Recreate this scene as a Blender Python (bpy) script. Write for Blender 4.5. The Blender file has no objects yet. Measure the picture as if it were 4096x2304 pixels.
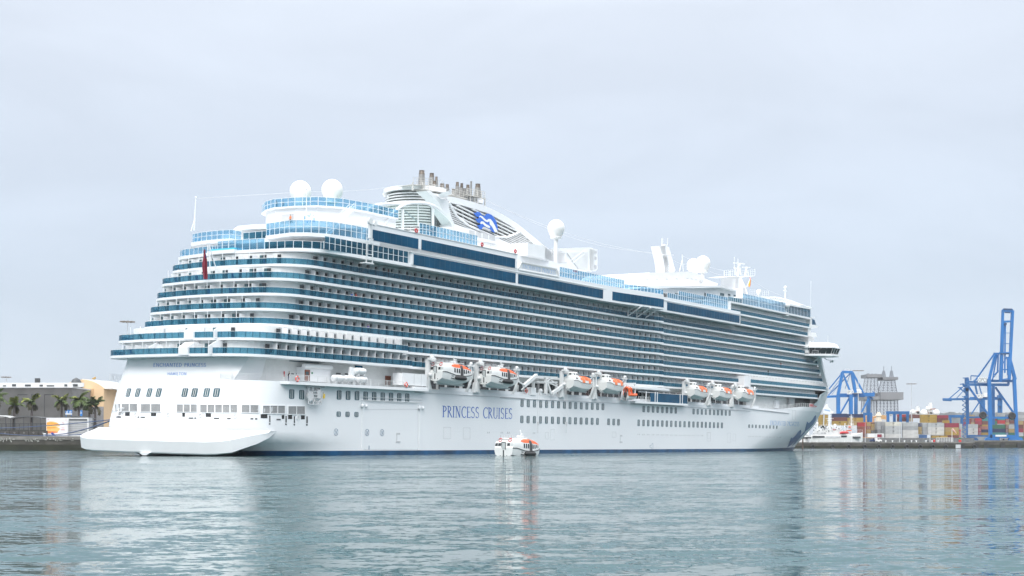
import bpy, math, random
from mathutils import Vector, Matrix, Euler
from mathutils.bvhtree import BVHTree
random.seed(7)
C = bpy.context.scene.collection
SC = bpy.context.scene
R_ = math.radians
# ---------------------------------------------------------------- camera
F, CX, HY, CH = 5500.0, 2048.0, 1781.0, 1.9          # focal length / principal column / horizon row in photo pixels, eye height
cam = bpy.data.cameras.new('camera'); co = bpy.data.objects.new('camera', cam); C.objects.link(co)
co.location = (0, 0, CH); co.rotation_euler = (R_(90), 0, 0)
cam.sensor_width = 36; cam.lens = F/4096*36; cam.shift_y = (HY-1152)/4096
cam.clip_start = 0.5; cam.clip_end = 60000
SC.camera = co
# ---------------------------------------------------------------- sky, sun, exposure
SUN_EL, SUN_AZ = 46.0, 190.0                          # azimuth clockwise from +Y
w = bpy.data.worlds.new('World'); SC.world = w; w.use_nodes = True
nt = w.node_tree; nt.nodes.clear()
def N(t, **k):
    n = nt.nodes.new(t)
    for a, b in k.items(): setattr(n, a, b)
    return n
out = N('ShaderNodeOutputWorld'); bg = N('ShaderNodeBackground'); bg.inputs[1].default_value = 0.1
sky = N('ShaderNodeTexSky', sky_type='NISHITA', sun_disc=False)
sky.sun_elevation = R_(SUN_EL); sky.sun_rotation = R_(SUN_AZ)
tc = N('ShaderNodeTexCoord'); sep = N('ShaderNodeSeparateXYZ'); nt.links.new(tc.outputs['Generated'], sep.inputs[0])
ramp = N('ShaderNodeValToRGB')                        # overcast: brighter towards the zenith
cr = ramp.color_ramp; cr.elements[0].position = 0.0; cr.elements[0].color = (1.62, 1.86, 2.20, 1)
cr.elements[1].position = 1.0; cr.elements[1].color = (9.6, 9.8, 10.0, 1)
e = cr.elements.new(0.12); e.color = (1.82, 2.05, 2.38, 1)
e = cr.elements.new(0.30); e.color = (2.20, 2.38, 2.66, 1)
e = cr.elements.new(0.6); e.color = (6.2, 6.4, 6.7, 1)
nt.links.new(sep.outputs['Z'], ramp.inputs[0])
mp = N('ShaderNodeMapping'); mp.inputs['Scale'].default_value = (3.2, 3.2, 11.0); nt.links.new(tc.outputs['Generated'], mp.inputs[0])
nz = N('ShaderNodeTexNoise'); nz.inputs['Scale'].default_value = 1.3; nz.inputs['Detail'].default_value = 5; nz.inputs['Roughness'].default_value = .5; nz.inputs['Distortion'].default_value = .8
nt.links.new(mp.outputs[0], nz.inputs[0])
cl = N('ShaderNodeMapRange'); cl.inputs[1].default_value = .38; cl.inputs[2].default_value = .68; cl.inputs[3].default_value = .965; cl.inputs[4].default_value = 1.05
nt.links.new(nz.outputs[0], cl.inputs[0])
mul = N('ShaderNodeVectorMath', operation='SCALE'); nt.links.new(ramp.outputs[0], mul.inputs[0]); nt.links.new(cl.outputs[0], mul.inputs['Scale'])
sk2 = N('ShaderNodeVectorMath', operation='SCALE'); sk2.inputs['Scale'].default_value = 0.35; nt.links.new(sky.outputs[0], sk2.inputs[0])
mix = N('ShaderNodeMix', data_type='RGBA'); mix.inputs[0].default_value = .88
nt.links.new(sk2.outputs[0], mix.inputs[6]); nt.links.new(mul.outputs[0], mix.inputs[7])
nt.links.new(mix.outputs[2], bg.inputs[0]); nt.links.new(bg.outputs[0], out.inputs[0])
sl = bpy.data.lights.new('sun', 'SUN'); sl.energy = .5; sl.angle = R_(35); sl.color = (1, .96, .9)
so = bpy.data.objects.new('sun', sl); C.objects.link(so)
sd = Vector((math.sin(R_(SUN_AZ))*math.cos(R_(SUN_EL)), math.cos(R_(SUN_AZ))*math.cos(R_(SUN_EL)), math.sin(R_(SUN_EL))))
so.rotation_euler = (-sd).to_track_quat('-Z', 'Y').to_euler(); so.location = (0, -100, 300)
SC.view_settings.view_transform = 'Standard'; SC.view_settings.look = 'None'
SC.view_settings.exposure = 1.92; SC.view_settings.gamma = 1; SC.view_settings.use_curve_mapping = False
SC.cycles.max_bounces = 8; SC.cycles.transparent_max_bounces = 16
# ---------------------------------------------------------------- materials
MATS = {}
def mat(name, col, rough=.5, metal=0, var=.06, scale=.6, bump=0, spec=.5, seams=None, coat=0):
    if name in MATS: return MATS[name]
    m = bpy.data.materials.new(name); m.use_nodes = True; t = m.node_tree; b = t.nodes['Principled BSDF']
    b.inputs['Roughness'].default_value = rough; b.inputs['Metallic'].default_value = metal
    b.inputs['Specular IOR Level'].default_value = spec
    tcn = t.nodes.new('ShaderNodeTexCoord'); n = t.nodes.new('ShaderNodeTexNoise'); n.inputs['Scale'].default_value = scale; n.inputs['Detail'].default_value = 6
    t.links.new(tcn.outputs['Object'], n.inputs[0])
    r = t.nodes.new('ShaderNodeValToRGB'); lo = [c*(1-var) for c in col]; hi = [min(1, c*(1+var)) for c in col]
    r.color_ramp.elements[0].position = .3; r.color_ramp.elements[1].position = .7
    r.color_ramp.elements[0].color = (*lo, 1); r.color_ramp.elements[1].color = (*hi, 1)
    t.links.new(n.outputs[0], r.inputs[0]); src = r.outputs[0]
    if seams:                                          # plate seams: (plate length, plate height, strength)
        mpn = t.nodes.new('ShaderNodeMapping'); mpn.inputs['Rotation'].default_value = (R_(90), 0, 0)
        br = t.nodes.new('ShaderNodeTexBrick'); br.inputs['Scale'].default_value = 1; br.inputs['Brick Width'].default_value = seams[0]; br.inputs['Row Height'].default_value = seams[1]
        br.inputs['Mortar Size'].default_value = .035; br.inputs['Mortar Smooth'].default_value = .6
        br.inputs['Color1'].default_value = (1, 1, 1, 1); br.inputs['Color2'].default_value = (.985, .987, .99, 1); br.inputs['Mortar'].default_value = (seams[2],)*3+(1,)
        t.links.new(tcn.outputs['Object'], mpn.inputs[0]); t.links.new(mpn.outputs[0], br.inputs[0])
        mx = t.nodes.new('ShaderNodeMix'); mx.data_type = 'RGBA'; mx.blend_type = 'MULTIPLY'; mx.inputs[0].default_value = 1
        t.links.new(src, mx.inputs[6]); t.links.new(br.outputs[0], mx.inputs[7]); src = mx.outputs[2]
    t.links.new(src, b.inputs['Base Color'])
    if bump:
        bn = t.nodes.new('ShaderNodeBump'); bn.inputs['Strength'].default_value = bump; bn.inputs['Distance'].default_value = .05
        t.links.new(n.outputs[0], bn.inputs['Height']); t.links.new(bn.outputs[0], b.inputs['Normal'])
    MATS[name] = m; return m
def glass(name, tint, body, trans, rough=.05):
    m = bpy.data.materials.new(name); m.use_nodes = True; t = m.node_tree; t.nodes.clear()
    o = t.nodes.new('ShaderNodeOutputMaterial'); tr = t.nodes.new('ShaderNodeBsdfTransparent'); tr.inputs[0].default_value = (*tint, 1)
    p = t.nodes.new('ShaderNodeBsdfPrincipled'); p.inputs['Base Color'].default_value = (*body, 1); p.inputs['Roughness'].default_value = rough
    mx = t.nodes.new('ShaderNodeMixShader'); lw = t.nodes.new('ShaderNodeLayerWeight'); fr = t.nodes.new('ShaderNodeMath'); fr.operation = 'POWER'; fr.inputs[1].default_value = 4; t.links.new(lw.outputs['Facing'], fr.inputs[0])
    mr = t.nodes.new('ShaderNodeMapRange'); mr.inputs[3].default_value = trans; mr.inputs[4].default_value = trans*.25
    tcn = t.nodes.new('ShaderNodeTexCoord'); n = t.nodes.new('ShaderNodeTexNoise'); n.inputs['Scale'].default_value = .35
    t.links.new(tcn.outputs['Object'], n.inputs[0])
    ad = t.nodes.new('ShaderNodeMath'); ad.operation = 'MULTIPLY_ADD'; ad.inputs[1].default_value = .16; 
    t.links.new(n.outputs[0], ad.inputs[0]); t.links.new(mr.outputs[0], ad.inputs[2])
    t.links.new(fr.outputs[0], mr.inputs[0]); t.links.new(ad.outputs[0], mx.inputs[0]); t.links.new(p.outputs[0], mx.inputs[1]); t.links.new(tr.outputs[0], mx.inputs[2])
    t.links.new(mx.outputs[0], o.inputs[0]); MATS[name] = m; return m
HULLW = mat('hull_white', (.80, .815, .83), .32, var=.02, scale=.05, seams=(9, 2.4, .955))
WHITE = mat('white_paint', (.81, .82, .83), .4, var=.025, scale=.4)
OFFW = mat('off_white_paint', (.72, .73, .73), .5, var=.05)
GREYW = mat('light_grey_paint', (.55, .56, .57), .5, var=.07)
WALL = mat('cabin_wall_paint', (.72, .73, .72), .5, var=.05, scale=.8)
DKGREY = mat('dark_grey', (.06, .065, .07), .5, var=.2)
STEEL = mat('weathered_steel', (.31, .30, .285), .38, metal=.55, var=.28, scale=.7)
SOOT = mat('sooty_steel', (.15, .125, .105), .5, metal=.4, var=.4, scale=.6)
BLACK = mat('black_rubber', (.018, .019, .02), .6, var=.3)
BOOT = mat('boot_blue', (.004, .06, .15), .35, var=.55, scale=.25)
NAVY = mat('letter_blue', (.035, .13, .48), .4, var=.06)
LBLUE = mat('pale_letter_blue', (.25, .42, .68), .4, var=.06)
BOWBLUE = mat('bow_art_blue', (.010, .085, .28), .35, var=.15, scale=.3)
LOGO = mat('logo_blue', (.03, .15, .62), .35, var=.05)
BAND = mat('dark_blue_glass', (.001, .062, .130), .06, var=.25, scale=.2, spec=.10)
PORT = mat('porthole_glass', (.05, .10, .115), .1, var=.4, scale=.3)
DOORG = mat('door_glass', (.03, .035, .04), .12, var=.4)
CYAN = mat('pool_turquoise', (.08, .50, .66), .4)
ORANGE = mat('lifeboat_orange', (.78, .13, .03), .45, var=.07)
ORANGE2 = mat('lifeboat_pale_orange', (.85, .22, .07), .45, var=.07)
RED = mat('red_paint', (.55, .03, .035), .5)
BROWN = mat('door_brown', (.20, .055, .025), .5)
YELLOW = mat('yellow_paint', (.65, .45, .05), .5)
BOATW = mat('lifeboat_white', (.76, .765, .75), .35, var=.04)
BOATG = mat('lifeboat_bottom_grey', (.50, .53, .53), .5, var=.08)
TEAL = glass('teal_glass', (.46, .72, .82), (.008, .125, .205), .58)
TEALD = mat('teal_frame', (.01, .09, .14), .3)
SKYG = glass('pale_blue_glass', (.72, .87, .95), (.13, .36, .54), .60)
CANG = glass('clear_canopy_glass', (.93, .97, .96), (.40, .48, .48), .86)
# ---------------------------------------------------------------- mesh builder
class MB:
    def __init__(s): s.v = []; s.f = []; s.m = []; s.cur = 0
    def add(s, vs, fs):
        o = len(s.v); s.v += [tuple(p) for p in vs]; s.f += [tuple(i+o for i in f) for f in fs]; s.m += [s.cur]*len(fs)
    def quad(s, a, b, c, d): s.add([a, b, c, d], [(0, 1, 2, 3)])
    def box(s, x0, x1, y0, y1, z0, z1):
        s.add([(x, y, z) for z in (z0, z1) for x, y in ((x0, y0), (x1, y0), (x1, y1), (x0, y1))], BOXF)
    def obox(s, c, ax, ay, az):
        c, ax, ay, az = map(Vector, (c, ax, ay, az))
        s.add([c+ax*i+ay*j+az*k for k in (-1, 1) for i, j in ((-1, -1), (1, -1), (1, 1), (-1, 1))], BOXF)
    def beam(s, p, q, w=.3, h=None, up=(0, 0, 1)):
        p, q = Vector(p), Vector(q); d = q-p; L = d.length
        if L < 1e-6: return
        d /= L; u = Vector(up)
        if abs(d.dot(u)) > .99: u = Vector((1, 0, 0))
        a = d.cross(u).normalized(); b = a.cross(d).normalized(); h = w if h is None else h
        s.obox((p+q)/2, d*L/2, a*w/2, b*h/2)
    def tube(s, pts, r, n=8, cap=True):
        pts = [Vector(p) for p in pts]; rr = r if isinstance(r, (list, tuple)) else [r]*len(pts); rings = []
        for i, p in enumerate(pts):
            d = (pts[min(i+1, len(pts)-1)]-pts[max(i-1, 0)]).normalized()
            u = Vector((0, 0, 1)) if abs(d.z) < .95 else Vector((1, 0, 0))
            a = d.cross(u).normalized(); b = a.cross(d)
            rings.append([p+(a*math.cos(2*math.pi*k/n)+b*math.sin(2*math.pi*k/n))*rr[i] for k in range(n)])
        s.loft(rings, True, cap)
    def loft(s, rings, closed=True, cap=False):
        n = len(rings[0]); fs = []
        for i in range(len(rings)-1):
            for k in range(n if closed else n-1):
                k2 = (k+1) % n; fs.append((i*n+k, i*n+k2, (i+1)*n+k2, (i+1)*n+k))
        if cap: fs += [tuple(range(n-1, -1, -1)), tuple(range((len(rings)-1)*n, len(rings)*n))]
        s.add([p for r in rings for p in r], fs)
    def lathe(s, c, prof, n=20):                       # prof: (radius, z)
        c = Vector(c); s.loft([[c+Vector((r*math.cos(2*math.pi*k/n), r*math.sin(2*math.pi*k/n), z)) for k in range(n)] for r, z in prof], True, True)
    def prism(s, poly, z0, z1):
        n = len(poly); s.add([(x, y, z0) for x, y in poly]+[(x, y, z1) for x, y in poly],
              [tuple(range(n-1, -1, -1)), tuple(range(n, 2*n))]+[(i, (i+1) % n, n+(i+1) % n, n+i) for i in range(n)])
    def plate(s, poly, v0, v1):                         # polygon in (u, z), thickness along v
        n = len(poly); s.add([(x, v0, z) for x, z in poly]+[(x, v1, z) for x, z in poly],
              [tuple(range(n)), tuple(range(2*n-1, n-1, -1))]+[((i+1) % n, i, n+i, n+(i+1) % n) for i in range(n)])
    def wall(s, path, z0, z1, t=.06):                   # ribbon along a (u, v) path, thickness t
        for a, b in zip(path, path[1:]):
            a, b = Vector(a), Vector(b)
            if (b-a).length < 1e-4: continue
            n = (b-a).normalized(); n = Vector((-n.y, n.x))*t/2
            s.prism([a+n, a-n, b-n, b+n], z0, z1)
    def sphere(s, c, r, nu=24, nv=14, sz=1):
        s.lathe(c, [(max(1e-3, r*math.sin(math.pi*i/nv)), -r*sz*math.cos(math.pi*i/nv)) for i in range(nv+1)], nu)
    def build(s, name, m, parent=None, smooth=False, **k):
        me = bpy.data.meshes.new(name); me.from_pydata(s.v, [], s.f)
        for mm in (m if isinstance(m, (list, tuple)) else [m]): me.materials.append(mm)
        if isinstance(m, (list, tuple)): me.polygons.foreach_set('material_index', s.m)
        if smooth: me.polygons.foreach_set('use_smooth', [True]*len(me.polygons))
        me.update()
        o = bpy.data.objects.new(name, me); C.objects.link(o)
        if parent: o.parent = parent
        for a, b in k.items(): o[a] = b
        return o
BOXF = [(3, 2, 1, 0), (4, 5, 6, 7), (0, 1, 5, 4), (1, 2, 6, 5), (2, 3, 7, 6), (3, 0, 4, 7)]
def smoothish(o, ang=40):
    me = o.data; me.polygons.foreach_set('use_smooth', [True]*len(me.polygons))
    try: me.set_sharp_from_angle(angle=R_(ang))
    except Exception: pass
    return o
def tag(o, label, cat, group=None):
    o['label'] = label; o['category'] = cat
    if group: o['group'] = group
    return o
def empty(name, loc=(0, 0, 0), rot=(0, 0, 0)):
    o = bpy.data.objects.new(name, None); C.objects.link(o); o.location = loc; o.rotation_euler = rot; return o
def copy_tree(o, parent=None):
    c = o.copy(); C.objects.link(c)
    if parent: c.parent = parent
    for ch in list(o.children): copy_tree(ch, c)
    return c
def lerp(t, pts):
    if t <= pts[0][0]: return pts[0][1]
    for (a, x), (b, y) in zip(pts, pts[1:]):
        if t <= b: return x+(y-x)*(t-a)/(b-a)
    return pts[-1][1]
# ---------------------------------------------------------------- letters drawn as strokes: x right, y up, cap height 1
def arc(cx, cy, rx, ry, a0, a1, t0, t1=None, n=9):
    t1 = t0 if t1 is None else t1; ps = []
    for i in range(n+1):
        f = i/n; a = R_(a0+(a1-a0)*f); ps.append((cx+rx*math.cos(a), cy+ry*math.sin(a), t0+(t1-t0)*math.sin(math.pi*f)))
    return ps
def ln(x0, y0, x1, y1, t): return [(x0, y0, t), (x1, y1, t)]
K, H = .11, .045
def glyphs(serif=True):
    K, H = (.10, .05) if serif else (.10, .10)
    s = lambda *xs: [ln(x-.1, y, x+.1, y, .04) for x, y in xs] if serif else []
    g = {}
    g['P'] = (.48, [ln(.12, 0, .12, 1, K), arc(.12, .74, .30, .24, 90, -90, H, K)]+s((.12, .02), (.06, .98)))
    g['R'] = (.55, [ln(.12, 0, .12, 1, K), arc(.12, .75, .28, .23, 90, -90, H, K), ln(.22, .5, .54, 0, K)]+s((.12, .02), (.06, .98)))
    g['I'] = (.24, [ln(.12, 0, .12, 1, K)]+s((.12, .02), (.12, .98)))
    g['N'] = (.64, [ln(.12, 0, .12, 1, H), ln(.12, 1, .54, 0, K), ln(.54, 0, .54, 1, H)]+s((.12, .02), (.06, .98), (.54, .98)))
    g['C'] = (.56, [arc(.36, .5, .29, .48, 45, 315, H, K, 14)]+([ln(.55, .8, .55, .96, .04)] if serif else []))
    g['E'] = (.46, [ln(.12, 0, .12, 1, K), ln(.1, .97, .42, .97, H), ln(.12, .52, .36, .52, H), ln(.1, .03, .45, .03, H)]+([ln(.42, .86, .42, .99, .04), ln(.45, 0, .45, .15, .04)] if serif else []))
    g['S'] = (.46, [arc(.24, .75, .17, .23, 30, 270, H, K), arc(.24, .26, .18, .245, 90, -150, K, H)])
    g['U'] = (.60, [ln(.12, 1, .12, .3, K), arc(.32, .3, .20, .29, 180, 360, K, H), ln(.52, .3, .52, 1, H)]+s((.12, .98), (.52, .98)))
    g['D'] = (.60, [ln(.12, 0, .12, 1, K), arc(.12, .5, .42, .48, 90, -90, H, K, 12)]+s((.06, .02), (.06, .98)))
    g['H'] = (.62, [ln(.12, 0, .12, 1, K), ln(.52, 0, .52, 1, K), ln(.12, .52, .52, .52, H)]+s((.12, .02), (.12, .98), (.52, .02), (.52, .98)))
    g['A'] = (.60, [ln(.06, 0, .30, 1, H), ln(.30, 1, .56, 0, K), ln(.15, .34, .46, .34, H)]+s((.06, .02), (.56, .02)))
    g['T'] = (.52, [ln(.26, 0, .26, 1, K), ln(.02, .97, .50, .97, H)]+s((.26, .02)))
    g['M'] = (.72, [ln(.1, 0, .12, 1, H), ln(.12, 1, .36, .1, K), ln(.36, .1, .6, 1, H), ln(.6, 1, .62, 0, K)])
    g['L'] = (.44, [ln(.12, 0, .12, 1, K), ln(.1, .03, .43, .03, H)]+s((.12, .98)))
    g['O'] = (.70, [arc(.35, .5, .29, .47, 0, 360, K, K, 20)])
    g['J'] = (.4, [ln(.3, 1, .3, .2, K), arc(.17, .2, .13, .2, 0, -160, K)])
    g[' '] = (.34, [])
    return g
def text(mb, s, fn, serif=True, slant=0, sp=.06, sx=1.0):
    """strokes of s through fn(x, y, lift); returns width"""
    g = glyphs(serif); x = 0; k = 0
    for ch in s:
        wd, st = g[ch]
        for ps in st:
            k += 1; lift = .004*(k % 5)
            n = len(ps); L = []; Rr = []
            for i, (a, b, t) in enumerate(ps):
                p, q = ps[max(i-1, 0)], ps[min(i+1, n-1)]; dx, dy = q[0]-p[0], q[1]-p[1]; d = math.hypot(dx, dy) or 1
                nx, ny = -dy/d*t/2, dx/d*t/2
                f = lambda X, Y: fn((x+X)*sx+slant*Y, Y, lift)
                L.append(f(a+nx, b+ny)); Rr.append(f(a-nx, b-ny))
            for i in range(n-1): mb.quad(L[i], Rr[i], Rr[i+1], L[i+1])
        x += wd+sp
    return x*sx
# ---------------------------------------------------------------- places
P0 = Vector((-36.4, 250.7, 0)); LIST, HEAD = R_(1.28), math.atan2(.8335, .5525)
SHIP_R = Matrix.Rotation(HEAD, 3, 'Z') @ Matrix.Rotation(LIST, 3, 'X')
def S(x, y, v=None, u=None, z=None):
    """photo pixel -> point in the ship's own frame (u forward, v to port from the starboard side, z up) on a known plane of the ship"""
    o = SHIP_R.transposed() @ (Vector((0, 0, CH))-P0); d = SHIP_R.transposed() @ Vector(((x-CX)/F, 1, (HY-y)/F))
    t = (v-o.y)/d.y if v is not None else (u-o.x)/d.x if u is not None else (z-o.z)/d.z
    return o+d*t
def SZ(pts, v): return [(S(x, y, v).x, S(x, y, v).z) for x, y in pts]
def U(x, z, v):
    c = SHIP_R @ Vector((0, v, z))+P0; a = SHIP_R @ Vector((1, 0, 0)); s = (x-CX)/F
    return -(c.x-s*c.y)/(a.x-s*a.y)
def W(p): return SHIP_R @ Vector(p)+P0               # ship frame -> world
def A(x, y, Y): return Vector(((x-CX)/F*Y, Y, CH+(HY-y)/F*Y))
def reg(s, x0, y0): return lambda x, y: (x/s+x0, y/s+y0)
r1, r2, r3, r4, r5 = reg(2.195, 300, 1200), reg(2.498, 600, 640), reg(2.498, 1400, 640), reg(2.195, 1100, 1200), reg(2.195, 2000, 1200)
r6, r7, r8 = reg(2.415, 2400, 900), reg(2.587, 2700, 1300), reg(2.195, 3200, 1200)
l1, l2, l3, l5, l7 = reg(4.026, 0, 1480), reg(4.293, 1650, 1380), reg(4.293, 2200, 1450), reg(4.83, 1600, 660), reg(3.916, 3180, 1450)
m6, m7, m8 = reg(4.025, 2900, 1080), reg(3.715, 2040, 860), reg(4.954, 2540, 960)
# ---------------------------------------------------------------- the sea
def make_sea():
    m = bpy.data.materials.new('harbour_water'); m.use_nodes = True; t = m.node_tree; b = t.nodes['Principled BSDF']
    b.inputs['Base Color'].default_value = (.006, .060, .064, 1); b.inputs['Roughness'].default_value = .04; b.inputs['IOR'].default_value = 1.25
    tcn = t.nodes.new('ShaderNodeTexCoord'); acc = None
    def vmath(op, a, b=None, sc=None):
        n = t.nodes.new('ShaderNodeVectorMath'); n.operation = op
        for i_, x in ((0, a), (1, b)):
            if x is None: continue
            if isinstance(x, tuple): n.inputs[i_].default_value = x
            else: t.links.new(x, n.inputs[i_])
        if sc is not None: t.links.new(sc, n.inputs['Scale']) if not isinstance(sc, float) else setattr(n.inputs['Scale'], 'default_value', sc)
        return n.outputs[0]
    # facet slopes straight from noise: short wind ripples over longer, lower wavelets
    for sx, sy, sc, ax, ay, det in ((.8, 1.0, 7.5, .30, .46, 1), (.7, 1.0, 2.9, .38, .78, 2), (.55, 1.0, 1.0, .26, .56, 2), (.45, 1.0, .26, .12, .46, 1)):
        mpn = t.nodes.new('ShaderNodeMapping'); mpn.inputs['Scale'].default_value = (sx, sy, 1); mpn.inputs['Rotation'].default_value = (0, 0, R_(5*sc))
        n = t.nodes.new('ShaderNodeTexNoise'); n.inputs['Scale'].default_value = sc; n.inputs['Detail'].default_value = det; n.inputs['Roughness'].default_value = .55; n.inputs['Distortion'].default_value = .6
        t.links.new(tcn.outputs['Object'], mpn.inputs[0]); t.links.new(mpn.outputs[0], n.inputs[0])
        v = vmath('MULTIPLY', vmath('SUBTRACT', n.outputs['Color'], (.5, .5, .5)), (ax, ay, 0))
        acc = v if acc is None else vmath('ADD', acc, v)
    # wind patches: some of the surface lies calmer than the rest
    n = t.nodes.new('ShaderNodeTexNoise'); n.inputs['Scale'].default_value = .012; n.inputs['Detail'].default_value = 3
    mpn = t.nodes.new('ShaderNodeMapping'); mpn.inputs['Scale'].default_value = (.5, 1.6, 1); t.links.new(tcn.outputs['Object'], mpn.inputs[0]); t.links.new(mpn.outputs[0], n.inputs[0])
    mr = t.nodes.new('ShaderNodeMapRange'); mr.inputs[1].default_value = .35; mr.inputs[2].default_value = .65; mr.inputs[3].default_value = .6; mr.inputs[4].default_value = 1.05
    t.links.new(n.outputs[0], mr.inputs[0])
    nrm = vmath('NORMALIZE', vmath('ADD', vmath('SCALE', acc, sc=mr.outputs[0]), (0, 0, 1))); t.links.new(nrm, b.inputs['Normal'])
    q = MB(); q.quad((-2500, -300, 0), (2500, -300, 0), (2500, 4500, 0), (-2500, 4500, 0)); q.build('sea', m, kind='structure')
make_sea()
# ---------------------------------------------------------------- the cruise ship
SHIP = empty('cruise_ship', P0, (LIST, 0, HEAD))
tag(SHIP, 'huge white cruise ship with rows of teal glass balconies, moored with its stern towards us', 'cruise ship')
BEAM = 38.4
STEM = [(-2, 274), (0, 277.5), (1.6, 279.4), (4.3, 286.6), (9.1, 297.3), (13.9, 301.6), (17.7, 303.7), (21.7, 302.3)]
def bow_half(u, z):
    ub = lerp(z, STEM); u0 = lerp(z, [(-2, 182), (3, 200), (9, 220), (13, 233), (21, 249)]); p = lerp(z, [(-2, 1.55), (5, 1.68), (21, 1.7)])
    if u <= u0: return 19.2
    return 19.2*(1-min(1, (u-u0)/(ub-u0))**p)
def hull_v(u, z): return 19.2-bow_half(u, z)
def stern_end(half, ut, r, cam_, v0=0):
    """starboard corner -> transom -> port corner, from v0 to BEAM - v0"""
    pts = []
    for i in range(11):
        a = R_(90*i/10); pts.append((ut+r-r*math.sin(a), v0+r-r*math.cos(a)))
    n = 8; w0, w1 = v0+r, BEAM-v0-r
    for i in range(1, n):
        v = w0+(w1-w0)*i/n; pts.append((ut-cam_*(1-((v-19.2)/(19.2-w0))**2), v))
    return pts+[(u, BEAM-v) for u, v in pts[10::-1]]
def hull_ring(z):
    ub = lerp(z, STEM); u0 = lerp(z, [(-2, 182), (3, 200), (9, 220), (13, 233), (21, 249)])
    ut = lerp(z, [(-2, -8), (.5, -15), (2, -18.2), (4.4, -19.2), (6, -18.9), (13.3, -16.8), (17.3, -15.2)]); e = lerp(z, [(-2, 7), (.9, 3.2), (3, 0)])
    st = []
    for i in range(25): 
        u = ub-(ub-u0)*(i/24)**1.5; st.append((u, hull_v(u, z)))
    for i in range(1, 15): st.append((u0+(14-u0)*i/15, 0))
    for i in range(0, 5): st.append((14-(14-(ut+9))*i/5, 0))
    sh = lambda u: e*max(0, min(1, (14-u)/30))**2
    st = [(u, v+sh(u)) for u, v in st]
    end = stern_end(19.2, ut, 9, .8)
    end = [(u, max(sh(u), min(BEAM-sh(u), v))) for u, v in end]
    return [(u, v, z) for u, v in st+end+[(u, BEAM-v) for u, v in st[:0:-1]]]
q = MB(); q.loft([hull_ring(z) for z in (.87, 1.5, 2.2, 3, 4.4, 5.2, 6.2, 7.5, 9, 10.5, 12, 13.25)])
q.add([p for p in hull_ring(13.25)], [tuple(range(len(hull_ring(13.25))))])
HULL = smoothish(q.build('hull', HULLW, SHIP), 50)
q = MB(); q.loft([hull_ring(z) for z in (-2, -.6, 0, .45, .87)]); smoothish(q.build('waterline_stripe', BOOT, SHIP), 50)
HT = BVHTree.FromPolygons([Vector(v.co) for v in HULL.data.vertices], [tuple(p.vertices) for p in HULL.data.polygons])
def hull_hit(x, y, near=True):
    o = SHIP_R.transposed() @ (Vector((0, 0, CH))-P0); d = (SHIP_R.transposed() @ Vector(((x-CX)/F, 1, (HY-y)/F))).normalized()
    p, n, i, dist = HT.ray_cast(o, d)
    if p is None:                                      # just past the silhouette: the nearest plating
        if not near: return None, None
        q0 = o+d*((0-o.y)/d.y); 
        for _ in range(6): p, n, i, dist = HT.find_nearest(q0); q0 = o+d*(p-o).dot(d)
    if n and n.dot(d) > 0: n = -n
    return p, n
def frame(n):
    n = Vector(n).normalized(); a = Vector((0, 0, 1)).cross(n)
    if n.y < -.7 or True: a = Vector((-n.y, n.x, 0)).normalized()
    if a.x < 0 and abs(n.y) > .3: a = -a
    b = n.cross(a);  b = b if b.z > 0 else -b
    return a, b, n
# duck-tail sponson round the stern
sp_path = [(-9.6, 0, 4.25, 4.30), (-12.5, -.9, 3.1, 4.05), (-15.8, -1.4, 2.1, 3.75), (-18.8, -1.2, 1.3, 3.35), (-20.8, -.2, .5, 2.9), (-21.8, 1.8, .24, 2.6), (-22.2, 4.6, .12, 2.45), (-22.35, 13, .1, 2.42), (-22.4, 19.2, .1, 2.42)]
sp = sp_path+[(u, BEAM-v, a, b) for u, v, a, b in sp_path[-2::-1]]
def sp_in(u, v, d): return (u+(14-max(0, 0))*0+d*(.9 if 3 < v < 35 else .35), v+(d if v < 3 else -d if v > 35 else 0))
rings = [[], [], [], [], [], []]
for u, v, zb, zt in sp:
    c = max(0, min(1, (u+10)/-12.0))
    iu = u+2.6*c+.1; iv = v+(.9*c if v < 6 else -.9*c if v > 32 else 0)
    rings[0].append((u+5*c+.2, 19.2+(v-19.2)*.82, zb-.05)); rings[1].append((u+.5*c, v+(.5*c if v < 4 else -.5*c if v > 34 else 0), zb))
    rings[2].append((u+.35*c, v, zb+.2*c)); rings[3].append((u, v, zt-.12*c)); rings[4].append((u+.15*c, v, zt))
    rings[5].append((u+3.6*c+.15, v+(1.3*c if v < 6 else -1.3*c if v > 32 else 0), 4.45))
q = MB(); q.loft(rings, closed=False)
q.loft([[(-22.38, 18.0, .16), (-22.38, 20.8, .16), (-14, 20.8, .16), (-14, 18.0, .16)], [(-22.36, 18.9, -.3), (-22.36, 19.9, -.3), (-14, 19.9, -.3), (-14, 18.9, -.3)]], True, True)
smoothish(q.build('stern_sponson', WHITE, SHIP), 25)
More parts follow.
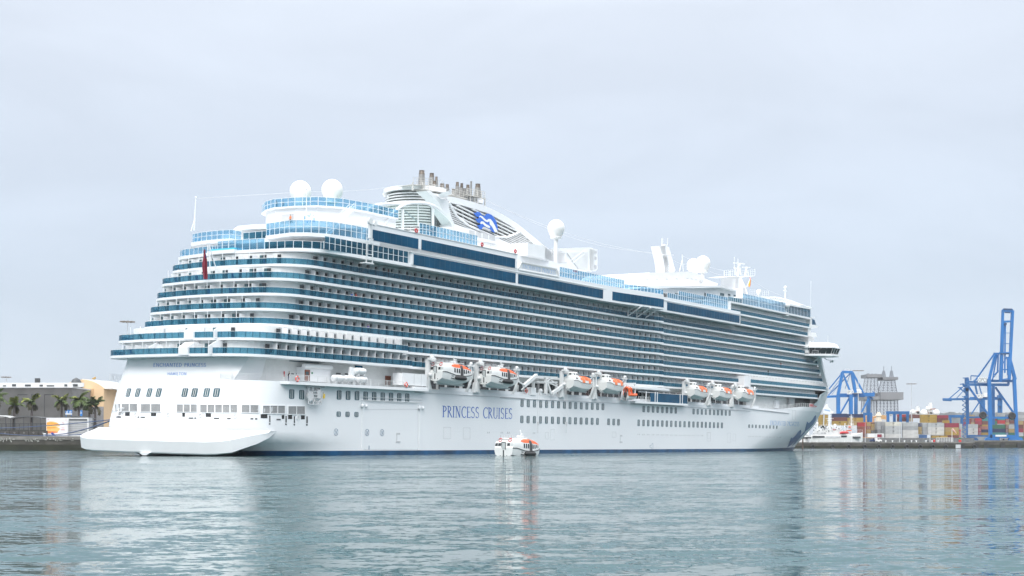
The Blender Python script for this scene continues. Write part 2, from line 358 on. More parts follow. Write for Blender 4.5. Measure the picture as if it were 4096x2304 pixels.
# stern name panel: the transom plating carried up to the first balcony deck
def tr_u(v, z):
    ut = lerp(z, [(13.3, -16.8), (17.3, -15.2)]); r = 9
    if v < r: return ut+r-math.sqrt(max(0, r*r-(r-v)**2))
    if v > BEAM-r: return tr_u(BEAM-v, z)
    return ut-.8*(1-((v-19.2)/10.2)**2)
q = MB(); rings = []
for z in (13.0, 14, 15, 16, 17.5):
    f = (z-13)/4.5; a, b = 4.6-1.4*f, 33.6-.4*f; vs_ = [a+(b-a)*i/24 for i in range(25)]
    rings.append([(tr_u(v, z)-.03, v, z) for v in vs_]+[(-9, vs_[-1], z), (-9, vs_[0], z)])
q.loft(rings, True, True); smoothish(q.build('stern_name_panel', HULLW, SHIP), 40)
def pan(px, py):                                       # pixel -> point on the panel's raked face
    a = S(px, py, u=-16); b = S(px, py, u=tr_u(a.y, a.z)-.05); return S(px, py, u=tr_u(b.y, b.z)-.06)
for s_, x0, x1, yb, yt in (('ENCHANTED PRINCESS', 686, 1152, 586, 554), ('HAMILTON', 810, 980, 660, 634)):
    q = MB(); wd = text(MB(), s_, lambda x, y, l: (0, 0, 0), serif=False)
    def fn(x, y, l): 
        p = pan(*r1(x0+(x1-x0)*x/wd+y*3, yb+(yt-yb)*y)); return p+Vector((-l-.01, 0, 0))
    text(q, s_, fn, serif=False, slant=.0); q.build('lettering', mat('stern_letter_blue', (.10, .24, .58), .4), SHIP)
# hull lettering amidships and at the bow
def side_text(s_, xa, xb, yb_a, yb_b, h, conv, m, bow=False):
    pa, pb = S(*conv(xa, yb_a), v=0), S(*conv(xb, yb_b), v=0); q = MB()
    wd = text(MB(), s_, lambda x, y, l: (0, 0, 0))
    def fn(x, y, l):
        u = pa.x+(pb.x-pa.x)*x/wd; z = pa.z+(pb.z-pa.z)*x/wd+h*y
        return (u, (hull_v(u, z) if bow else 0)-.02-l, z)
    text(q, s_, fn); return q.build('lettering', m, SHIP)
side_text('PRINCESS CRUISES', 1468, 2086, 1028, 1045, 2.35, r4, NAVY)
# the bow name is laid along the flare by photo position
q = MB(); s_ = 'ENCHANTED PRINCESS'; wd = text(MB(), s_, lambda x, y, l: (0, 0, 0))
def fn(x, y, l):
    f = x/wd; p, n = hull_hit(*r7(985+302*f, 1036+11*f-47*y+4*f*y)); return p+n*(.03+l)
text(q, s_, fn); q.build('lettering', LBLUE, SHIP)
# ---- hull windows
def hull_box(q, x, y, w_, h_, d=.05, off=0.0):
    p, n = hull_hit(x, y); a, b, n = frame(n); q.obox(p+n*off, a*w_/2, b*h_/2, n*d); return p, n, a, b
def hull_window(x, y, w_, h_):
    p, n = hull_hit(x, y)
    if p is None: return
    a, b, n = frame(n); q = MB(); k = .22
    def rr(w2, h2, o, r):                              # rounded rectangle
        pts = []
        for cx, cy, s0 in ((w2-r, h2-r, 0), (-w2+r, h2-r, 90), (-w2+r, -h2+r, 180), (w2-r, -h2+r, 270)):
            for i in range(4):
                t = R_(s0+30*i); pts.append(p+a*(cx+r*math.cos(t))+b*(cy+r*math.sin(t))+n*o)
        return pts
    o_, i_ = rr(w_/2, h_/2, .05, k), rr(w_/2-.07, h_/2-.07, .05, k*.8); bk = rr(w_/2, h_/2, -.03, k)
    q.loft([bk, o_, i_]); f = q.build('hull_window', TEALD, SHIP)
    q = MB(); pts = rr(w_/2-.06, h_/2-.06, .028, k*.8); q.add(pts, [tuple(range(len(pts)))]); q.build('pane', PORT, f)
    q = MB()
    for s_ in (-1, 1): q.obox(p+a*w_/6*s_+n*.045, a*.045, b*(h_/2-.08), n*.012)
    q.build('mullion', OFFW, f)
def row(conv, xs, y0, y1, w_, h_):
    for i, x in enumerate(xs):
        f = (x-xs[0])/(xs[-1]-xs[0]) if len(xs) > 1 else 0; hull_window(*conv(x, y0+(y1-y0)*f), w_, h_)
row(r1, [470, 552, 654, 736, 965, 1050, 1157, 1243], 813, 813, 1.25, 1.6)
row(r4, [146, 233], 826, 831, 1.3, 1.7); row(r4, [562, 641, 719, 795, 870, 945, 1018, 1090, 1160], 834, 859, 1.3, 1.7)
row(r5, [193, 248, 302, 356, 408, 461, 513, 565, 615, 664, 713, 762, 809, 856, 903], 906, 938, 1.2, 1.65)
row(r5, [1261, 1302, 1344, 1384, 1426, 1465, 1504, 1543], 957, 970, 1.2, 1.65)
row(r5, [1699, 1736, 1772, 1807, 1843, 1879, 1913, 1948, 1982, 2016], 979, 993, 1.2, 1.55)
row(r4, [558, 636, 714], 1001, 1005, 1.15, .95)
row(r5, [191, 246, 301, 354, 407, 460, 512, 563, 613, 662, 711, 760, 808, 855], 1048, 1066, 1.2, 1.65)
row(r5, [953, 998, 1040], 1069, 1073, 1.2, 1.6)
row(r5, [1217, 1260, 1301, 1343, 1384, 1425, 1464, 1503, 1543, 1581, 1620, 1660, 1698, 1735, 1772, 1807, 1843, 1878, 1913, 1948], 1078, 1101, 1.2, 1.65)
row(r7, [767, 801, 837, 875, 911, 947, 983, 1019, 1053], 1046, 1058, 1.1, 1.0)
# ---- mooring deck openings with mesh screens, fairleads
def patch(conv, x0, x1, y0, y1, off, n=5):
    rows_ = []
    for j in (0, 1):
        rr = []
        for i in range(n+1):
            p, nn = hull_hit(*conv(x0+(x1-x0)*i/n, y0+(y1-y0)*j)); rr.append(p+nn*off)
        rows_.append(rr)
    return rows_
for x0, x1, y0, y1 in ((262, 552, 912, 979), (577, 756, 914, 984), (893, 1075, 917, 986), (1097, 1427, 919, 989), (1460, 1612, 922, 990), (1646, 1843, 926, 998), (1868, 2018, 931, 1004)):
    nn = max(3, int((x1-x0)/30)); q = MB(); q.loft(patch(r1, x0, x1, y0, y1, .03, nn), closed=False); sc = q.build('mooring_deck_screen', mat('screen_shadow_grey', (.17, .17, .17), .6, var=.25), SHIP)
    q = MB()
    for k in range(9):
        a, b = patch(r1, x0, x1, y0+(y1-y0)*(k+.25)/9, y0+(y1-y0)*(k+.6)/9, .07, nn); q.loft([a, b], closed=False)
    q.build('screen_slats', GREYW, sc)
    q = MB(); nb = max(1, int((x1-x0)/60))
    for k in range(nb+1):
        x = x0+(x1-x0)*k/nb; p0, n0 = hull_hit(*r1(x, y0)); p1, _ = hull_hit(*r1(x, y1)); q.beam(p0+n0*.05, p1+n0*.05, .18, .1)
    for y in (y0, y1):
        pts = [hull_hit(*r1(x0+(x1-x0)*i/nn, y)) for i in range(nn+1)]
        for (a, na), (b, _) in zip(pts, pts[1:]): q.beam(a+na*.05, b+na*.05, .14, .1)
    q.build('screen_frame', WHITE, sc)
for x0, x1, y0, y1 in ((441, 481, 986, 1018), (668, 713, 990, 1020), (943, 966, 992, 1025), (1149, 1195, 995, 1027), (1630, 1688, 1003, 1038), (1815, 1836, 1010, 1043), (1870, 1906, 1010, 1044), (1983, 2016, 1013, 1047)):
    q = MB(); q.loft(patch(r1, x0, x1, y0, y1, .04, 2), closed=False); q.build('fairlead', BLACK, SHIP)
q = MB()
for x0, x1, y0, y1 in ((364, 406, 1022, 1034), (551, 565, 1023, 1035), (577, 616, 1025, 1036), (998, 1040, 1032, 1043), (1048, 1066, 1032, 1043), (1219, 1266, 1034, 1046), (1335, 1367, 1036, 1047), (1541, 1564, 1037, 1049), (1581, 1600, 1038, 1050), (1768, 1806, 1044, 1056)):
    q.loft(patch(r1, x0, x1, y0, y1, .035, 2), closed=False)
q.build('scupper_slots', DKGREY, SHIP)
for x0, x1, y0, y1 in ((1704, 1714, 1015, 1073), (1847, 1858, 1018, 1076), (1920, 1930, 1020, 1079), (2030, 2042, 1022, 1081)):
    q = MB(); q.loft(patch(r1, x0, x1, y0, y1, .05, 1), closed=False); q.loft(patch(r1, x0-2, x1, y1+8, y1+22, .03, 1), closed=False); q.build('overflow_slot', DKGREY, SHIP)
for x, y in ((532, 1006), (817, 1007), (1103, 1012), (1405, 1018), (1958, 1032)):
    p, n = hull_hit(*r1(x, y)); a, b, n = frame(n); q = MB(); 
    q.loft([[p+(a*math.cos(t)+b*math.sin(t))*.42*s_+n*d for t in [2*math.pi*i/14 for i in range(14)]] for s_, d in ((1, 0), (1, .1), (.55, .1))]); q.build('mooring_chock', OFFW, SHIP)
# ---- hull trim: rub strakes, fender columns, doors, marks
q = MB()
def strake(conv, pts, v=-.06, w_=.16, h_=.10):
    P = [S(*conv(x, y), v=0) for x, y in pts]
    for a, b in zip(P, P[1:]): q.beam((a.x, v, a.z), (b.x, v, b.z), w_, h_)
strake(r4, ((1225, 813), (2195, 862))); strake(r5, ((0, 858), (1010, 905), (1640, 938), (2195, 975)))
strake(r7, ((700, 860), (1175, 912)), -.12, .22, .16)
q.build('rubbing_strake', GREYW, SHIP)
for x in (1451, 1679):
    q = MB(); u = U(x, 5, 0); q.box(u-.35, u+.35, -.14, .1, .9, 9.6); q.box(u-.7, u+.7, -.25, .1, 9.5, 10.1); q.sphere((u-.5, -.2, 9.4), .36, 12, 8); q.sphere((u+.65, -.2, 9.4), .36, 12, 8); q.build('fender_column', HULLW, SHIP)
q = MB(); ua, ub_ = U(1440, 11, 0), U(1686, 11, 0); q.tube([(ua, -.25, 10.5), (ub_, -.25, 10.5)], .07); q.tube([(ua, -.25, 11.1), (ub_, -.25, 11.1)], .05); q.build('pipe_rail', OFFW, SHIP)
for x, y in ((535, 1160), (808, 1163), (939, 1164)):
    p = S(*r4(x, y), v=0); q = MB(); c = Vector((p.x, -.03, p.z)); r = .66
    q.loft([[c+Vector((r_*math.cos(t)*.9, 0, r_*math.sin(t))) for t in [2*math.pi*i/20 for i in range(20)]] for r_ in (r, r-.09)])
    for s_ in (-1, 1): q.beam(c+Vector((-.42, -.01*s_, -.48*s_)), c+Vector((.42, -.01*s_, .48*s_)), .02, .1, (0, 1, 0))
    q.build('thruster_mark', mat('mark_grey_blue', (.16, .24, .33), .5), SHIP)
q = MB()
def outline(conv, x0, x1, y0, y1):
    P = [S(*conv(x, y), v=0) for x, y in ((x0, y0), (x1, y0), (x1, y1), (x0, y1))]
    for i in range(4): a, b = P[i], P[(i+1) % 4]; q.beam((a.x, -.015, a.z), (b.x, -.015, b.z), .03, .05)
for d in ((r4, 1480, 1543, 1118, 1218), (r4, 1652, 1712, 1122, 1220), (r4, 780, 1255, 960, 1312), (r5, 400, 425, 1160, 1220), (r5, 445, 480, 1135, 1228), (r5, 985, 1018, 1158, 1205), (r5, 1820, 1848, 1165, 1215), (r7, 330, 368, 1112, 1200), (r7, 540, 575, 1118, 1215), (r7, 600, 628, 1128, 1200), (r7, 1215, 1245, 883, 980)): outline(*d)
q.build('shell_door_outline', GREYW, SHIP)
q = MB()
def marks(conv, xs, y0, y1, s_=.16):
    for i, x in enumerate(xs):
        for d in (0, 14):
            p, n = hull_hit(*conv(x+d, y0+(y1-y0)*i/max(1, len(xs)-1)))
            if p: a, b, n = frame(n); q.obox(p, a*.14, b*s_, n*.05)
marks(r4, [1866, 1984, 2042], 1163, 1163); marks(r5, [291], 1167, 1167)
marks(r5, [1210, 1252, 1293, 1335, 1376, 1417, 1457, 1497, 1536, 1575, 1613, 1651, 1690, 1728, 1765], 1180, 1190)
marks(r7, [764, 799, 835, 871, 907, 943, 979, 1014, 1046, 1078], 1153, 1162)
q.build('discharge_outlets', GREYW, SHIP)
for conv, x, y in ((r4, 1082, 1206), (r5, 1063, 1217)):
    p = S(*conv(x, y), v=0); q = MB(); q.box(p.x-.7, p.x+.7, -.06, .05, p.z-1, p.z-.75); q.box(p.x-.62, p.x-.4, -.05, .05, p.z-.75, p.z+.9); q.box(p.x-.4, p.x+.55, -.03, .05, p.z+.55, p.z+.9); q.build('recessed_step', GREYW, SHIP)
# bulbous-bow warning mark and tide mark
q = MB(); p = S(*r5(1330, 1285), v=0)
L = [(-.9, .25), (-.2, .25), (.35, .75), (.8, .75), (.8, -.75), (.35, -.75), (-.2, -.25), (-.9, -.25)]
for (a, b), (c, d) in zip(L, L[1:]+L[:1]): q.beam((p.x+a, -.02, p.z+b), (p.x+c, -.02, p.z+d), .03, .07)
p = S(*r4(825, 1297), v=0); q.box(p.x-.1, p.x+.1, -.03, .02, p.z-.4, p.z+.4)
q.build('hull_mark', MATS['mark_grey_blue'], SHIP)
# ---- bow livery: blue wave crescents laid on the flared plating
def wrap_poly(conv, pts, name, m, off=.05):
    # fill the outline with a fine grid of quads, each laid on the plating
    xs = [p[0] for p in pts]; ys = [p[1] for p in pts]; q = MB(); n = 26; dy = (max(ys)-min(ys))/n
    def spans(y):
        r = []
        for (x0, y0), (x1, y1) in zip(pts, pts[1:]+pts[:1]):
            if (y0 <= y) != (y1 <= y): r.append(x0+(x1-x0)*(y-y0)/(y1-y0))
        return sorted(r)
    for j in range(n):
        ya = min(ys)+dy*j+1e-3; yb = ya+dy*.999; ym = (ya+yb)/2
        sa, sm, sb = spans(ya), spans(ym), spans(min(yb, max(ys)-1e-3))
        for k in range(0, len(sm)-1, 2):
            A0, A1 = (sa[k], sa[k+1]) if len(sa) == len(sm) else (sm[k], sm[k+1]); B0, B1 = (sb[k], sb[k+1]) if len(sb) == len(sm) else (sm[k], sm[k+1])
            for i in range(4):
                f0, f1 = i/4, (i+1)/4; P = []
                for x, y in ((A0+(A1-A0)*f0, ya), (A0+(A1-A0)*f1, ya), (B0+(B1-B0)*f1, yb), (B0+(B1-B0)*f0, yb)):
                    pp, nn = hull_hit(*conv(x, y), False); P.append(pp+nn*off if pp else None)
                if all(P) and max((P[0]-P[2]).length, (P[1]-P[3]).length) < 9: q.quad(*P)
    return q.build(name, m, SHIP) if q.f else None
b4 = reg(8.587, 3000, 1700)
wrap_poly(b4, [(1270, 775), (1330, 640), (1410, 430), (1438, 456), (1470, 446), (1560, 360), (1640, 250), (1700, 187), (1738, 168), (1756, 190), (1752, 270), (1722, 380), (1690, 445), (1640, 470), (1560, 545), (1400, 690)], 'bow_wave_art', BOWBLUE)
wrap_poly(r7, [(1340, 1107), (1350, 1060), (1366, 998), (1382, 1016), (1420, 982), (1443, 942), (1455, 932), (1461, 950), (1455, 985), (1432, 1025), (1395, 1062)], 'bow_wave_art', BOWBLUE)
wrap_poly(r7, [(1503, 925), (1510, 880), (1525, 857), (1545, 825), (1562, 795), (1566, 800), (1548, 850), (1530, 895)], 'bow_wave_art', BOWBLUE)
wrap_poly(r7, [(1208, 1255), (1240, 1205), (1290, 1150), (1330, 1110), (1352, 1085), (1338, 1120), (1290, 1170), (1240, 1228)], 'bow_wave_art', BOWBLUE)
# ---------------------------------------------------------------- balcony decks
ZB = {0: 13.25, 1: 17.3, 2: 20.2, 3: 23.05, 4: 25.9, 5: 28.75, 6: 31.6, 7: 34.4, 8: 37.35, 9: 40.3, 10: 43.2}
UA = {1: -17.8, 2: -15.9, 3: -11.2, 4: -9.8, 5: -8.2, 6: -7.0, 7: -4.4, 8: -1.8}
XF = {1: 3271, 2: 3305, 3: 3298, 4: 3288, 5: 3279, 6: 3231, 7: 3230}
RC, VS, VL = 7.0, 1.5, -.2                            # corner radius, superstructure side plane, lower-deck (stern and bow) side plane
def stbd(k, dv=0):
    """starboard edge of deck k, from the bow aft to the start of the stern corner"""
    z = ZB[k]+.8; v0 = VL if k <= 2 else VS; pts = []
    uf = U(XF[k], z, v0)
    if k <= 2:
        u1 = U(3004, z, VL); pts += [(uf, VL+dv), (u1, VL+dv), (u1, VS+dv)]
    else: pts += [(uf, VS+dv)]
    b1, b0 = U(2656, z, 0), U(2541, z, 1.5)
    pts += [(b1, VS+dv), (b1, .1+dv), (b0, VS+dv)]
    if k <= 2: ue = U(1633 if k == 2 else 1650, z, VL); pts += [(ue, VS+dv), (ue, VL+dv)]
    return pts, v0
def deck_path(k, dv=0, du=0):
    pts, v0 = stbd(k, dv)
    port_f = (pts[0][0], BEAM-v0-dv)
    return pts+stern_end(19.2, UA[k]+du, max(2.5, RC-dv*.5), 1.3, v0+dv)+[port_f]
def front_arc(path): 
    u, v = path[-1]; return [(u+5, BEAM-6), (u+7.5, BEAM-13), (u+8.2, 19.2), (u+7.5, 13), (u+5, 6)]
ALLDIV, ALLDOOR = [], []
DECKS = {}
for k in range(1, 8):
    z = ZB[k]; path = deck_path(k); poly = path+front_arc(path)
    q = MB(); q.prism(poly, z, z+.46)
    d = q.build('balcony_deck', WHITE, SHIP); DECKS[k] = d
    # cabin block set back behind the balconies
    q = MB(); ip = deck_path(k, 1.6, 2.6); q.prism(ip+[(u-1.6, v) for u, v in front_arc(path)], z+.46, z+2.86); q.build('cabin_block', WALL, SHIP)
    q = MB()                                           # cabin fronts: shade beside the dividers and door glass painted as one grey
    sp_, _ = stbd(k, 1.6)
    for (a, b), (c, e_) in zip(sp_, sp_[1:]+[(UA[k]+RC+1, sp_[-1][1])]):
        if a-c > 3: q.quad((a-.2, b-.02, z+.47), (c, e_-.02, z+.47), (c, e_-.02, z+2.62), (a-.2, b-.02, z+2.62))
    q.build('cabin_front', mat('cabin_front_shade_grey', (.40, .42, .43), .4, var=.12, scale=1.2), d)
    gp = [(u, v) for u, v in deck_path(k, .1, .1)]
    q = MB(); q.wall(gp, z+.44, z+1.5, .03); g = q.build('glass_balustrade', TEAL, d)
    q = MB(); q.wall(gp, z+1.5, z+1.57, .09); q.build('top_rail', OFFW, d)
    q = MB(); acc = 0                                  # posts along the glass
    for (a, b), (c, e_) in zip(gp, gp[1:]):
        L = math.hypot(c-a, e_-b); step = 1.25 if L > 8 or b < 3 else 1.6
        n = int((L+acc)/step); 
        for i in range(1, n+1):
            f = (i*step-acc)/L
            if 0 <= f <= 1: x, y = a+(c-a)*f, b+(e_-b)*f; q.box(x-.035, x+.035, y-.05, y+.05, z+.4, z+1.5)
        acc = (L+acc)-n*step
    q.build('glass_post', TEALD, d, kind='stuff')
    # dividers and doors along the starboard side, one cabin every 2.48 m
    pts, v0 = stbd(k); ua = UA[k]+RC+1.5; u = pts[0][0]-1.2
    def v_at(u):
        for (a, b), (c, e_) in zip(pts, pts[1:]+[(ua-2, v0)]):
            if c <= u <= a and a-c > .01: return b+(e_-b)*(a-u)/(a-c)
        return None
    i = 0
    while u > ua-.5:
        v = v_at(u)
        if v is not None:
            full = k <= 2 and v < 0 and u < 60
            ALLDIV.append((u, v, z, k, full)); ALLDOOR.append((u-1.05, v, z, k))
        u -= 2.48; i += 1
def divider_mb(q, u, v, z, full):
    # panel across the balcony, its outer upper corner rounded
    pts = []
    w0, w1, h = v+(.5 if not full else .3), v+1.54, 2.02 if not full else 2.1
    r = .32
    for i in range(5): a = R_(180-90*i/4); pts.append((w0+r+r*math.cos(a), z+.46+h-r+r*math.sin(a)))
    pts += [(w1, z+.46+h), (w1, z+.46), (w0, z+.46)]
    n = len(pts)
    q.add([(u-.03, a, b) for a, b in pts]+[(u+.03, a, b) for a, b in pts], [tuple(range(n)), tuple(range(2*n-1, n-1, -1))]+[((i+1) % n, i, n+i, n+(i+1) % n) for i in range(n)])
    q.box(u-.05, u+.05, w1-.2, w1+.06, z+.46, z+2.84)
    q.box(u-.04, u+.04, v+.16, v+.24, z+.46, z+2.84) if full else None
ALLDIV.sort(key=lambda d: W((d[0], d[1], d[2])).length)
for d in ALLDIV[:100]:
    q = MB(); divider_mb(q, d[0], d[1], d[2], d[4]); q.build('balcony_divider', WHITE, SHIP)
q = MB()
for d in ALLDIV[100:]: divider_mb(q, d[0], d[1], d[2], d[4])
q.build('balcony_divider', WHITE, SHIP, kind='stuff')
ALLDOOR.sort(key=lambda d: W(d[:3]).length)
def door_mb(q, u, v, z):
    w_ = 1.6; q.box(u-.5, u+.55, v+1.50, v+1.57, z+.5, z+2.42)
for d in ALLDOOR[:100]:
    q = MB(); door_mb(q, *d[:3]); q.build('balcony_door', DOORG, SHIP)
q = MB()
for d in ALLDOOR[100:]: door_mb(q, *d[:3])
q.build('balcony_door', DOORG, SHIP, kind='stuff')
# stern-facing cabins: glazed doors, posts and white screens across the transom
q_, fins = MB(), []
for k in range(1, 8):
    z = ZB[k]; uw = UA[k]+2.6-1.3
    vs = [7.5+i*3.15 for i in range(9)]
    for i, v in enumerate(vs):
        off = 1.3*((v-19.2)/11.7)**2; u = uw+off*.9-.02
        rnd = random.Random(k*31+i)
        if not (k in (1, 2) and i in (4,)):
            q = MB(); q.box(u-.06, u+.1, v-.75, v+.05, z+.5, z+2.4); q.build('balcony_door', DOORG, SHIP)
            if rnd.random() < .6: q = MB(); q.box(u-.05, u+.1, v+.1, v+.85, z+.5, z+2.4); q.build('balcony_door', PORT, SHIP)
        if i < 8: q = MB(); q.box(u-1.5, u-.02, v+1.25, v+1.31, z+.46, z+2.3); q.box(u-2.3, u-2.22, v+1.24, v+1.32, z+1.4, z+2.84); q.build('stern_divider', WHITE, SHIP)
# corner cabin doors facing the stern quarter
# white raked fins tying the two lowest stern balconies together
for k, pls in ((1, [((688, 483), (735, 372), .16), ((1210, 483), (1252, 362), .16)]), (2, [((738, 348), (790, 238), .16), ((1257, 348), (1300, 228), .16)])):
    for (x0, y0), (x1, y1), t in pls:
        z = ZB[k]; pa = S(*r1(x0, y0), u=UA[k]+.1); vv = pa.y; q = MB()
        q.plate([(UA[k]-1.0, z+.3), (UA[k]-1.0, z+1.75), (UA[k]+1.2, z+2.86), (UA[k]+2.6, z+2.86), (UA[k]+2.6, z+.46)], vv-t/2, vv+t/2); q.build('stern_fin', WHITE, SHIP)
for k, x0, x1 in ((1, 908, 990), (2, 958, 1040)):
    z = ZB[k]; va, vb = S(*r1(x0, 440 if k == 1 else 310), u=UA[k]-1.2).y, S(*r1(x1, 440 if k == 1 else 310), u=UA[k]-1.2).y
    q = MB(); n = 2
    prof = [(UA[k]-1.25, z+.2), (UA[k]-1.25, z+1.6), (UA[k]+.2, z+2.5), (UA[k]+2.0, z+2.86), (UA[k]+2.6, z+2.86), (UA[k]+2.6, z+.46)]
    q.plate(prof, vb, va); q.build('stern_pylon', WHITE, SHIP)
# ---- promenade level under the lowest balconies
q = MB(); ip = [(U(3000, 15, 3.6), 3.6)]+stern_end(19.2, -13.2, 7, .8, 3.6)+[(U(3000, 15, 3.6), BEAM-3.6)]
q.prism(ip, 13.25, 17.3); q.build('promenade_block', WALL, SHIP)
WA, WB = U(1146, 13.5, -1.4), U(1716, 13.5, -1.4)
q = MB(); q.prism([(WA, 0), (WA+.8, -1.4), (WB, -1.4), (WB+.3, .4), (WA, .4)], 12.75, 13.3); q.build('promenade_walkway', WHITE, SHIP)
q = MB()
def rail(q, path, h=1.05, n=4, step=2.4, t=.05):
    acc = 0
    for a, b in zip(path, path[1:]):
        a, b = Vector(a), Vector(b); L = (b-a).length
        for i in range(n): o = Vector((0, 0, h*(i+1)/n)); q.beam(a+o, b+o, t if i == n-1 else t*.7)
        m = max(1, int(L/step))
        for i in range(m+1): p = a+(b-a)*i/m; q.beam(p, p+Vector((0, 0, h)), t*1.1)
rail(q, [(WA+.8, -1.35, 13.3), (WB-8.4, -1.35, 13.3)], 1.15, 5, 2.4, .07)
rail(q, [(-16.5, 7, 13.25), (-16.0, 4.6, 13.25), (-14.2, 2.5, 13.25), (-11.5, .9, 13.25), (-7.4, .12, 13.25), (WA+.6, -.1, 13.3)], 1.1, 4, 2.2, .05)
rail(q, [(-16.6, 35.6, 13.25), (-15, 36.6, 13.25), (-11, 38.0, 13.25)], 1.1, 5, 1.2, .05)
q.build('promenade_railing', OFFW, SHIP)
# things of the promenade wall
def side_box(conv, x0, x1, y0, y1, v, dv, name, m, parent=SHIP):
    a, b = S(*conv(x0, y1), v=v), S(*conv(x1, y0), v=v); q = MB(); q.box(a.x, b.x, v, v+dv, a.z, b.z); return q.build(name, m, parent)
n1 = reg(6.3, 1050, 1420); n2 = reg(6.3, 1450, 1380); n3 = reg(6.3, 2000, 1480); n4 = reg(6.3, 2480, 1480); n5 = reg(6.3, 2980, 1480)
dh = side_box(n1, 1060, 1706, 700, 300, 1.6, 2.2, 'deck_house', WHITE)
a, b = S(*n1(1040, 300), v=1.5), S(*n1(1735, 240), v=1.5); q = MB(); q.tube([(a.x, 1.5, a.z+.2), (b.x, 1.5, a.z+.2)], .42, 10); q.build('roof_edge', WHITE, dh)
side_box(n1, 1072, 1194, 655, 368, 1.5, .15, 'wooden_door', BROWN, dh); side_box(n1, 1100, 1165, 500, 420, 1.45, .1, 'door_pane', PORT, dh)
side_box(n2, 578, 712, 1010, 775, 3.5, .15, 'wooden_door', BROWN); side_box(n2, 840, 925, 900, 795, 3.5, .15, 'grey_cabinet', GREYW)
side_box(n1, 545, 562, 545, 410, 3.4, .1, 'fire_locker', RED); side_box(n1, 1240, 1270, 478, 430, 1.5, .06, 'exit_sign', mat('exit_green', (.03, .25, .12), .5), dh)
for x0, x1 in ((730, 795), (855, 885), (1000, 1032)): side_box(n1, x0, x1, 490, 460, 3.52, .1, 'promenade_window', DOORG)
for x0, x1, y0, y1 in ((1860, 1970, 485, 450), (2085, 2180, 500, 465)): side_box(n1, x0, x1, y0, y1, 3.52, .1, 'promenade_window', DOORG)
for x0, x1, y0, y1 in ((680, 1420, 190, 140), (2340, 2520, 310, 260)): side_box(n1, x0, x1, y0+20, y1, 3.5, .12, 'dark_window_band', BAND)
side_box(n2, 840, 970, 650, 588, 3.5, .12, 'vent_louvre', GREYW)
lk = side_box(n2, 1010, 1625, 1040, 700, -.9, 2.4, 'white_locker', WHITE)
q = MB(); 
for x in (1300, 1618, 1480):
    p0, p1 = S(*n2(x, 1030), v=-.93), S(*n2(x, 720), v=-.93); q.box(p0.x-.03, p0.x+.03, -.93, -.88, p0.z, p1.z)
q.build('locker_seam', GREYW, lk)
side_box(n2, 1300, 1640, 1110, 1045, -1.3, 1.6, 'locker_base', WHITE)
# gangway gantry folded against the hull, below the walkway
q = MB(); g0 = lambda x, y, v: tuple(S(*n1(x, y), v=v))
P = lambda x, y, v=-.9: Vector(g0(x, y, v))
for a, b in (((1265, 800), (1265, 1075)), ((1265, 1075), (1545, 1095)), ((1545, 1095), (1545, 930)), ((1265, 915), (1540, 930)), ((1265, 990), (1540, 1005)), ((1290, 1090), (1290, 1240)), ((1290, 1240), (1475, 1250)), ((1475, 1250), (1475, 1095)), ((1290, 1160), (1475, 1170)), ((1290, 1100), (1385, 1240)), ((1475, 1110), (1385, 1240)), ((1180, 1235), (1290, 1245)), ((1160, 830), (1160, 1230)), ((1260, 1080), (1180, 1170))):
    q.beam(P(*a), P(*b), .16)
for a, b in (((1120, 790), (1550, 800)), ((1230, 770), (1230, 850)), ((1450, 800), (1450, 870))): q.beam(P(*a, -.6), P(*b, -.6), .35)
pc = P(1182, 1035, -.6); q.tube([pc, pc+Vector((0, -.35, 0))], .85, 18)
q.obox(P(1410, 980, -.8), (.45, 0, 0), (0, .2, 0), (0, 0, .8)); q.build('gangway_gantry', GREYW, SHIP)
q = MB(); q.beam(P(1545, 1095, -.98), P(1552, 980, -.98), .3); q.build('yellow_buffer', YELLOW, SHIP)
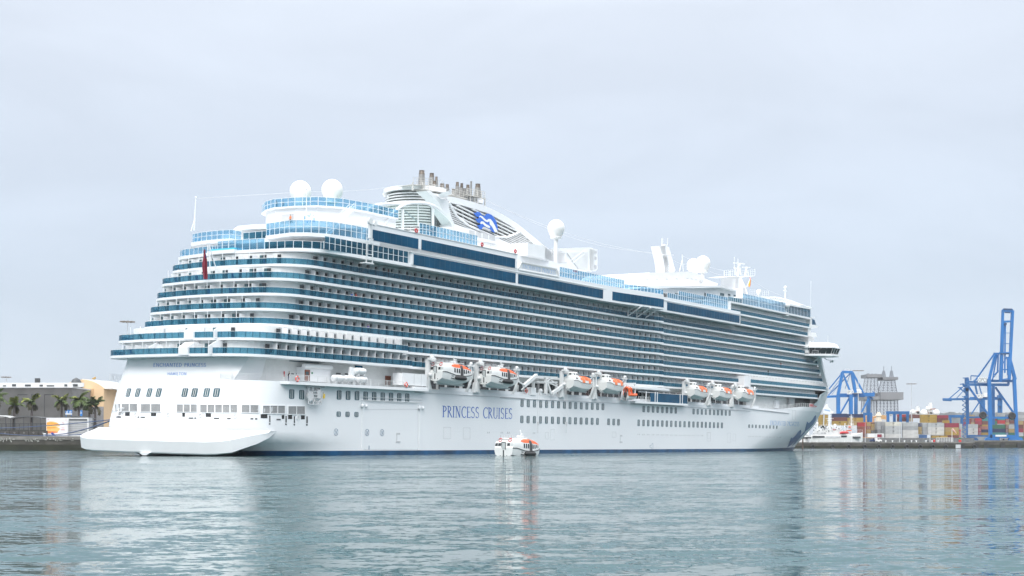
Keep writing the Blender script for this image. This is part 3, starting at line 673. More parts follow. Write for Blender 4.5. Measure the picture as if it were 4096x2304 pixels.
# ---- boat-deck recess: dark openings, posts and davits
UB0, UB1 = U(1720, 14, 3), U(3004, 14, 3)
q = MB(); q.box(UB0, UB1, .45, .52, 13.25, 13.9)
q.build('bulwark', HULLW, SHIP)
u = UB0+1; rr = random.Random(3)
while u < UB1-2:
    w_ = rr.uniform(1.2, 3.4); q = MB(); q.box(u, u+w_, 3.5, 3.6, 13.6, 16.2); q.build('boat_deck_window', DOORG, SHIP); u += w_+rr.uniform(.3, 1.6)
BOATS = [(1708, 1896, 'tender'), (1903, 2078, 'tender'), (2244, 2378, 'boat'), (2377, 2504, 'boat'), (2733, 2837, 'boat'), (2835, 2933, 'boat'), (2927, 3021, 'boat')]
for i, (x0, x1, ty) in enumerate(BOATS):
    for j, x in enumerate((x0-4, x0+(x1-x0)*.86)):
        u = U(x, 17, .2); q = MB(); zt = 19.9 if j == 0 else 19.4
        if j == 0:
            q.box(u-.4, u+.15, -.75, .1, 13.3, zt-.6); q.plate([(u-1.0, 13.1), (u+1.2, 13.1), (u+.4, 15.3), (u-.5, 15.3)], -.55, .3)
            q.box(u-.35, u+.15, -2.0, -.9, zt-1.0, zt-.55); q.sphere((u+.1, -1.1, zt-.1), .4, 12, 8); q.box(u-.55, u+.6, -1.5, -.5, zt-.7, zt-.25)
            q.sphere((u-.1, -1.0, 16.2), .4, 10, 6); q.beam((u+.4, -1, zt), (u+1.2, -1.3, zt-.5), .3)
        else:
            q.beam((u, .2, 13.3), (u+.4, -.6, 16), .45); q.beam((u+.4, -.6, 16), (u+.2, -.4, zt-.5), .45); q.beam((u-.5, .3, 13.3), (u+.7, -.3, 15.0), .25)
            q.sphere((u+.1, -.6, zt-.3), .42, 12, 8); q.box(u-.5, u+1.0, -.9, -.1, zt-.9, zt-.5); q.beam((u+.2, -.6, zt-.8), (u-1.6, -.5, zt-1.8), .16); q.beam((u+1.3, -.4, zt-.4), (u+1.3, -.3, 16.5), .14)
        q.build('davit', OFFW, SHIP)
# empty berth: davit arms swung out, falls hanging to the water
q = MB(); G = lambda x, y, v=-.6: Vector(tuple(S(*n3(x, y), v=v)))
for a, b, t in (((600, 400), (920, 130), .9), ((540, 500), (900, 170), .25), ((1300, 600), (1570, 400), .9), ((1340, 590), (1790, 240), .25), ((1570, 400), (1700, 260), .55), ((1190, 330), (1290, 610), .55), ((1150, 160), (1150, 600), .7), ((880, 160), (1440, 190), .45), ((920, 300), (1440, 310), .35), ((470, 290), (620, 390), .35), ((860, 230), (860, 470), .25), ((1210, 310), (1440, 410), .3), ((1280, 180), (1190, 300), .45), ((1290, 260), (1450, 380), .25)):
    q.beam(G(*a), G(*b), t*.8)
q.build('davit_arm', OFFW, SHIP)
q = MB()
for xs, y1 in (((948, 988), 1330), ((1668, 1698), 1330)):
    for x in xs: a, b = G(x, 150, -1.2), G(x, y1, -1.2); q.tube([a, b], .025, 5)
    c = G(sum(xs)/2-12, y1+20, -1.2); q.box(c.x-.25, c.x+.25, -1.35, -1.05, c.z-.4, c.z+.4); q.tube([c, c+Vector((0, 0, -2.2))], .07, 6)
q.build('boat_fall', GREYW, SHIP)
q = MB(); a, b = G(570, 600, .1), G(1180, 600, .1); rail(q, [(a.x, .1, 13.35), (b.x, .1, 13.35)], 1.1, 4, 1.5, .05)
q.box(G(820, 600).x, G(945, 600).x, -.2, 1, 13.3, 15); q.sphere((G(1095, 560).x, .2, 14.4), .5, 10, 7); q.box(G(1070, 600).x, G(1120, 600).x, 0, .6, 13.3, 14.2); q.build('boat_winch', WHITE, SHIP)
for x0, x1, y0, y1 in ((722, 790, 475, 385), (875, 925, 475, 390), (1020, 1090, 510, 400)): side_box(n3, x0, x1, y0, y1, 3.45, .12, 'dark_doorway', DKGREY)
# glazed lounge terrace forward of the boats, canopy frame above
a, b = S(*n4(460, 760), v=-1.2), S(*n4(1698, 860), v=-1.2); TZ = S(*n4(1100, 800), v=-1.2).z
q = MB(); q.box(a.x-2, b.x, -1.4, .2, TZ-.75, TZ-.2); q.build('terrace_slab', WHITE, SHIP)
q = MB(); c = S(*n4(755, 760), v=-1.2).x; q.box(c, b.x-.1, -1.25, -1.2, TZ-.2, TZ+2.15); q.build('terrace_glass', BAND, SHIP)
q = MB()
for x in (660, 885, 940, 1515, 1573): u = S(*n4(x, 700), v=-1.3).x; q.box(u-.12, u+.12, -1.36, -1.2, TZ-.3, TZ+2.4)
q.box(a.x, b.x-.1, -1.32, -1.2, TZ+2.15, TZ+2.25); rail(q, [(a.x, -1.25, TZ-.2), (c, -1.25, TZ-.2)], 1.2, 4, 1.1, .05); q.build('terrace_frame', WHITE, SHIP)
side_box(n4, 470, 960, 600, 510, 1.2, .3, 'lounge_glazing', BAND)
q = MB(); cz = S(*n4(700, 480), v=-.8).z; u0, u1 = S(*n4(150, 400), v=-.8).x, S(*n4(1230, 520), v=-.8).x
q.box(u0, u1, -1.0, -.5, cz-.1, cz+.45); n = 8
for i in range(n): uu = u0+(u1-u0)*i/n; q.beam((uu, 1.6, ZB[1]+.1), (uu+(u1-u0)/n*.85, -.75, cz+.3), .35, .25)
q.box(u0, u1, -.5, 3.6, cz-.25, cz-.1); q.build('terrace_canopy', WHITE, SHIP)
# ---- fore mooring deck: inner wall, railing, banner, bow plating
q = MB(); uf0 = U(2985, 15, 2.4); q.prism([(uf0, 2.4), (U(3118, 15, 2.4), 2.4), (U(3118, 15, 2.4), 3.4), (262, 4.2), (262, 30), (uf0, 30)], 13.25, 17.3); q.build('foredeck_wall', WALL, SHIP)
side_box(n5, 250, 780, 690, 640, 2.3, .1, 'dark_window_band', BAND); side_box(n5, 780, 860, 960, 760, 1.7, 1, 'foredeck_pillar', WHITE); side_box(n5, 1150, 1250, 860, 700, 2.2, .8, 'foredeck_pillar', GREYW)
q = MB(); q.box(U(3180, 15, 3.2), 251.5, 3.3, 3.45, 14.4, 17.2); q.build('foredeck_opening', DKGREY, SHIP)
# raised sheer strake: the plating climbs from the promenade to the bow
SH = [(205, 13.2), (217, 13.25), (228, 13.9), (236, 14.5), (262, 14.5)]
q = MB(); lo, hi = [], []
for i in range(24): u = 205+(262-205)*i/23; z = lerp(u, SH); lo.append((u, hull_v(u, 13.2), 13.2)); hi.append((u, hull_v(u, z)-.0, z))
q.loft([lo, hi, [(u, v+.3, z) for u, v, z in hi], [(u, v+.3, 13.2) for u, v, z in lo]], closed=False); q.build('bow_bulwark', HULLW, SHIP)
q = MB(); pth = [(u, hull_v(u, lerp(u, SH))+.1, lerp(u, SH)) for u in (206, 212, 218, 224, 230, 236, 242, 248, 254)]; rail(q, pth, 1.15, 4, 2.0, .07); q.build('bow_railing', OFFW, SHIP)
bn0, bn1 = 243.5, 254.5
q = MB(); n = 12
for i in range(n):
    u0, u1 = bn0+(bn1-bn0)*i/n, bn0+(bn1-bn0)*(i+1)/n; f = lambda u, z: (u, hull_v(u, 14.5)-.05-.05*math.sin(u*2), z)
    q.quad(f(u0, 14.45), f(u1, 14.45), f(u1, 15.75), f(u0, 15.75))
ban = q.build('rail_banner', mat('banner_pinkish_white', (.75, .62, .63), .7, var=.08), SHIP)
q = MB(); rr = random.Random(11); u = bn0+.5
while u < bn1-.6:                                      # illegible red lettering
    w_ = rr.uniform(.25, .5); z0, z1 = 14.75, 15.5
    for t in (0, w_-.06): q.box(u+t, u+t+.07, hull_v(u, 14.5)-.16, hull_v(u, 14.5)-.12, z0, z1)
    zz = rr.choice((z0, (z0+z1)/2, z1-.12)); q.box(u, u+w_, hull_v(u, 14.5)-.175, hull_v(u, 14.5)-.165, zz, zz+.07); u += w_+.25
q.build('banner_lettering', RED, ban)
# bow plating above the mooring deck, up to the forecastle
q = MB(); lowr = [None]*7
for i, z in enumerate((14.5, 15.5, 16.6, 17.6, 18.8, 20.0, 21.0)):
    ub = lerp(z, STEM); us0 = lerp(z, [(14.5, 248.5), (17.4, 249.8), (18.8, 251.5), (20.0, 256.5), (21, 258)]); r_ = []
    for j in range(31): u = ub-(ub-us0)*(j/30)**1.5; f = min(1, max(0, (u-us0)/7)); f = f*f*(3-2*f); r_.append((u, (hull_v(u, z)-.02)*f+(1-f)*(-.12 if z > 16.5 else hull_v(u, z)-.02), z))
    lowr[i] = r_[::-1]+[(u, BEAM-v, z) for u, v, z in r_[1:]]
# join with the hull top
ub = lerp(13.2, STEM); r_ = [(ub-(ub-248)*(j/30)**1.5, 0, 13.2) for j in range(31)]; r_ = [(u, hull_v(u, 13.2)-.01, 13.2) for u, _, _ in r_]
lowr.insert(0, r_[::-1]+[(u, BEAM-v, z) for u, v, z in r_[1:]])
q.loft(lowr, closed=False); q.add(lowr[-1], [tuple(range(len(lowr[-1])))]); smoothish(q.build('bow_plating', HULLW, SHIP), 60)
# raked white front of the superstructure
q = MB(); q.plate(SZ([r7(1482, 312), r7(1502, 318), r7(1562, 560), r7(1592, 690), r7(1570, 700), r7(1574, 640), r7(1552, 570)], .6), .3, 1.6)
q.build('raked_front_plate', WHITE, SHIP)
q = MB(); a = S(*r7(748, 600), v=-.3); q.box(U(2977, 20, -.3), U(3003, 20, -.3), -.25, 3, 19.4, 22.6); q.box(U(2997, 18, -.3), U(3012, 18, -.3), -.3, 3, 17.4, 19.4); q.build('corner_block', WHITE, SHIP)
# ---------------------------------------------------------------- upper decks
def glass_screen(path, z0, z1, step, tiers=2, parent=SHIP, g=None, name='glass_windscreen', t=.09, posts=True):
    """framed glass screen along a (u, v) path; z0/z1 heights"""
    q = MB(); q.wall(path, z0, z1, .025); s = q.build(name, g or SKYG, parent)
    q = MB(); zs = [z0+(z1-z0)*i/tiers for i in range(1, tiers+1)]
    for a, b in zip(path, path[1:]):
        for z in zs: q.beam((*a, z), (*b, z), t*.8)
    acc = 0
    for (a, b), (c, d) in zip(path, path[1:]):
        L = math.hypot(c-a, d-b)
        if L < 1e-3: continue
        n = int((L+acc)/step)
        for i in range(0, n+1):
            f = (i*step-acc)/L
            if 0 <= f <= 1: x, y = a+(c-a)*f, b+(d-b)*f; q.box(x-t/2, x+t/2, y-t/2-.03, y+t/2-.03, z0, z1+.03)
        acc = (L+acc)-n*step
    q.build('screen_frame', WHITE, s); return s
VF = -.3                                               # plane of the projecting upper side
def band_windows(path, z0, z1, step=1.75, name='window_band'):
    """dark blue glazing in panes along a path, with a hair-line joint between panes"""
    q = MB(); bk = MB()
    for (a, b), (c, d) in zip(path, path[1:]):
        L = math.hypot(c-a, d-b); n = max(1, round(L/step)); nx, ny = (d-b)/L, -(c-a)/L
        if ny > 0: nx, ny = -nx, -ny
        for i in range(n):
            f0, f1 = (i+.02)/n, (i+.98)/n; j = random.uniform(0, .012)
            P = [(a+(c-a)*f+nx*(.05+j), b+(d-b)*f+ny*(.05+j)) for f in (f0, f1)]
            q.quad((*P[0], z0), (*P[1], z0), (*P[1], z1), (*P[0], z1))
        bk.quad((a+nx*.03, b+ny*.03, z0), (c+nx*.03, d+ny*.03, z0), (c+nx*.03, d+ny*.03, z1), (a+nx*.03, b+ny*.03, z1))
    o = q.build(name, BAND, SHIP); bk.build('pane_joints', TEALD, o); return o
# deck 8: the open deck round the stern, its rail and windscreen
u8a, u8f = U(1640, 38, VF), U(2960, 38, VF)
p8 = [(u8a+2, VF)]+stern_end(19.2, UA[8], 7.5, 1.3, .2)+[(u8a+2, BEAM-VF)]
p8[1:1] = [(20, VF), (9, -.05)]
q = MB(); q.prism(p8, ZB[8], ZB[8]+.62); D8 = q.build('open_deck', WHITE, SHIP)
ends = stern_end(19.2, UA[8]+.15, 7.4, 1.3, .35)
ui = next(i for i, (u, v) in enumerate(ends) if v > 8)
glass_screen([(U(1297, 39, 0), .1)]+ends[:ui+1], ZB[8]+.6, ZB[8]+1.95, 1.7, 1, D8, TEAL, 'glass_balustrade')
glass_screen(ends[ui:ui+5], ZB[8]+.6, ZB[8]+2.6, 1.7, 1, D8, SKYG, 'glass_balustrade')
glass_screen(ends[-14:], ZB[8]+.6, ZB[8]+1.9, 1.5, 1, D8, SKYG, 'glass_balustrade')
glass_screen([(u8a-.6, VF+.05), (U(1300, 39, 0), .0)], ZB[8]+.6, ZB[8]+2.95, 1.55, 2, D8, TEAL)
# pool platform hanging over the stern
a, b = S(*r2(600, 905), u=UA[8]-1.2), S(*r2(868, 900), u=UA[8]-1.2)
q = MB(); q.box(UA[8]-2.0, UA[8]+6, b.y, a.y, ZB[8]+.1, ZB[8]+.75); q.build('pool_platform', WHITE, SHIP)
q = MB(); q.box(UA[8]-1.6, UA[8]+4, b.y+.1, a.y-.2, ZB[8]+.78, ZB[8]+1.12); q.build('pool_edge', CYAN, SHIP)
q = MB(); rail(q, [(UA[8]-1.6, b.y+.2, ZB[8]+1.1), (UA[8]-1.6, a.y-.3, ZB[8]+1.1)], 1.6, 3, 1.4, .06); q.build('platform_railing', OFFW, SHIP)
# glazed house behind the open deck, shade under the terrace painted into its walls
q = MB(); hp = [(u8a+1, 2.8), (14, 2.8), (10.5, 5), (9, 9), (9, 29), (11, 34), (u8a+1, 35.6)]
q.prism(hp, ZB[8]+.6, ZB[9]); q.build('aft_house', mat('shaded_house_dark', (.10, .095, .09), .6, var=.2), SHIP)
q = MB()
for a, b in zip(hp[:-1], hp[1:-1]):
    a, b = Vector(a), Vector(b); d = (b-a).normalized(); n = Vector((d.y, -d.x)); n = n if n.x <= 0.01 and (n.y < 0 or n.x < 0) else -n
    m = max(1, int((b-a).length/1.9))
    for i in range(m):
        p, r_ = a+(b-a)*(i+.06)/m+n*.05, a+(b-a)*(i+.94)/m+n*.05; q.quad((*p, ZB[8]+.9), (*r_, ZB[8]+.9), (*r_, ZB[9]-.25), (*p, ZB[9]-.25))
q.build('house_glazing', DOORG, SHIP)
# deck 9: terrace and the aft round platform
p9 = [(u8a+2, VF), (18, VF), (10, -.1), (4.5, .8), (1.2, 3.0), (-.2, 6), (1.0, 13.5), (3.5, 14.5), (3.5, 22), (.8, 22.2), (.4, 25), (.6, 30), (1.6, 34), (4.5, 37), (10, 38.2), (u8a+2, 38.6)]
q = MB(); q.prism(p9, ZB[9], ZB[9]+.7); D9 = q.build('terrace_deck', WHITE, SHIP)
glass_screen([(u8a-10, VF+.1), (18, VF+.1), (10, 0), (4.6, .9), (1.35, 3.1), (-.05, 6.1), (1.1, 13.4)], ZB[9]+.7, ZB[9]+3.0, 1.45, 2, D9)
glass_screen([(1.1, 13.4), (3.6, 14.6), (3.6, 21.8)], ZB[9]+.7, ZB[9]+2.1, 1.7, 1, D9, TEAL, 'glass_balustrade')
glass_screen([(3.6, 22.4), (1.0, 22.5), (.6, 25), (.8, 30), (1.8, 33.8), (4.6, 36.8), (10, 38)], ZB[9]+.7, ZB[9]+2.4, 1.5, 2, D9)
q = MB()
for u, v in ((7, 4.5), (16, 1.2), (4, 16.5)): q.tube([(u, v, ZB[8]+.6), (u, v, ZB[9])], .22, 8)
q.build('deck_pillar', WHITE, SHIP)
# deck 10 and the house with the radomes
p10 = [(U(1492, 43.5, 0), 0), (20, 0), (12.5, 1.2), (8.5, 4.5), (7.2, 9), (6.4, 12), (4.0, 20), (4.2, 24), (7, 28), (14, 32), (26, 34), (U(1492, 43.5, 0), 34)]
q = MB(); q.prism(p10, ZB[10]-.15, ZB[10]+.75); D10 = q.build('sun_deck', WHITE, SHIP)
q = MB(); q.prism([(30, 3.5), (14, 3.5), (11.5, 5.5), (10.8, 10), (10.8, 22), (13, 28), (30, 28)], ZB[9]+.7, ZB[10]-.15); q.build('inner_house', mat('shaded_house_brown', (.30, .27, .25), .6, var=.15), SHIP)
hz = ZB[10]+1.0
h10 = [(30, 5.5), (20.5, 5.5), (14.5, 6.5), (10.8, 9.5), (9.2, 13.5), (8.8, 18.5), (10.2, 22), (13, 25), (18, 27), (30, 28)]
q = MB(); q.prism(h10, hz-.3, hz+3.2); HS = q.build('radome_house', WHITE, SHIP)
q = MB(); q.prism([(u+(-.6 if u < 25 else 0), v+(-.7 if v < 12 else .7 if v > 22 else 0)) for u, v in h10], hz+3.2, hz+3.5); q.build('roof_slab', WHITE, HS)
glass_screen([(u+(-.5 if u < 25 else 0), v+(-.6 if v < 12 else .6 if v > 22 else 0)) for u, v in h10], hz+3.5, hz+5.15, 1.6, 2, HS)
def on_face(px, conv, u=None, v=None): return S(*conv(*px), u=u, v=v)
q = MB(); a, b = on_face((1320, 640), r2, u=9.0), on_face((1430, 540), r2, u=9.0); q.box(8.7, 9.6, b.y, a.y, a.z, b.z); q.build('doorway_recess', GREYW, HS)
rr = random.Random(5); q = MB()
for i in range(16):                                    # blue mosaic roundels on the house wall
    px = (rr.uniform(1588, 1690), rr.uniform(548, 640)); p = on_face(px, r2, u=None, v=None) if False else S(*r2(*px), u=10.0+(0))
    q.lathe((0, 0, 0), [(.01, 0)], 3) if False else None
    r_ = rr.uniform(.1, .28); c = Vector((9.6, p.y, p.z)); 
    q.add([c+Vector((-.9-.004*i, math.cos(t)*r_, math.sin(t)*r_)) for t in [2*math.pi*k/10 for k in range(10)]], [tuple(range(10))])
q.build('wall_roundels', LBLUE, HS)
# stair from the terrace up to the radome deck
q = MB(); a, b = S(*r2(1800, 735), v=1.5), S(*r2(2040, 490), v=4.5)
for dv in (0, 1.1):
    o = Vector((0, dv, 0)); q.beam(a+o, b+o, .1, .35); 
    for h in (.55, 1.1): q.beam(a+o+Vector((0, 0, h)), b+o+Vector((0, 0, h)), .06)
    for i in range(9): p = a+(b-a)*i/8+o; q.beam(p, p+Vector((0, 0, 1.1)), .05)
for i in range(14): p = a+(b-a)*(i+.5)/14; q.box(p.x-.15, p.x+.15, p.y, p.y+1.1, p.z, p.z+.06)
q.build('stairway', WHITE, SHIP)
# radomes
def radome(c, r, zb, name='radome', mt=WHITE, ped=.45):
    """ball on a flared collar and pedestal; c centre, zb foot"""
    q = MB(); prof = [(ped*r, zb-c.z), (ped*r*.95, -1.32*r), (.62*r, -1.22*r), (.66*r, -1.16*r), (.66*r, -1.02*r), (.62*r, -1.0*r), (.76*r, -.75*r)]
    if zb > c.z-1.3*r: prof = prof[2:]
    for i in range(6, 17): t = math.pi*i/16; prof.append((max(.01, r*math.sin(t)), -r*math.cos(t)))
    q.lathe(c, prof, 26); return smoothish(q.build(name, mt, SHIP), 45)
RADW = mat('radome_white', (.80, .80, .79), .4, var=.015)
def rad_at(conv, x, y, rpx, sc, v, zb, ped=.45): 
    c = S(*conv(x, y), v=v); Y = W(c).y; radome(c, rpx/sc/F*Y, zb(c) if callable(zb) else zb, mt=RADW, ped=ped)
rad_at(r2, 1503, 314, 107, 2.498, 23, lambda c: c.z-3.0); rad_at(r2, 1821, 300, 107, 2.498, 15, lambda c: c.z-2.7)
rad_at(m7, 686, 196, 128, 3.715, 5, 45.0, .24); rad_at(m8, 1345, 462, 150, 4.954, 8, 48.4, .24); rad_at(m8, 1158, 500, 135, 4.954, 20, lambda c: c.z-4.2); rad_at(m8, 548, 490, 100, 4.954, 27, lambda c: c.z-4.5)
# ---- the projecting upper side: two tiers of dark glazing
zB, zb0, zb1, zc = 37.35, 37.85, 40.0, 41.25           # lower fascia foot, lower band, top of tier
q = MB()
bulge0, bulge1 = U(2405, 38.5, VF), U(2664, 38.5, -3.0)
bl = [(bulge0, VF), (bulge0+8, VF-.5), (bulge0+16, VF-1.5), (bulge1-4, -2.9), (bulge1-1.2, -2.9), (bulge1, -2.2), (bulge1+.2, VF)]
p8b = [(u8a, VF+.6), (u8a+.5, VF)]+bl+[(u8f, VF), (u8f, 8), (u8f, 31), (u8f, BEAM-VF), (u8a, BEAM-VF)]
q.prism(p8b, zB, zc); UP1 = q.build('upper_side', HULLW, SHIP)
u9a, u9f = U(1470, 42, VF), U(2070, 42, VF)
q = MB(); q.prism([(u9a, VF+.7), (u9a+.8, VF), (u9f-.2, VF), (u9f, VF+.3), (u9f, BEAM-VF), (u9a, BEAM-VF)], 40.35, 44.35); q.build('upper_side', HULLW, SHIP)
u1 = U(2067, 39, VF); u2 = U(2416, 39, VF)
band_windows([(u8a+1.1, VF), (u1-.5, VF)], zb0, zb1); band_windows([(u1+.5, VF), (u2-.5, VF)], zb0, zb1)
band_windows([(u2+.5, VF)]+bl[1:6], zb0, zb1); band_windows([(U(2668, 39, VF), VF), (u8f-.5, VF)], zb0, zb1)
um = U(1679, 42, VF); band_windows([(u9a+1.5, VF), (um-.5, VF)], 41.15, 43.2); band_windows([(um+.5, VF), (u9f-1.0, VF)], 41.15, 43.2)
q = MB(); q.box(u8a, u8f, VF-.14, VF, 40.25, 40.38); q.box(u8a, u8f, VF-.12, VF, 37.35, 37.6) if False else None
q.box(u9a, u9f, VF-.12, VF, 44.2, 44.35); q.build('side_gutter', OFFW, SHIP)
q = MB()                                               # struts under the glass walkway
for x in (2545, 2580, 2610): u = U(x, 36, -1); q.beam((u, 1.4, 34.9), (u, -2.6, zB), .22); q.beam((u, 1.4, 34.9), (u, 1.4, zB), .22); q.beam((u+.1, 1.4, 36.2), (u, -1.2, zB), .15)
q.build('walkway_strut', WHITE, SHIP)
# windscreens along the upper side
glass_screen([(U(1678, 45, 0), .1), (U(1910, 45, 0), .1)], 44.35, 46.55, 1.15, 2)
glass_screen([(U(2239, 42, 0), .1), (U(2499, 42, 0), .1)], zc, zc+2.3, 1.15, 2); glass_screen([(U(2499, 42, 0), .1), (bulge0+16, -1.2), (bulge1-1.3, -2.7), (bulge1-.1, -2.0), (bulge1, .2)], zc, zc+1.3, 1.5, 1)
glass_screen([(U(2671, 42, 0), .2), (U(2716, 42, 0), .2)], zc, zc+1.4, 1.2, 1); glass_screen([(U(2716, 42, 0), .2), (U(2914, 42, 0), .2)], zc, zc+2.5, 1.2, 2)
q = MB(); rail(q, [(U(1480, 45, 0), .1, 44.35), (U(1676, 45, 0), .1, 44.35)], 1.1, 3, 2.4, .06); rail(q, [(U(1912, 45, 0), .1, 44.35), (U(2062, 45, 0), .1, 44.35)], 1.1, 3, 2.4, .05); q.build('deck_railing', OFFW, SHIP)
for x, y in ((1313, 845), (1645, 912), (655, 705)):
    p = S(*r3(x, y), v=VF); q = MB(); R0 = .45
    q.loft([[(p.x+r_*math.cos(t), VF-.2+d, p.z+r_*math.sin(t)) for t in [2*math.pi*i/14 for i in range(14)]] for r_, d in ((R0, .1), (R0, -.08), (R0*.55, -.08), (R0*.55, .1))], True); o = q.build('life_ring', RED, SHIP)
# the big name sign on the upper side
zs0 = 41.35; ps = SZ([m7(118, 800), m7(168, 700), m7(690, 800), m7(722, 905), m7(715, 918), m7(130, 815)], VF)
q = MB()
for (a, b), (c, d) in zip(ps, ps[1:]+ps[:1]): q.beam((a, -.4, b), (c, -.4, d), .16, .2)
q.plate([(a+(c_-a)*0, b) for (a, b), c_ in zip([ps[1], ps[2], ps[3], ps[5], ps[0]], [0]*5)], -.2, -.05)
sg = q.build('name_sign', OFFW, SHIP)
q = MB(); wd = text(MB(), 'ENCHANTED PRINCESS', lambda x, y, l: (0, 0, 0)); A0, A1, T0 = S(*m7(188, 790), v=-.3), S(*m7(682, 888), v=-.3), S(*m7(188, 728), v=-.3)
text(q, 'ENCHANTED PRINCESS', lambda x, y, l: (A0.x+(A1.x-A0.x)*x/wd, -.32-l, A0.z+(A1.z-A0.z)*x/wd+(T0.z-A0.z)*y)); q.build('lettering', LBLUE, sg)
# inner white wall, radome platform, movie-screen house
q = MB(); q.plate(SZ([m7(80, 590), m7(270, 560), m7(270, 615), m7(700, 700), m7(700, 800), m7(130, 790)], 4), 4, 10); q.plate(SZ([m7(700, 720), m7(860, 715), m7(960, 740), m7(1000, 800), m7(1000, 870), m7(700, 830)], 6), 6, 12); q.build('inner_wall', WHITE, SHIP)
a, b = S(*m7(258, 600), v=2.2), S(*m7(525, 488), v=2.2); c = S(*m7(832, 690), v=5)
q = MB(); q.prism([(a.x, 2.2), (b.x, 2.2), (b.x+7, 5), (b.x+10, 12), (a.x, 12)], a.z, b.z+.3); pf = q.build('radome_platform', WHITE, SHIP)
q = MB()
for i in range(5):
    f0, f1 = i/5+.03, i/5+.17; P = lambda f: (b.x+7*f-.1, 2.2+2.8*f-.14)
    q.quad((*P(f0), a.z+.4), (*P(f1), a.z+.4), (*P(f1), b.z), (*P(f0), b.z))
q.build('platform_louvre', GREYW, pf)
def louvre_face(pxs, conv, v, n, name, back=GREYW, m=WHITE, t=.12, gap=.55):
    P = [S(*conv(x, y), v=v) for x, y in pxs]          # TL, TR, BR, BL
    q = MB()
    for i in range(n):
        f = (i+.5)/n; a, b = P[0]+(P[3]-P[0])*f, P[1]+(P[2]-P[1])*f; h = (P[0]-P[3]).length/n*gap
        q.beam((a.x, v-.1, a.z), (b.x, v-.1, b.z), t*2, h)
    return q.build(name, m, SHIP)
q = MB(); MS = SZ([m7(700, 498), m7(1195, 478), m7(1240, 500), m7(1300, 510), m7(1300, 800), m7(1285, 830), m7(1240, 835), m7(1000, 800), m7(830, 700), m7(820, 560)], 9); q.plate(MS, 9, 24); sh_ = q.build('movie_screen_house', WHITE, SHIP)
louvre_face([(835, 555), (1150, 552), (1140, 825), (1010, 800)], m7, 8.95, 26, 'screen_louvres', m=OFFW, gap=.62); louvre_face([(1185, 505), (1245, 508), (1240, 825), (1190, 830)], m7, 8.95, 22, 'screen_louvres', m=OFFW, gap=.62)
q = MB()
for y0, y1 in ((530, 570), (615, 665), (740, 800)): P = SZ([m7(1258, y0), m7(1290, y0+8), m7(1288, y1), m7(1258, y1)], 8.9); q.plate(P, 8.88, 8.95)
q.build('screen_opening', GREYW, sh_)
q = MB(); a, b = S(*m7(880, 695), v=7), S(*m7(1110, 520), v=7)
for o in (Vector((0, 0, 0)), Vector((0, 0, -1.0))): q.beam(a+o, b+o, .12)
for i in range(10): p, r_ = a+(b-a)*i/10, a+(b-a)*(i+1)/10+Vector((0, 0, -1)); q.beam(p, r_, .06)
q.build('service_crane', WHITE, SHIP)
side_box(m7, 975, 1012, 855, 815, 1.5, .6, 'red_locker', RED)
# ---------------------------------------------------------------- funnel
VA = 8.0
FUN = empty('funnel'); FUN.parent = SHIP
def ribbon(outer, inner, v0, v1, name, m, parent=FUN):
    q = MB(); n = len(outer)
    for i in range(n-1): q.plate([outer[i], outer[i+1], inner[i+1], inner[i]], v0, v1)
    return q.build(name, m, parent)
OUT = SZ([r3(958, 362), r3(1020, 366), r3(1130, 392), r3(1300, 440), r3(1430, 492), r3(1560, 560), r3(1680, 640), r3(1790, 730), r3(1900, 820), r3(1990, 888)], VA)
INN = SZ([r3(975, 405), r3(1020, 432), r3(1130, 455), r3(1250, 490), r3(1370, 530), r3(1490, 590), r3(1600, 655), r3(1695, 722), r3(1790, 795), r3(1872, 872)], VA)
ribbon(OUT, INN, VA, VA+4.5, 'funnel_arch', WHITE); ribbon([(u, z) for u, z in OUT], INN, BEAM-VA-4.5, BEAM-VA, 'funnel_arch', WHITE)
q = MB()                                               # roof skin between the arches and dark core
for i in range(len(OUT)-1): (a, b), (c, d) = OUT[i], OUT[i+1]; q.quad((a, VA+4.4, b-.05), (c, VA+4.4, d-.05), (c, BEAM-VA-4.4, d-.05), (a, BEAM-VA-4.4, b-.05))
q.build('funnel_roof', WHITE, FUN)
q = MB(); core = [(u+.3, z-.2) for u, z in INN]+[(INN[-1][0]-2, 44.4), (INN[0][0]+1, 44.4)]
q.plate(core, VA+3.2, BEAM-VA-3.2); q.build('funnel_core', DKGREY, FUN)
q = MB()                                               # the fore louvre grid: long slats and cross ribs, following the arch
def inside_z(u): return lerp(u, INN)
z = 47.5; ua0 = INN[0][0]
base_line = SZ([r3(1035, 650), r3(1450, 770), r3(1770, 912)], VA)
zb_at = lambda u: lerp(u, base_line)
big = SZ([r3(985, 425), r3(1060, 560), r3(1180, 655), r3(1260, 690), r3(1450, 772), r3(1570, 770), r3(1660, 735), r3(1705, 710)], VA)
zbig = lambda u: lerp(u, big)
us = [ua0+.6+(INN[-1][0]-ua0-1.2)*i/60 for i in range(61)]
nsl = 13
for j in range(nsl):
    pts = []
    for u in us:
        top, bot = inside_z(u)-.1, zbig(u) if u < big[-1][0] else 1e9
        zz = 57.0-j*.80-(u-ua0)*.14
        if bot < zz < top: pts.append((u, zz))
        else:
            if len(pts) > 1: q.beam((pts[0][0], VA+.2, pts[0][1]), (pts[-1][0], VA+.2, pts[-1][1]), .5, .30)
            pts = []
    if len(pts) > 1: q.beam((pts[0][0], VA+.2, pts[0][1]), (pts[-1][0], VA+.2, pts[-1][1]), .5, .30)
for i in range(14):
    u = ua0+2+i*2.6; top, bot = inside_z(u)-.1, zbig(u)
    if top > bot+.8 and u < big[-1][0]: q.beam((u, VA+1.4, top), (u+1.5*(top-bot)/5, VA+1.4, bot), .18, .5)
q.build('louvre_grid', OFFW, FUN)
q = MB()
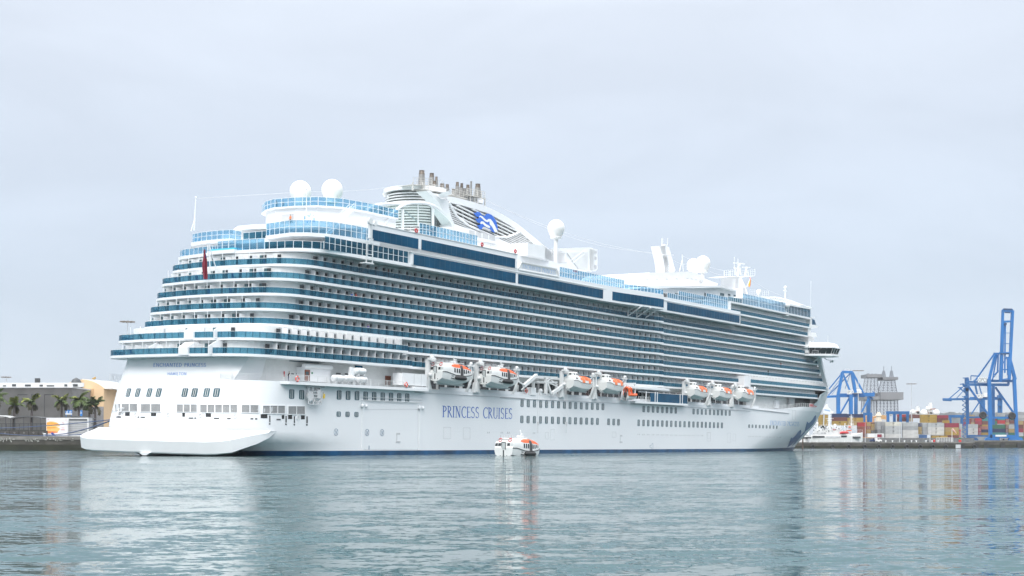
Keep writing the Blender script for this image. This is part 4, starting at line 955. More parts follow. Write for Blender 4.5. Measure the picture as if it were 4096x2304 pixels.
for j in range(34):                                    # fine slats under the grid
    pts = []
    for u in us:
        zz = 56.5-j*.42-(u-ua0)*.115
        if zb_at(u) < zz < min(inside_z(u)-.1, zbig(u) if u < big[-1][0] else 99) : pts.append((u, zz))
        else:
            if len(pts) > 1: q.beam((pts[0][0], VA+.1, pts[0][1]), (pts[-1][0], VA+.1, pts[-1][1]), .3, .2)
            pts = []
    if len(pts) > 1: q.beam((pts[0][0], VA+.1, pts[0][1]), (pts[-1][0], VA+.1, pts[-1][1]), .3, .2)
q.build('fine_louvres', OFFW, FUN)
q = MB(); n = len(big)
q.tube([(a, VA-.1, b) for a, b in big], .28, 8); q.build('louvre_edge', WHITE, FUN)
q = MB(); q.plate(SZ([r3(1030, 640), r3(1200, 690), r3(1455, 775), r3(1455, 835), r3(1270, 800), r3(1040, 700)], VA-.6), VA-.6, VA+3); lw = q.build('funnel_base_wall', WHITE, FUN)
q = MB(); q.plate([(base_line[1][0]-1, 44.3), (base_line[-1][0], 44.3), (base_line[-1][0], base_line[-1][1]), (base_line[1][0], base_line[1][1])], VA-.2, VA+3); q.plate([(base_line[0][0]-2, 44.3), (base_line[1][0], 44.3), (base_line[1][0], base_line[1][1]-.6), (base_line[0][0]-2, base_line[0][1]-.6)], VA-.3, VA+3); q.build('funnel_base', WHITE, FUN)
q = MB()
for x in (1192, 1260, 1327, 1395): y = 700+(x-1192)*.21; q.plate(SZ([r3(x, y), r3(x+54, y+12), r3(x+54, y+64), r3(x, y+50)], VA-.64), VA-.66, VA-.6)
q.build('vent_louvre', GREYW, lw)
# forked strut and side wing
q = MB()
STR = [((760, 308), (795, 304)), ((800, 345), (862, 352)), ((850, 390), (905, 386)), ((893, 440), (945, 392)), ((915, 480), (975, 405)), ((930, 520), (985, 430)), ((968, 570), (990, 480)), ((1000, 620), (1010, 560)), ((1030, 660), (1040, 640))]
L = SZ([r3(*a) for a, b in STR], VA-.2); Rr = SZ([r3(*b) for a, b in STR], VA-.2)
for i in range(len(L)-1): q.plate([L[i], Rr[i], Rr[i+1], L[i+1]], VA-.2, VA+2.5)
q.build('funnel_strut', WHITE, FUN)
wq = S(*r3(905, 360), v=VA-.2); q = MB()
q.add([tuple(S(*r3(860, 350), v=VA+.4)), tuple(S(*r3(960, 366), v=VA+.4)), tuple(S(*r3(1018, 335), v=VA-4.5)), tuple(S(*r3(1000, 298), v=VA-4.5)), tuple(S(*r3(970, 312), v=VA-4.2)), tuple(S(*r3(905, 385), v=VA+.4))], [(0, 1, 2, 3, 4), (0, 4, 3, 2, 1, 5), (0, 5, 1)])
q.build('funnel_wing', WHITE, FUN)
q = MB(); a, b, c, d = (S(*r3(470, 368), v=26), S(*r3(352, 362), v=32), S(*r3(336, 340), v=33), S(*r3(470, 384), v=26)); q.add([a, b, c, d, a+Vector((0, .6, .5)), b+Vector((0, .6, .3))], [(0, 1, 5, 4), (0, 3, 1), (1, 2, 5)]); q.beam(a, b, .8, .4); q.beam(b, c, .5, .3); q.build('funnel_wing', WHITE, FUN)
# louvred drum aft of the strut
dc = Vector((54.5, 19.2)); 
def drum(z, ru, rv, n=26, a0=78, a1=282): return [(dc.x+ru*math.cos(R_(a0+(a1-a0)*i/n)), dc.y+rv*math.sin(R_(a0+(a1-a0)*i/n))*1.0) for i in range(n+1)]
q = MB()
for j in range(20):
    z = 45.0+j*.60; s_ = 1.0 if j < 14 else 1.0-.0*(j-14); path = drum(z, 6.6*s_, 7.0*s_); q.wall(path, z, z+.30, .16)
q.build('drum_louvres', OFFW, FUN)
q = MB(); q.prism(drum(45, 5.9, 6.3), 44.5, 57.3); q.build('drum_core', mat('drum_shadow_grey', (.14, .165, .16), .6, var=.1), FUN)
q = MB(); q.prism([(u-.2, v) for u, v in drum(0, 7.0, 7.4)]+[(70, 26.4), (70, 12)], 57.2, 58.1); q.build('drum_cap', WHITE, FUN)
# exhaust stacks
STK = [(415, 480, 105, 66, 15), (610, 430, 158, 53, 17), (700, 430, 225, 30, 21), (662, 445, 308, 45, 14), (815, 470, 362, 52, 16), (912, 480, 375, 40, 18), (1040, 560, 472, 45, 15), (1105, 540, 330, 38, 19), (1190, 560, 354, 34, 21), (1180, 560, 430, 36, 14), (1243, 600, 458, 36, 14), (1308, 640, 383, 40, 17), (1370, 640, 320, 20, 20), (1500, 620, 365, 60, 15)]
for x, yb, yt, hw, v in STK:
    b, t = S(*l5(x, yb), v=v), S(*l5(x, yt), v=v); Y = W(b).y; r_ = hw/4.83/F*Y; h = t.z-b.z; lip = yt < 400 and hw > 25
    q = MB(); q.cur = 0
    q.lathe((b.x, v, b.z), [(r_*1.05, -3.5), (r_*1.05, 0), (r_*1.0, h*.35), (r_*.88, h-.45*lip*2)], 18); q.cur = 1
    if lip: q.lathe((b.x, v, t.z-.9), [(r_*.90, 0), (r_*.86, .25), (r_*.76, .45), (r_*.80, .9), (r_*.6, .9), (r_*.55, .3)], 18)
    else: q.lathe((b.x, v, t.z-.12), [(r_*.93, 0), (r_*.93, .15), (r_*.7, .15)], 18)
    smoothish(q.build('exhaust_stack', [STEEL, SOOT], FUN), 40)
q = MB()
for x0, y0, x1, y1, v in ((255, 380, 620, 395, 13.5), (740, 430, 830, 440, 14), (470, 470, 760, 530, 12.6), (1000, 580, 1300, 660, 12.6), (1290, 575, 1640, 655, 12.8), (1420, 590, 1640, 650, 13.5)):
    a, b = S(*l5(x0, y0), v=v), S(*l5(x1, y1), v=v); q.beam((a.x, v+2, a.z), (b.x, v+2, b.z), 4.5, .12); rail(q, [(a.x, v, a.z), (b.x, v, b.z)], 1.5, 3, 1.2, .07)
for x, y0, y1, v in ((245, 335, 490, 13.5), (437, 330, 490, 13.5), (765, 420, 540, 13.8), (1640, 640, 790, 13.5), (1355, 570, 700, 13), (1580, 650, 760, 13.5), (1430, 600, 720, 13), (1480, 640, 740, 13)): a, b = S(*l5(x, y0), v=v), S(*l5(x, y1), v=v); q.beam(a, b, .22)
q.build('stack_platform', mat('weathered_rail_grey', (.52, .51, .48), .6, var=.2), FUN)
# the wave emblem on its stand-off frame
EM = VA-.5
def emb(pts, name, m, v): q = MB(); q.plate(SZ([r3(*p) for p in pts], v), v, v+.12); return q.build(name, m, FUN)
emb([(1238, 524), (1258, 530), (1275, 516), (1300, 522), (1312, 545), (1330, 556), (1352, 562), (1362, 540), (1385, 535), (1415, 548), (1440, 575), (1460, 610), (1472, 650), (1478, 690), (1468, 718), (1440, 725), (1420, 715), (1400, 690), (1380, 680), (1355, 668), (1335, 665), (1325, 690), (1300, 692), (1285, 668), (1272, 655), (1300, 648), (1305, 632), (1280, 625), (1262, 600), (1258, 585), (1282, 588), (1292, 572), (1270, 566), (1250, 548)], 'emblem_blue', LOGO, EM)
emb([(1290, 570), (1302, 555), (1322, 562), (1345, 585), (1368, 602), (1385, 588), (1405, 590), (1428, 618), (1448, 655), (1472, 705), (1470, 720), (1448, 722), (1432, 690), (1415, 660), (1398, 645), (1395, 612), (1375, 622), (1350, 612), (1325, 588), (1308, 572)], 'emblem_white', WHITE, EM-.04)
emb([(1300, 630), (1315, 612), (1335, 616), (1358, 640), (1388, 655), (1402, 668), (1395, 680), (1370, 672), (1345, 655), (1325, 635), (1310, 640)], 'emblem_white', WHITE, EM-.045)
emb([(1320, 692), (1328, 672), (1350, 668), (1372, 680), (1395, 690), (1412, 708), (1395, 712), (1370, 700), (1345, 690)], 'emblem_grey', GREYW, EM-.05)
# ---- canopy over the pool, aft of the funnel
VC = 5.5; CAN = empty('pool_canopy'); CAN.parent = SHIP
ap = SZ([r3(320, 680), r3(380, 590), r3(440, 520), r3(500, 470), r3(560, 440), r3(630, 427), r3(700, 425), r3(770, 436), r3(840, 460), r3(900, 500), r3(960, 555), r3(1010, 610), r3(1035, 650)], VC)
q = MB(); q.tube([(a, VC, b) for a, b in ap], .30, 10); q.tube([(a, 32, b) for a, b in ap], .3, 8)
for x0, y0, x1, y1 in ((525, 490, 525, 700), (828, 470, 828, 680), (680, 430, 680, 660)): a, b = S(*r3(x0, y0), v=VC+.2), S(*r3(x1, y1), v=VC+.2); q.beam(a, b, .42 if x0 != 680 else .16)
a2 = SZ([r3(160, 500), r3(220, 465), r3(300, 445), r3(420, 436), r3(560, 430), r3(690, 425)], VC+1); q.tube([(a, VC+1, b) for a, b in a2], .28, 8)
for x0, y0, x1, y1, t in ((0, 470, 480, 428, .35), (165, 560, 450, 545, .22), (190, 605, 350, 600, .18), (180, 480, 180, 650, .35), (160, 495, 160, 600, .2)): q.beam(S(*r3(x0, y0), v=VC+2), S(*r3(x1, y1), v=VC+2), t)
q.build('canopy_frame', WHITE, CAN)
q = MB()
for x0, y0, x1, y1 in ((535, 500, 680, 620), (190, 530, 325, 645)): q.beam(S(*r3(x0, y0), v=VC+.5), S(*r3(x1, y1), v=VC+.5), .2)
q.build('canopy_brace', mat('brace_grey_green', (.28, .34, .35), .5), CAN)
q = MB()
for i in range(len(ap)-1): (a, b), (c, d) = ap[i], ap[i+1]; q.quad((a, VC+.1, b), (c, VC+.1, d), (c, 31.9, d), (a, 31.9, b))
q.add([(a, VC+.15, b) for a, b in ap], [tuple(range(len(ap)))])
q.build('canopy_glass', CANG, CAN)
q = MB(); a = S(*r3(30, 480), v=VC+2); b = S(*r3(480, 440), v=VC+2); q.add([(a.x, VC+2, a.z-.1), (b.x, VC+2, b.z-.1), (b.x, 30, b.z+.4), (a.x, 30, a.z+.4)], [(0, 1, 2, 3)]); q.build('canopy_roof_panel', mat('green_canopy_glass', (.15, .27, .24), .25), CAN)
# wires
q = MB(); wm = lambda c0, a, c1, b, va, vb, sag=.5: q.tube([S(*c0(*a), v=va).lerp(S(*c1(*b), v=vb), f)-Vector((0, 0, sag*math.sin(math.pi*f))) for f in [i/8 for i in range(9)]], .028, 4)
wm(r2, (455, 385), r2, (1560, 318), 30, 22, 0); wm(r2, (1560, 318), l5, (240, 370), 22, 14, .5); wm(l5, (1640, 660), m8, (500, 265), 14, 12, 3.0); wm(l5, (1650, 690), m8, (540, 300), 20, 20, 2); wm(m8, (760, 400), m8, (1010, 480), 14, 14, .3); wm(m8, (1490, 620), m8, (1780, 700), 14, 14, .3); wm(m8, (940, 310), m8, (1780, 610), 14, 14, .6); wm(m6, (420, 150), m6, (960, 430), 14, 12, .6)
q.build('aerial_wire', GREYW, SHIP)
# aft mast with its stay, ladder mast amidships
q = MB(); b, t = S(*r2(440, 705), v=30), S(*r2(457, 375), v=30); q.tube([b, t], [.16, .08], 8); q.tube([S(*r2(410, 710), v=30), b+(t-b)*.35], .08, 6); q.sphere(t, .2, 8, 6); q.build('aft_mast', WHITE, SHIP)
q = MB(); b, t = S(*r2(1560, 640), v=9), S(*r2(1565, 290), v=9); q.tube([b, t], .09, 6); q.sphere(t, .18, 8, 6); q.build('light_mast', WHITE, SHIP)
# window-cleaning gondolas with floodlights
def gondola(conv, cx, cy, v, sc):
    p = S(*conv(cx, cy), v=v); q = MB()
    for du in (-.9, .9): q.beam(p+Vector((du, 0, -2.2)), p+Vector((du, 0, 2.4)), .14)
    for dz in (-2.2, -1.4, -.6, 1.6, 2.4): q.beam(p+Vector((-1.1, 0, dz)), p+Vector((1.1, 0, dz)), .12)
    q.box(p.x-1.3, p.x+1.3, v-.1, v+1.2, p.z-2.4, p.z-2.2); q.beam(p+Vector((-.9, 0, 1.0)), p+Vector((.9, 0, 2.4)), .1); return q, p
q, p = gondola(r3, 195, 910, -1.2, 1); q.tube([p+Vector((-.4, -.1, 5.6)), p+Vector((-.4, -.6, 5.6))], .62, 16); q.tube([p+Vector((1.5, .3, 5.4)), p+Vector((1.5, -.2, 5.4))], .5, 16); q.beam(p+Vector((0, 0, 2.4)), p+Vector((0, 0, 5)), .5); q.build('cleaning_gondola', OFFW, SHIP)
q, p = gondola(m6, 1005, 615, .2, 1); q.sphere(p+Vector((-.9, -.3, .8)), .9, 12, 8); q.build('cleaning_gondola', OFFW, SHIP)
# ---------------------------------------------------------------- forward upper decks
def fore_deck(k, x0, x1, z, v, ins=1.6):
    u0, u1 = U(x0, z+.8, v), U(x1, z+.8, v); q = MB()
    q.prism([(u0, v), (u1, v), (u1, BEAM-v), (u0, BEAM-v)], z, z+.45); d = q.build('balcony_deck', WHITE, SHIP)
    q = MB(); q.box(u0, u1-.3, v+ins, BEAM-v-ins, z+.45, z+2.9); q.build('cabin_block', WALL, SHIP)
    q = MB(); q.wall([(u0, v+.1), (u1, v+.1)], z+.44, z+1.5, .03); q.build('glass_balustrade', TEAL, d)
    q = MB(); q.wall([(u0, v+.1), (u1, v+.1)], z+1.5, z+1.57, .09); q.build('top_rail', OFFW, d)
    q = MB(); n = int((u1-u0)/1.25)
    for i in range(n): q.box(u0+i*1.25, u0+i*1.25+.07, v+.05, v+.15, z+.4, z+1.5)
    q.build('glass_post', TEALD, d, kind='stuff')
    q = MB(); n = int((u1-u0)/2.48)
    for i in range(n): divider_mb(q, u0+1.2+i*2.48, v, z, False)
    q.build('balcony_divider', WHITE, d, kind='stuff'); return u0, u1
fore_deck(8, 2963, 3231, 37.45, .6); u90, u91 = fore_deck(9, 2917, 3238, 40.35, .3)
q = MB(); q.box(u8f-.3, u8f+.25, VF, 3, zB, zc); q.build('end_pillar', WHITE, SHIP); q = MB(); q.box(u90-.5, u90-.1, VF, 3, zc, 43.4); q.build('end_pillar', WHITE, SHIP)
q = MB(); u10 = U(3256, 44, 1); q.prism([(u90-.5, -.1), (u91, .1), (u10, 2), (u10+6, 10), (u10+7, 19), (u10+6, 28), (u91, BEAM), (u90-.5, BEAM)], 43.35, 43.85); q.build('balcony_deck', WHITE, SHIP)
glass_screen([(U(2912, 45, .2), .2), (U(2968, 45, .2), .2)], 43.85, 45.1, 1.3, 1, SHIP, TEAL, 'glass_balustrade')
uw0, uw1, uw2 = U(2970, 45, .2), U(3156, 45, .2), U(3250, 45, 1)
glass_screen([(uw0, .2), (uw1, .3)], 43.85, 46.9, 1.15, 2)
glass_screen([(uw1, .4), (uw2-2, 1), (uw2+2.5, 5), (uw2+4, 12)], 43.85, 46.9, 1.35, 1, SHIP, TEAL)
q = MB(); q.prism([(uw1-6, 1.5), (uw2-2, 2), (uw2+2, 6), (uw2+3, 14), (uw1-6, 14)], 43.9, 46.2); q.build('observation_lounge', mat('lounge_dim_blue', (.06, .17, .24), .3, var=.2), SHIP)
q = MB(); P = SZ([m6(880, 520), m6(905, 512), m6(1150, 570), m6(1380, 610), m6(1400, 636), m6(1150, 595), m6(900, 540)], .3); q.plate(P, .3, 14); q.build('lounge_roof', WHITE, SHIP)
arcp = SZ([m6(690, 470), m6(720, 442), m6(800, 440), m6(900, 455), m6(1000, 480), m6(1100, 512), m6(1200, 550), m6(1300, 588), m6(1390, 612)], 4)
low = SZ([m6(690, 495), m6(720, 490), m6(800, 492), m6(900, 508), m6(1000, 520), m6(1100, 545), m6(1200, 572), m6(1300, 598), m6(1390, 622)], 4)
q = MB(); q.tube([(a, 4, b) for a, b in arcp], .22, 6); q.tube([(a, 4, b) for a, b in low], .16, 6)
for i in range(len(arcp)-1):
    for j in range(3):
        f0, f1 = j/3, (j+.5)/3; g = lambda L, f: (L[i][0]+(L[i+1][0]-L[i][0])*f, 4, L[i][1]+(L[i+1][1]-L[i][1])*f); q.beam(g(arcp, f0), g(low, f1), .1); q.beam(g(low, f1), g(arcp, (j+1)/3), .1)
q.build('lattice_arch', WHITE, SHIP)
q = MB(); P = SZ([m6(270, 440), m6(330, 410), m6(560, 410), m6(700, 430), m6(700, 500), m6(900, 520), m6(900, 545), m6(700, 520), m6(500, 470)], 5); q.plate(P, 5, 22); q.build('fore_deck_house', WHITE, SHIP)
q = MB()
for x0, y, x1, y1 in ((400, 400, 700, 420),): rail(q, [S(*m6(x0, y), v=5), S(*m6(x1, y1), v=5)], 1.6, 3, 1.6, .05)
q.build('deck_railing', OFFW, SHIP)
c = S(*m6(545, 350), v=5); radome(c, .75, c.z-5.5, 'small_radome', RADW, .3)
q = MB(); a = S(*m6(968, 460), v=3); q.tube([a, a+Vector((0, 0, 3.2))], .2, 8); q.box(a.x-1, a.x+1, 2.8, 3.2, a.z+2.4, a.z+2.7); q.sphere(a+Vector((0, 0, 3.6)), .5, 10, 7); a = S(*m6(1375, 610), v=4); q.tube([a, a+Vector((0, 0, 9))], .035, 5); q.build('signal_mast', WHITE, SHIP)
# deck house with overhanging roof, radome house, leaning pylon, radar mast
RF = [m8(100, 960), m8(0+120, 930), m8(560, 905), m8(1180, 920), m8(1700, 900), m8(2080, 1010), m8(1990, 1010), m8(1720, 942), m8(1180, 955), m8(900, 945), m8(300, 965)]
q = MB(); q.plate(SZ(RF, 2.2), 2.2, 30); q.build('fore_roof', WHITE, SHIP)
q = MB(); WP = SZ([m8(310, 962), m8(900, 946), m8(1180, 956), m8(1720, 944), m8(2005, 1012), m8(2005, 1125), m8(1700, 1165), m8(900, 1090), m8(310, 1010)], 3.6); q.plate(WP, 3.6, 29); fw = q.build('fore_house', OFFW, SHIP)
for x0, x1, y0, y1 in ((1378, 1495, 1045, 1160), (1690, 1765, 1045, 1160), (1845, 1890, 1065, 1110), (1958, 2000, 1085, 1125), (795, 890, 1050, 1085)): side_box(m8, x0, x1, y1, y0, 3.52, .1, 'house_window', PORT, fw)
side_box(m8, 640, 685, 1075, 1040, 3.5, .1, 'wooden_door', BROWN, fw)
q = MB(); q.plate([(u90-12, zc+.0), (u90-.5, zc), (u90-.5, zc+1.9), (u90-8, zc+2.0), (u90-12, zc+1.0)], 2.9, 3.5); q.build('house_plinth', WHITE, SHIP)
glass_screen([(U(2825, 44, 1.2), 1.2), (U(2912, 44, 1.2), 1.2)], 43.6, 45.0, 1.6, 1, SHIP, SKYG, 'glass_balustrade')
q = MB(); P = SZ([m8(195, 880), m8(195, 740), m8(235, 690), m8(300, 648), m8(1110, 622), m8(1300, 690), m8(1320, 740), m8(1640, 860), m8(1640, 900), m8(1180, 915), m8(195, 910)], 7); q.plate(P, 7, 27); rh = q.build('satellite_house', OFFW, SHIP)
q = MB()
for x, y in ((250, 790), (435, 782), (633, 776), (832, 768), (1038, 760), (1130, 770), (1210, 785)): p = S(*m8(x, y), v=6.95); q.box(p.x-.5, p.x+.5, 6.86, 6.95, p.z-.08, p.z+.08)
p = S(*m8(1305, 815), v=6.9); q.box(p.x-.8, p.x+.8, 6.5, 6.95, p.z-.3, p.z+.3); q.build('wall_lamp', GREYW, rh)
q = MB(); P = SZ([m8(598, 750), m8(590, 560), m8(565, 400), m8(525, 240), m8(495, 115), m8(580, 115), m8(640, 125), m8(680, 150), m8(720, 300), m8(770, 500), m8(800, 600), m8(740, 690), m8(700, 750)], 16); q.plate(P, 16, 19); py_ = q.build('leaning_pylon', WHITE, SHIP)
q = MB()
edge = [(498, 120), (528, 240), (568, 400), (596, 560), (602, 750)]; e2 = [(580, 115), (612, 240), (640, 360), (662, 480), (668, 750)]
def pl(L, f): 
    k = f*(len(L)-1); i = min(int(k), len(L)-2); t = k-i; return (L[i][0]+(L[i+1][0]-L[i][0])*t, L[i][1]+(L[i+1][1]-L[i][1])*t)
for i in range(30): f = (i+.5)/30; a, b = S(*m8(*pl(edge, f)), v=15.93), S(*m8(*pl(e2, f)), v=15.93); q.beam(a, b, .16, .2)
q.build('pylon_louvres', GREYW, py_)
q = MB(); a, b = S(*m8(525, 292), v=14.8), S(*m8(735, 300), v=14.8); q.beam(a, b, 1.2, .12)
for x in (525, 545, 640): p = S(*m8(x, 110), v=16); q.tube([p, p+Vector((.1, 0, 2.2))], .09, 5)
p = S(*m8(585, 100), v=16); q.box(p.x-.7, p.x+.5, 15.5, 16.5, p.z-.3, p.z+.2)
for x0, y0, x1, y1 in ((535, 300, 485, 630), (535, 300, 545, 630), (935, 285, 955, 620), (935, 400, 880, 620)): q.tube([S(*m8(x0, y0), v=13), S(*m8(x1, y1), v=13)], .12, 6)
p = S(*m8(1030, 555), v=14); q.tube([p, p+Vector((.4, -.6, 0))], .55, 12); q.build('pylon_aerials', OFFW, py_)
q = MB(); RM = lambda x, y, v=15: S(*m8(x, y), v=v)
q.plate(SZ([m8(1775, 735), m8(1935, 715), m8(2120, 730), m8(2375, 705), m8(2375, 712), m8(2125, 742), m8(1935, 740)], 15), 15, 21)
for x0, y0, x1, y1, t in ((2055, 480, 2040, 720, .5), (2070, 480, 2095, 690, .35), (2205, 560, 2180, 700, .3), (2205, 560, 2250, 700, .3), (1995, 570, 2005, 700, .3)): q.beam(RM(x0, y0), RM(x1, y1), t)
q.beam(RM(1960, 452), RM(2175, 472), .35); q.beam(RM(2125, 538), RM(2280, 545), .25); q.beam(RM(1870, 622), RM(1940, 625), .2); q.sphere(RM(2060, 490), .55, 10, 7); q.sphere(RM(2205, 558), .45, 10, 7); q.beam(RM(1965, 550), RM(2020, 565), .4)
for x, y0, y1 in ((1968, 335, 700), (2040, 370, 450), (1765, 610, 735), (2375, 570, 705), (1880, 620, 715)): q.tube([RM(x, y1), RM(x, y0)], .07, 5)
rail(q, [RM(1775, 730), RM(1935, 712)], 2.0, 3, 1.5, .06); rail(q, [RM(2120, 728), RM(2375, 704)], 2.0, 3, 1.5, .06); rm = q.build('radar_mast', WHITE, SHIP)
q = MB(); q.plate(SZ([m8(1985, 745), m8(2110, 742), m8(2190, 920), m8(2240, 1080), m8(2140, 1090), m8(2130, 960), m8(1990, 960)], 15), 15, 20); q.build('mast_column', WHITE, rm)
q = MB()
for i in range(18): f = i/18; a, b = RM(1990, 750+f*210, 14.93), RM(2050, 750+f*210, 14.93); q.beam(a, b, .1, .2)
for i in range(10): f = i/10; q.beam(RM(2145, 945+f*135, 14.93), RM(2175+f*30, 950+f*135, 14.93), .1, .2)
q.build('mast_louvres', GREYW, rm)
q = MB(); q.plate(SZ([m8(2000, 960), m8(2130, 960), m8(2140, 1120), m8(2005, 1110)], 12), 12, 20); q.build('mast_base', WHITE, SHIP)
# ---------------------------------------------------------------- bridge and its wing
bz0, bz1 = 31.6, 34.4; ub0 = 239.5
q = MB(); WG = [(244.6, -6.8), (251, -6.8), (253.5, -4.5), (258, 2), (263, 12), (264, 19.2), (263, BEAM-12), (258, BEAM-2), (251, BEAM+6.8), (244.6, BEAM+6.8), (241.5, BEAM), (241.5, 0)]
q.prism(WG, 31.35, 32.0); q.prism([(u*1+(-.4 if u < 250 else .3), v-(.3 if v < 0 else 0)) for u, v in WG], 33.95, 34.3)
top = [(244.9+(0), -5.9), (251.5, -5.9), (254, -3.5), (263, 12), (263, BEAM-12), (254, BEAM+3.5), (244.9, BEAM+5.9), (242, BEAM), (242, 0)]
q.loft([[(u+(-.4 if u < 250 else .2), v-(.5 if v < 0 else -.5 if v > BEAM else 0), 34.3) for u, v in top], [(u, v, 35.3) for u, v in top], [(u+(.5 if u < 250 else -.6), v+(.9 if v < 0 else 0), 35.75) for u, v in top]], True, True)
BR = q.build('bridge_wing', WHITE, SHIP)
q = MB(); nn = 5
gl = [(241.9, .2), (244.7, -6.2), (250.8, -6.2), (253.2, -4.2), (257.6, 2)]
gt = [(241.9, .2), (244.5, -6.9), (251.2, -6.9), (253.8, -4.6), (258.2, 2)]
for a, b, c, d in zip(gl, gl[1:], gt[1:], gt): q.quad((*a, 32.0), (*b, 32.0), (*c, 33.95), (*d, 33.95))
q.build('bridge_windows', mat('bridge_glass', (.008, .018, .022), .06, var=.2), BR)
q = MB()
for i, (a, b, c, d) in enumerate(zip(gl, gl[1:], gt[1:], gt)):
    m = (4, 3, 1, 3)[i]
    for j in range(m+1): f = j/m; p = Vector((*Vector(a).lerp(Vector(b), f), 32.0)); r_ = Vector((*Vector(d).lerp(Vector(c), f), 33.95)); q.beam(p, r_, .09)
rail(q, [(242.0, -.8, 32), (242.7, -2.6, 32)], 1.0, 2, 1.2, .06); q.build('window_mullion', WHITE, BR)
q = MB(); q.plate(SZ([m6(1335, 1150), m6(1370, 1150), m6(1400, 1230), m6(1410, 1340), m6(1360, 1355), m6(1330, 1330), m6(1340, 1210)], .6), .4, 2.4); q.build('wing_root', WHITE, SHIP)
side_box(m6, 1345, 1370, 1290, 1225, .3, .15, 'wing_window', PORT)
q = MB(); a = Vector((250.5, -3.5, 31.3)); q.beam((247, 0.6, 29.5), (248.5, -.8, 31.3), .4); q.beam((249, -2, 31.35), (250.4, -2.6, 30.4), .16); q.beam((250.4, -2.6, 30.4), (251, -4, 30.2), .16); q.sphere((251.2, -4.4, 29.9), .42, 10, 7); q.sphere((250.4, -4.0, 29.7), .3, 8, 6); q.tube([(247.5, -4, 35.7), (247.5, -4, 38.2)], .05, 5); q.build('wing_bracket', OFFW, SHIP)
# stepped breaks and wind deflectors at the front of the house
q = MB(); q.plate(SZ([m6(1330, 1000), m6(1450, 1010), m6(1475, 1080), m6(1330, 1065)], 1.0), .8, 37); q.plate(SZ([m6(1370, 880), m6(1500, 905), m6(1470, 925), m6(1380, 945), m6(1330, 925)], 1.2), .9, 37); q.plate(SZ([m6(1340, 760), m6(1440, 755), m6(1440, 762), m6(1380, 772)], 1.2), 1, 37); q.plate(SZ([m6(1355, 770), m6(1395, 770), m6(1395, 890), m6(1362, 890)], 1.4), 1.2, 37); q.plate(SZ([m6(1335, 935), m6(1378, 945), m6(1378, 1010), m6(1335, 1000)], 1.4), 1.3, 37); q.plate(SZ([m6(1335, 1075), m6(1425, 1085), m6(1425, 1150), m6(1335, 1150)], 2.4), 2.2, 36); q.build('front_house', OFFW, SHIP)
q = MB(); q.plate(SZ([m6(1396, 790), m6(1430, 800), m6(1458, 880), m6(1398, 880)], 1.3), 1.1, 1.5); q.build('front_window', BAND, SHIP)
# ---------------------------------------------------------------- lifeboats and tenders
class Boat:
    def __init__(s, L, hw, tender):
        k = L/11.6; s.L, s.t = L, tender
        s.H = [(0, .92*hw), (1*k, .98*hw), (3*k, hw), (6.5*k, hw), (8.6*k, .92*hw), (10.3*k, .62*hw), (11.2*k, .26*hw), (L, .04*hw)]
        if tender:
            s.G = [(0, 2.5), (1.2, 2.5), (2.4, 2.3), (4.2, 1.95), (7.5, 1.85), (9.6, 2.05), (L, 2.5)]; s.R = [(0, 4.1), (.9, 4.35), (3, 4.45), (6.5, 4.4), (8.6, 4.05), (10.3, 3.5), (L, 2.62)]
            s.Kl = [(0, .55), (1, .35), (3, .1), (6, 0), (8.5, .2), (10.3, .6), (L, 1.6)]
        else:
            s.G = [(0, 2.5), (1.8, 2.5), (3.4, 2.05), (6.5, 1.9), (8.4, 1.95), (L, 2.35)]; s.R = [(0, 3.3), (.8, 3.6), (2.2, 3.75), (6.5, 3.7), (8.3, 3.5), (9.2, 3.1), (L, 2.5)]
            s.Kl = [(0, .5), (1, .3), (3, .05), (6, 0), (8, .2), (9, .6), (L, 1.3)]
    def cab(s, x, t, sgn=-1, off=0):
        hw, zg, zr = lerp(x, s.H), lerp(x, s.G), lerp(x, s.R); d = zr-zg
        pr = [(0, (hw, zg)), (.45, (hw*.985, zg+d*.55)), (.72, (hw*.86, zg+d*.84)), (.88, (hw*.62, zg+d*.97)), (1, (0, zr+.04))] if s.t else [(0, (hw, zg)), (.35, (hw*.97, zg+d*.38)), (.6, (hw*.82, zg+d*.72)), (.8, (hw*.52, zg+d*.93)), (1, (0, zr))]
        y = lerp(t, [(a, b[0]) for a, b in pr]); z = lerp(t, [(a, b[1]) for a, b in pr]); return (x, sgn*(y+off*(1.2-t)), z+off*t)
    def patch(s, q, x0, x1, t0, t1, off=.03, n=4, m=3, sgn=-1, ta=None):
        for i in range(n):
            for j in range(m):
                a, b = x0+(x1-x0)*i/n, x0+(x1-x0)*(i+1)/n; f = lambda x, g: s.cab(x, (t0(x) if callable(t0) else t0)+((t1(x) if callable(t1) else t1)-(t0(x) if callable(t0) else t0))*g, sgn, off)
                q.quad(f(a, j/m), f(b, j/m), f(b, (j+1)/m), f(a, (j+1)/m))
def torus(q, c, R, r, ax, ay, n=16, m=6):
    c, ax, ay = Vector(c), Vector(ax), Vector(ay); az = ax.cross(ay); rings = []
    for i in range(n+1):
        a = 2*math.pi*i/n; d = ax*math.cos(a)+ay*math.sin(a); rings.append([c+d*(R+r*math.cos(b))+az*r*math.sin(b) for b in [2*math.pi*j/m for j in range(m)]])
    q.loft(rings)
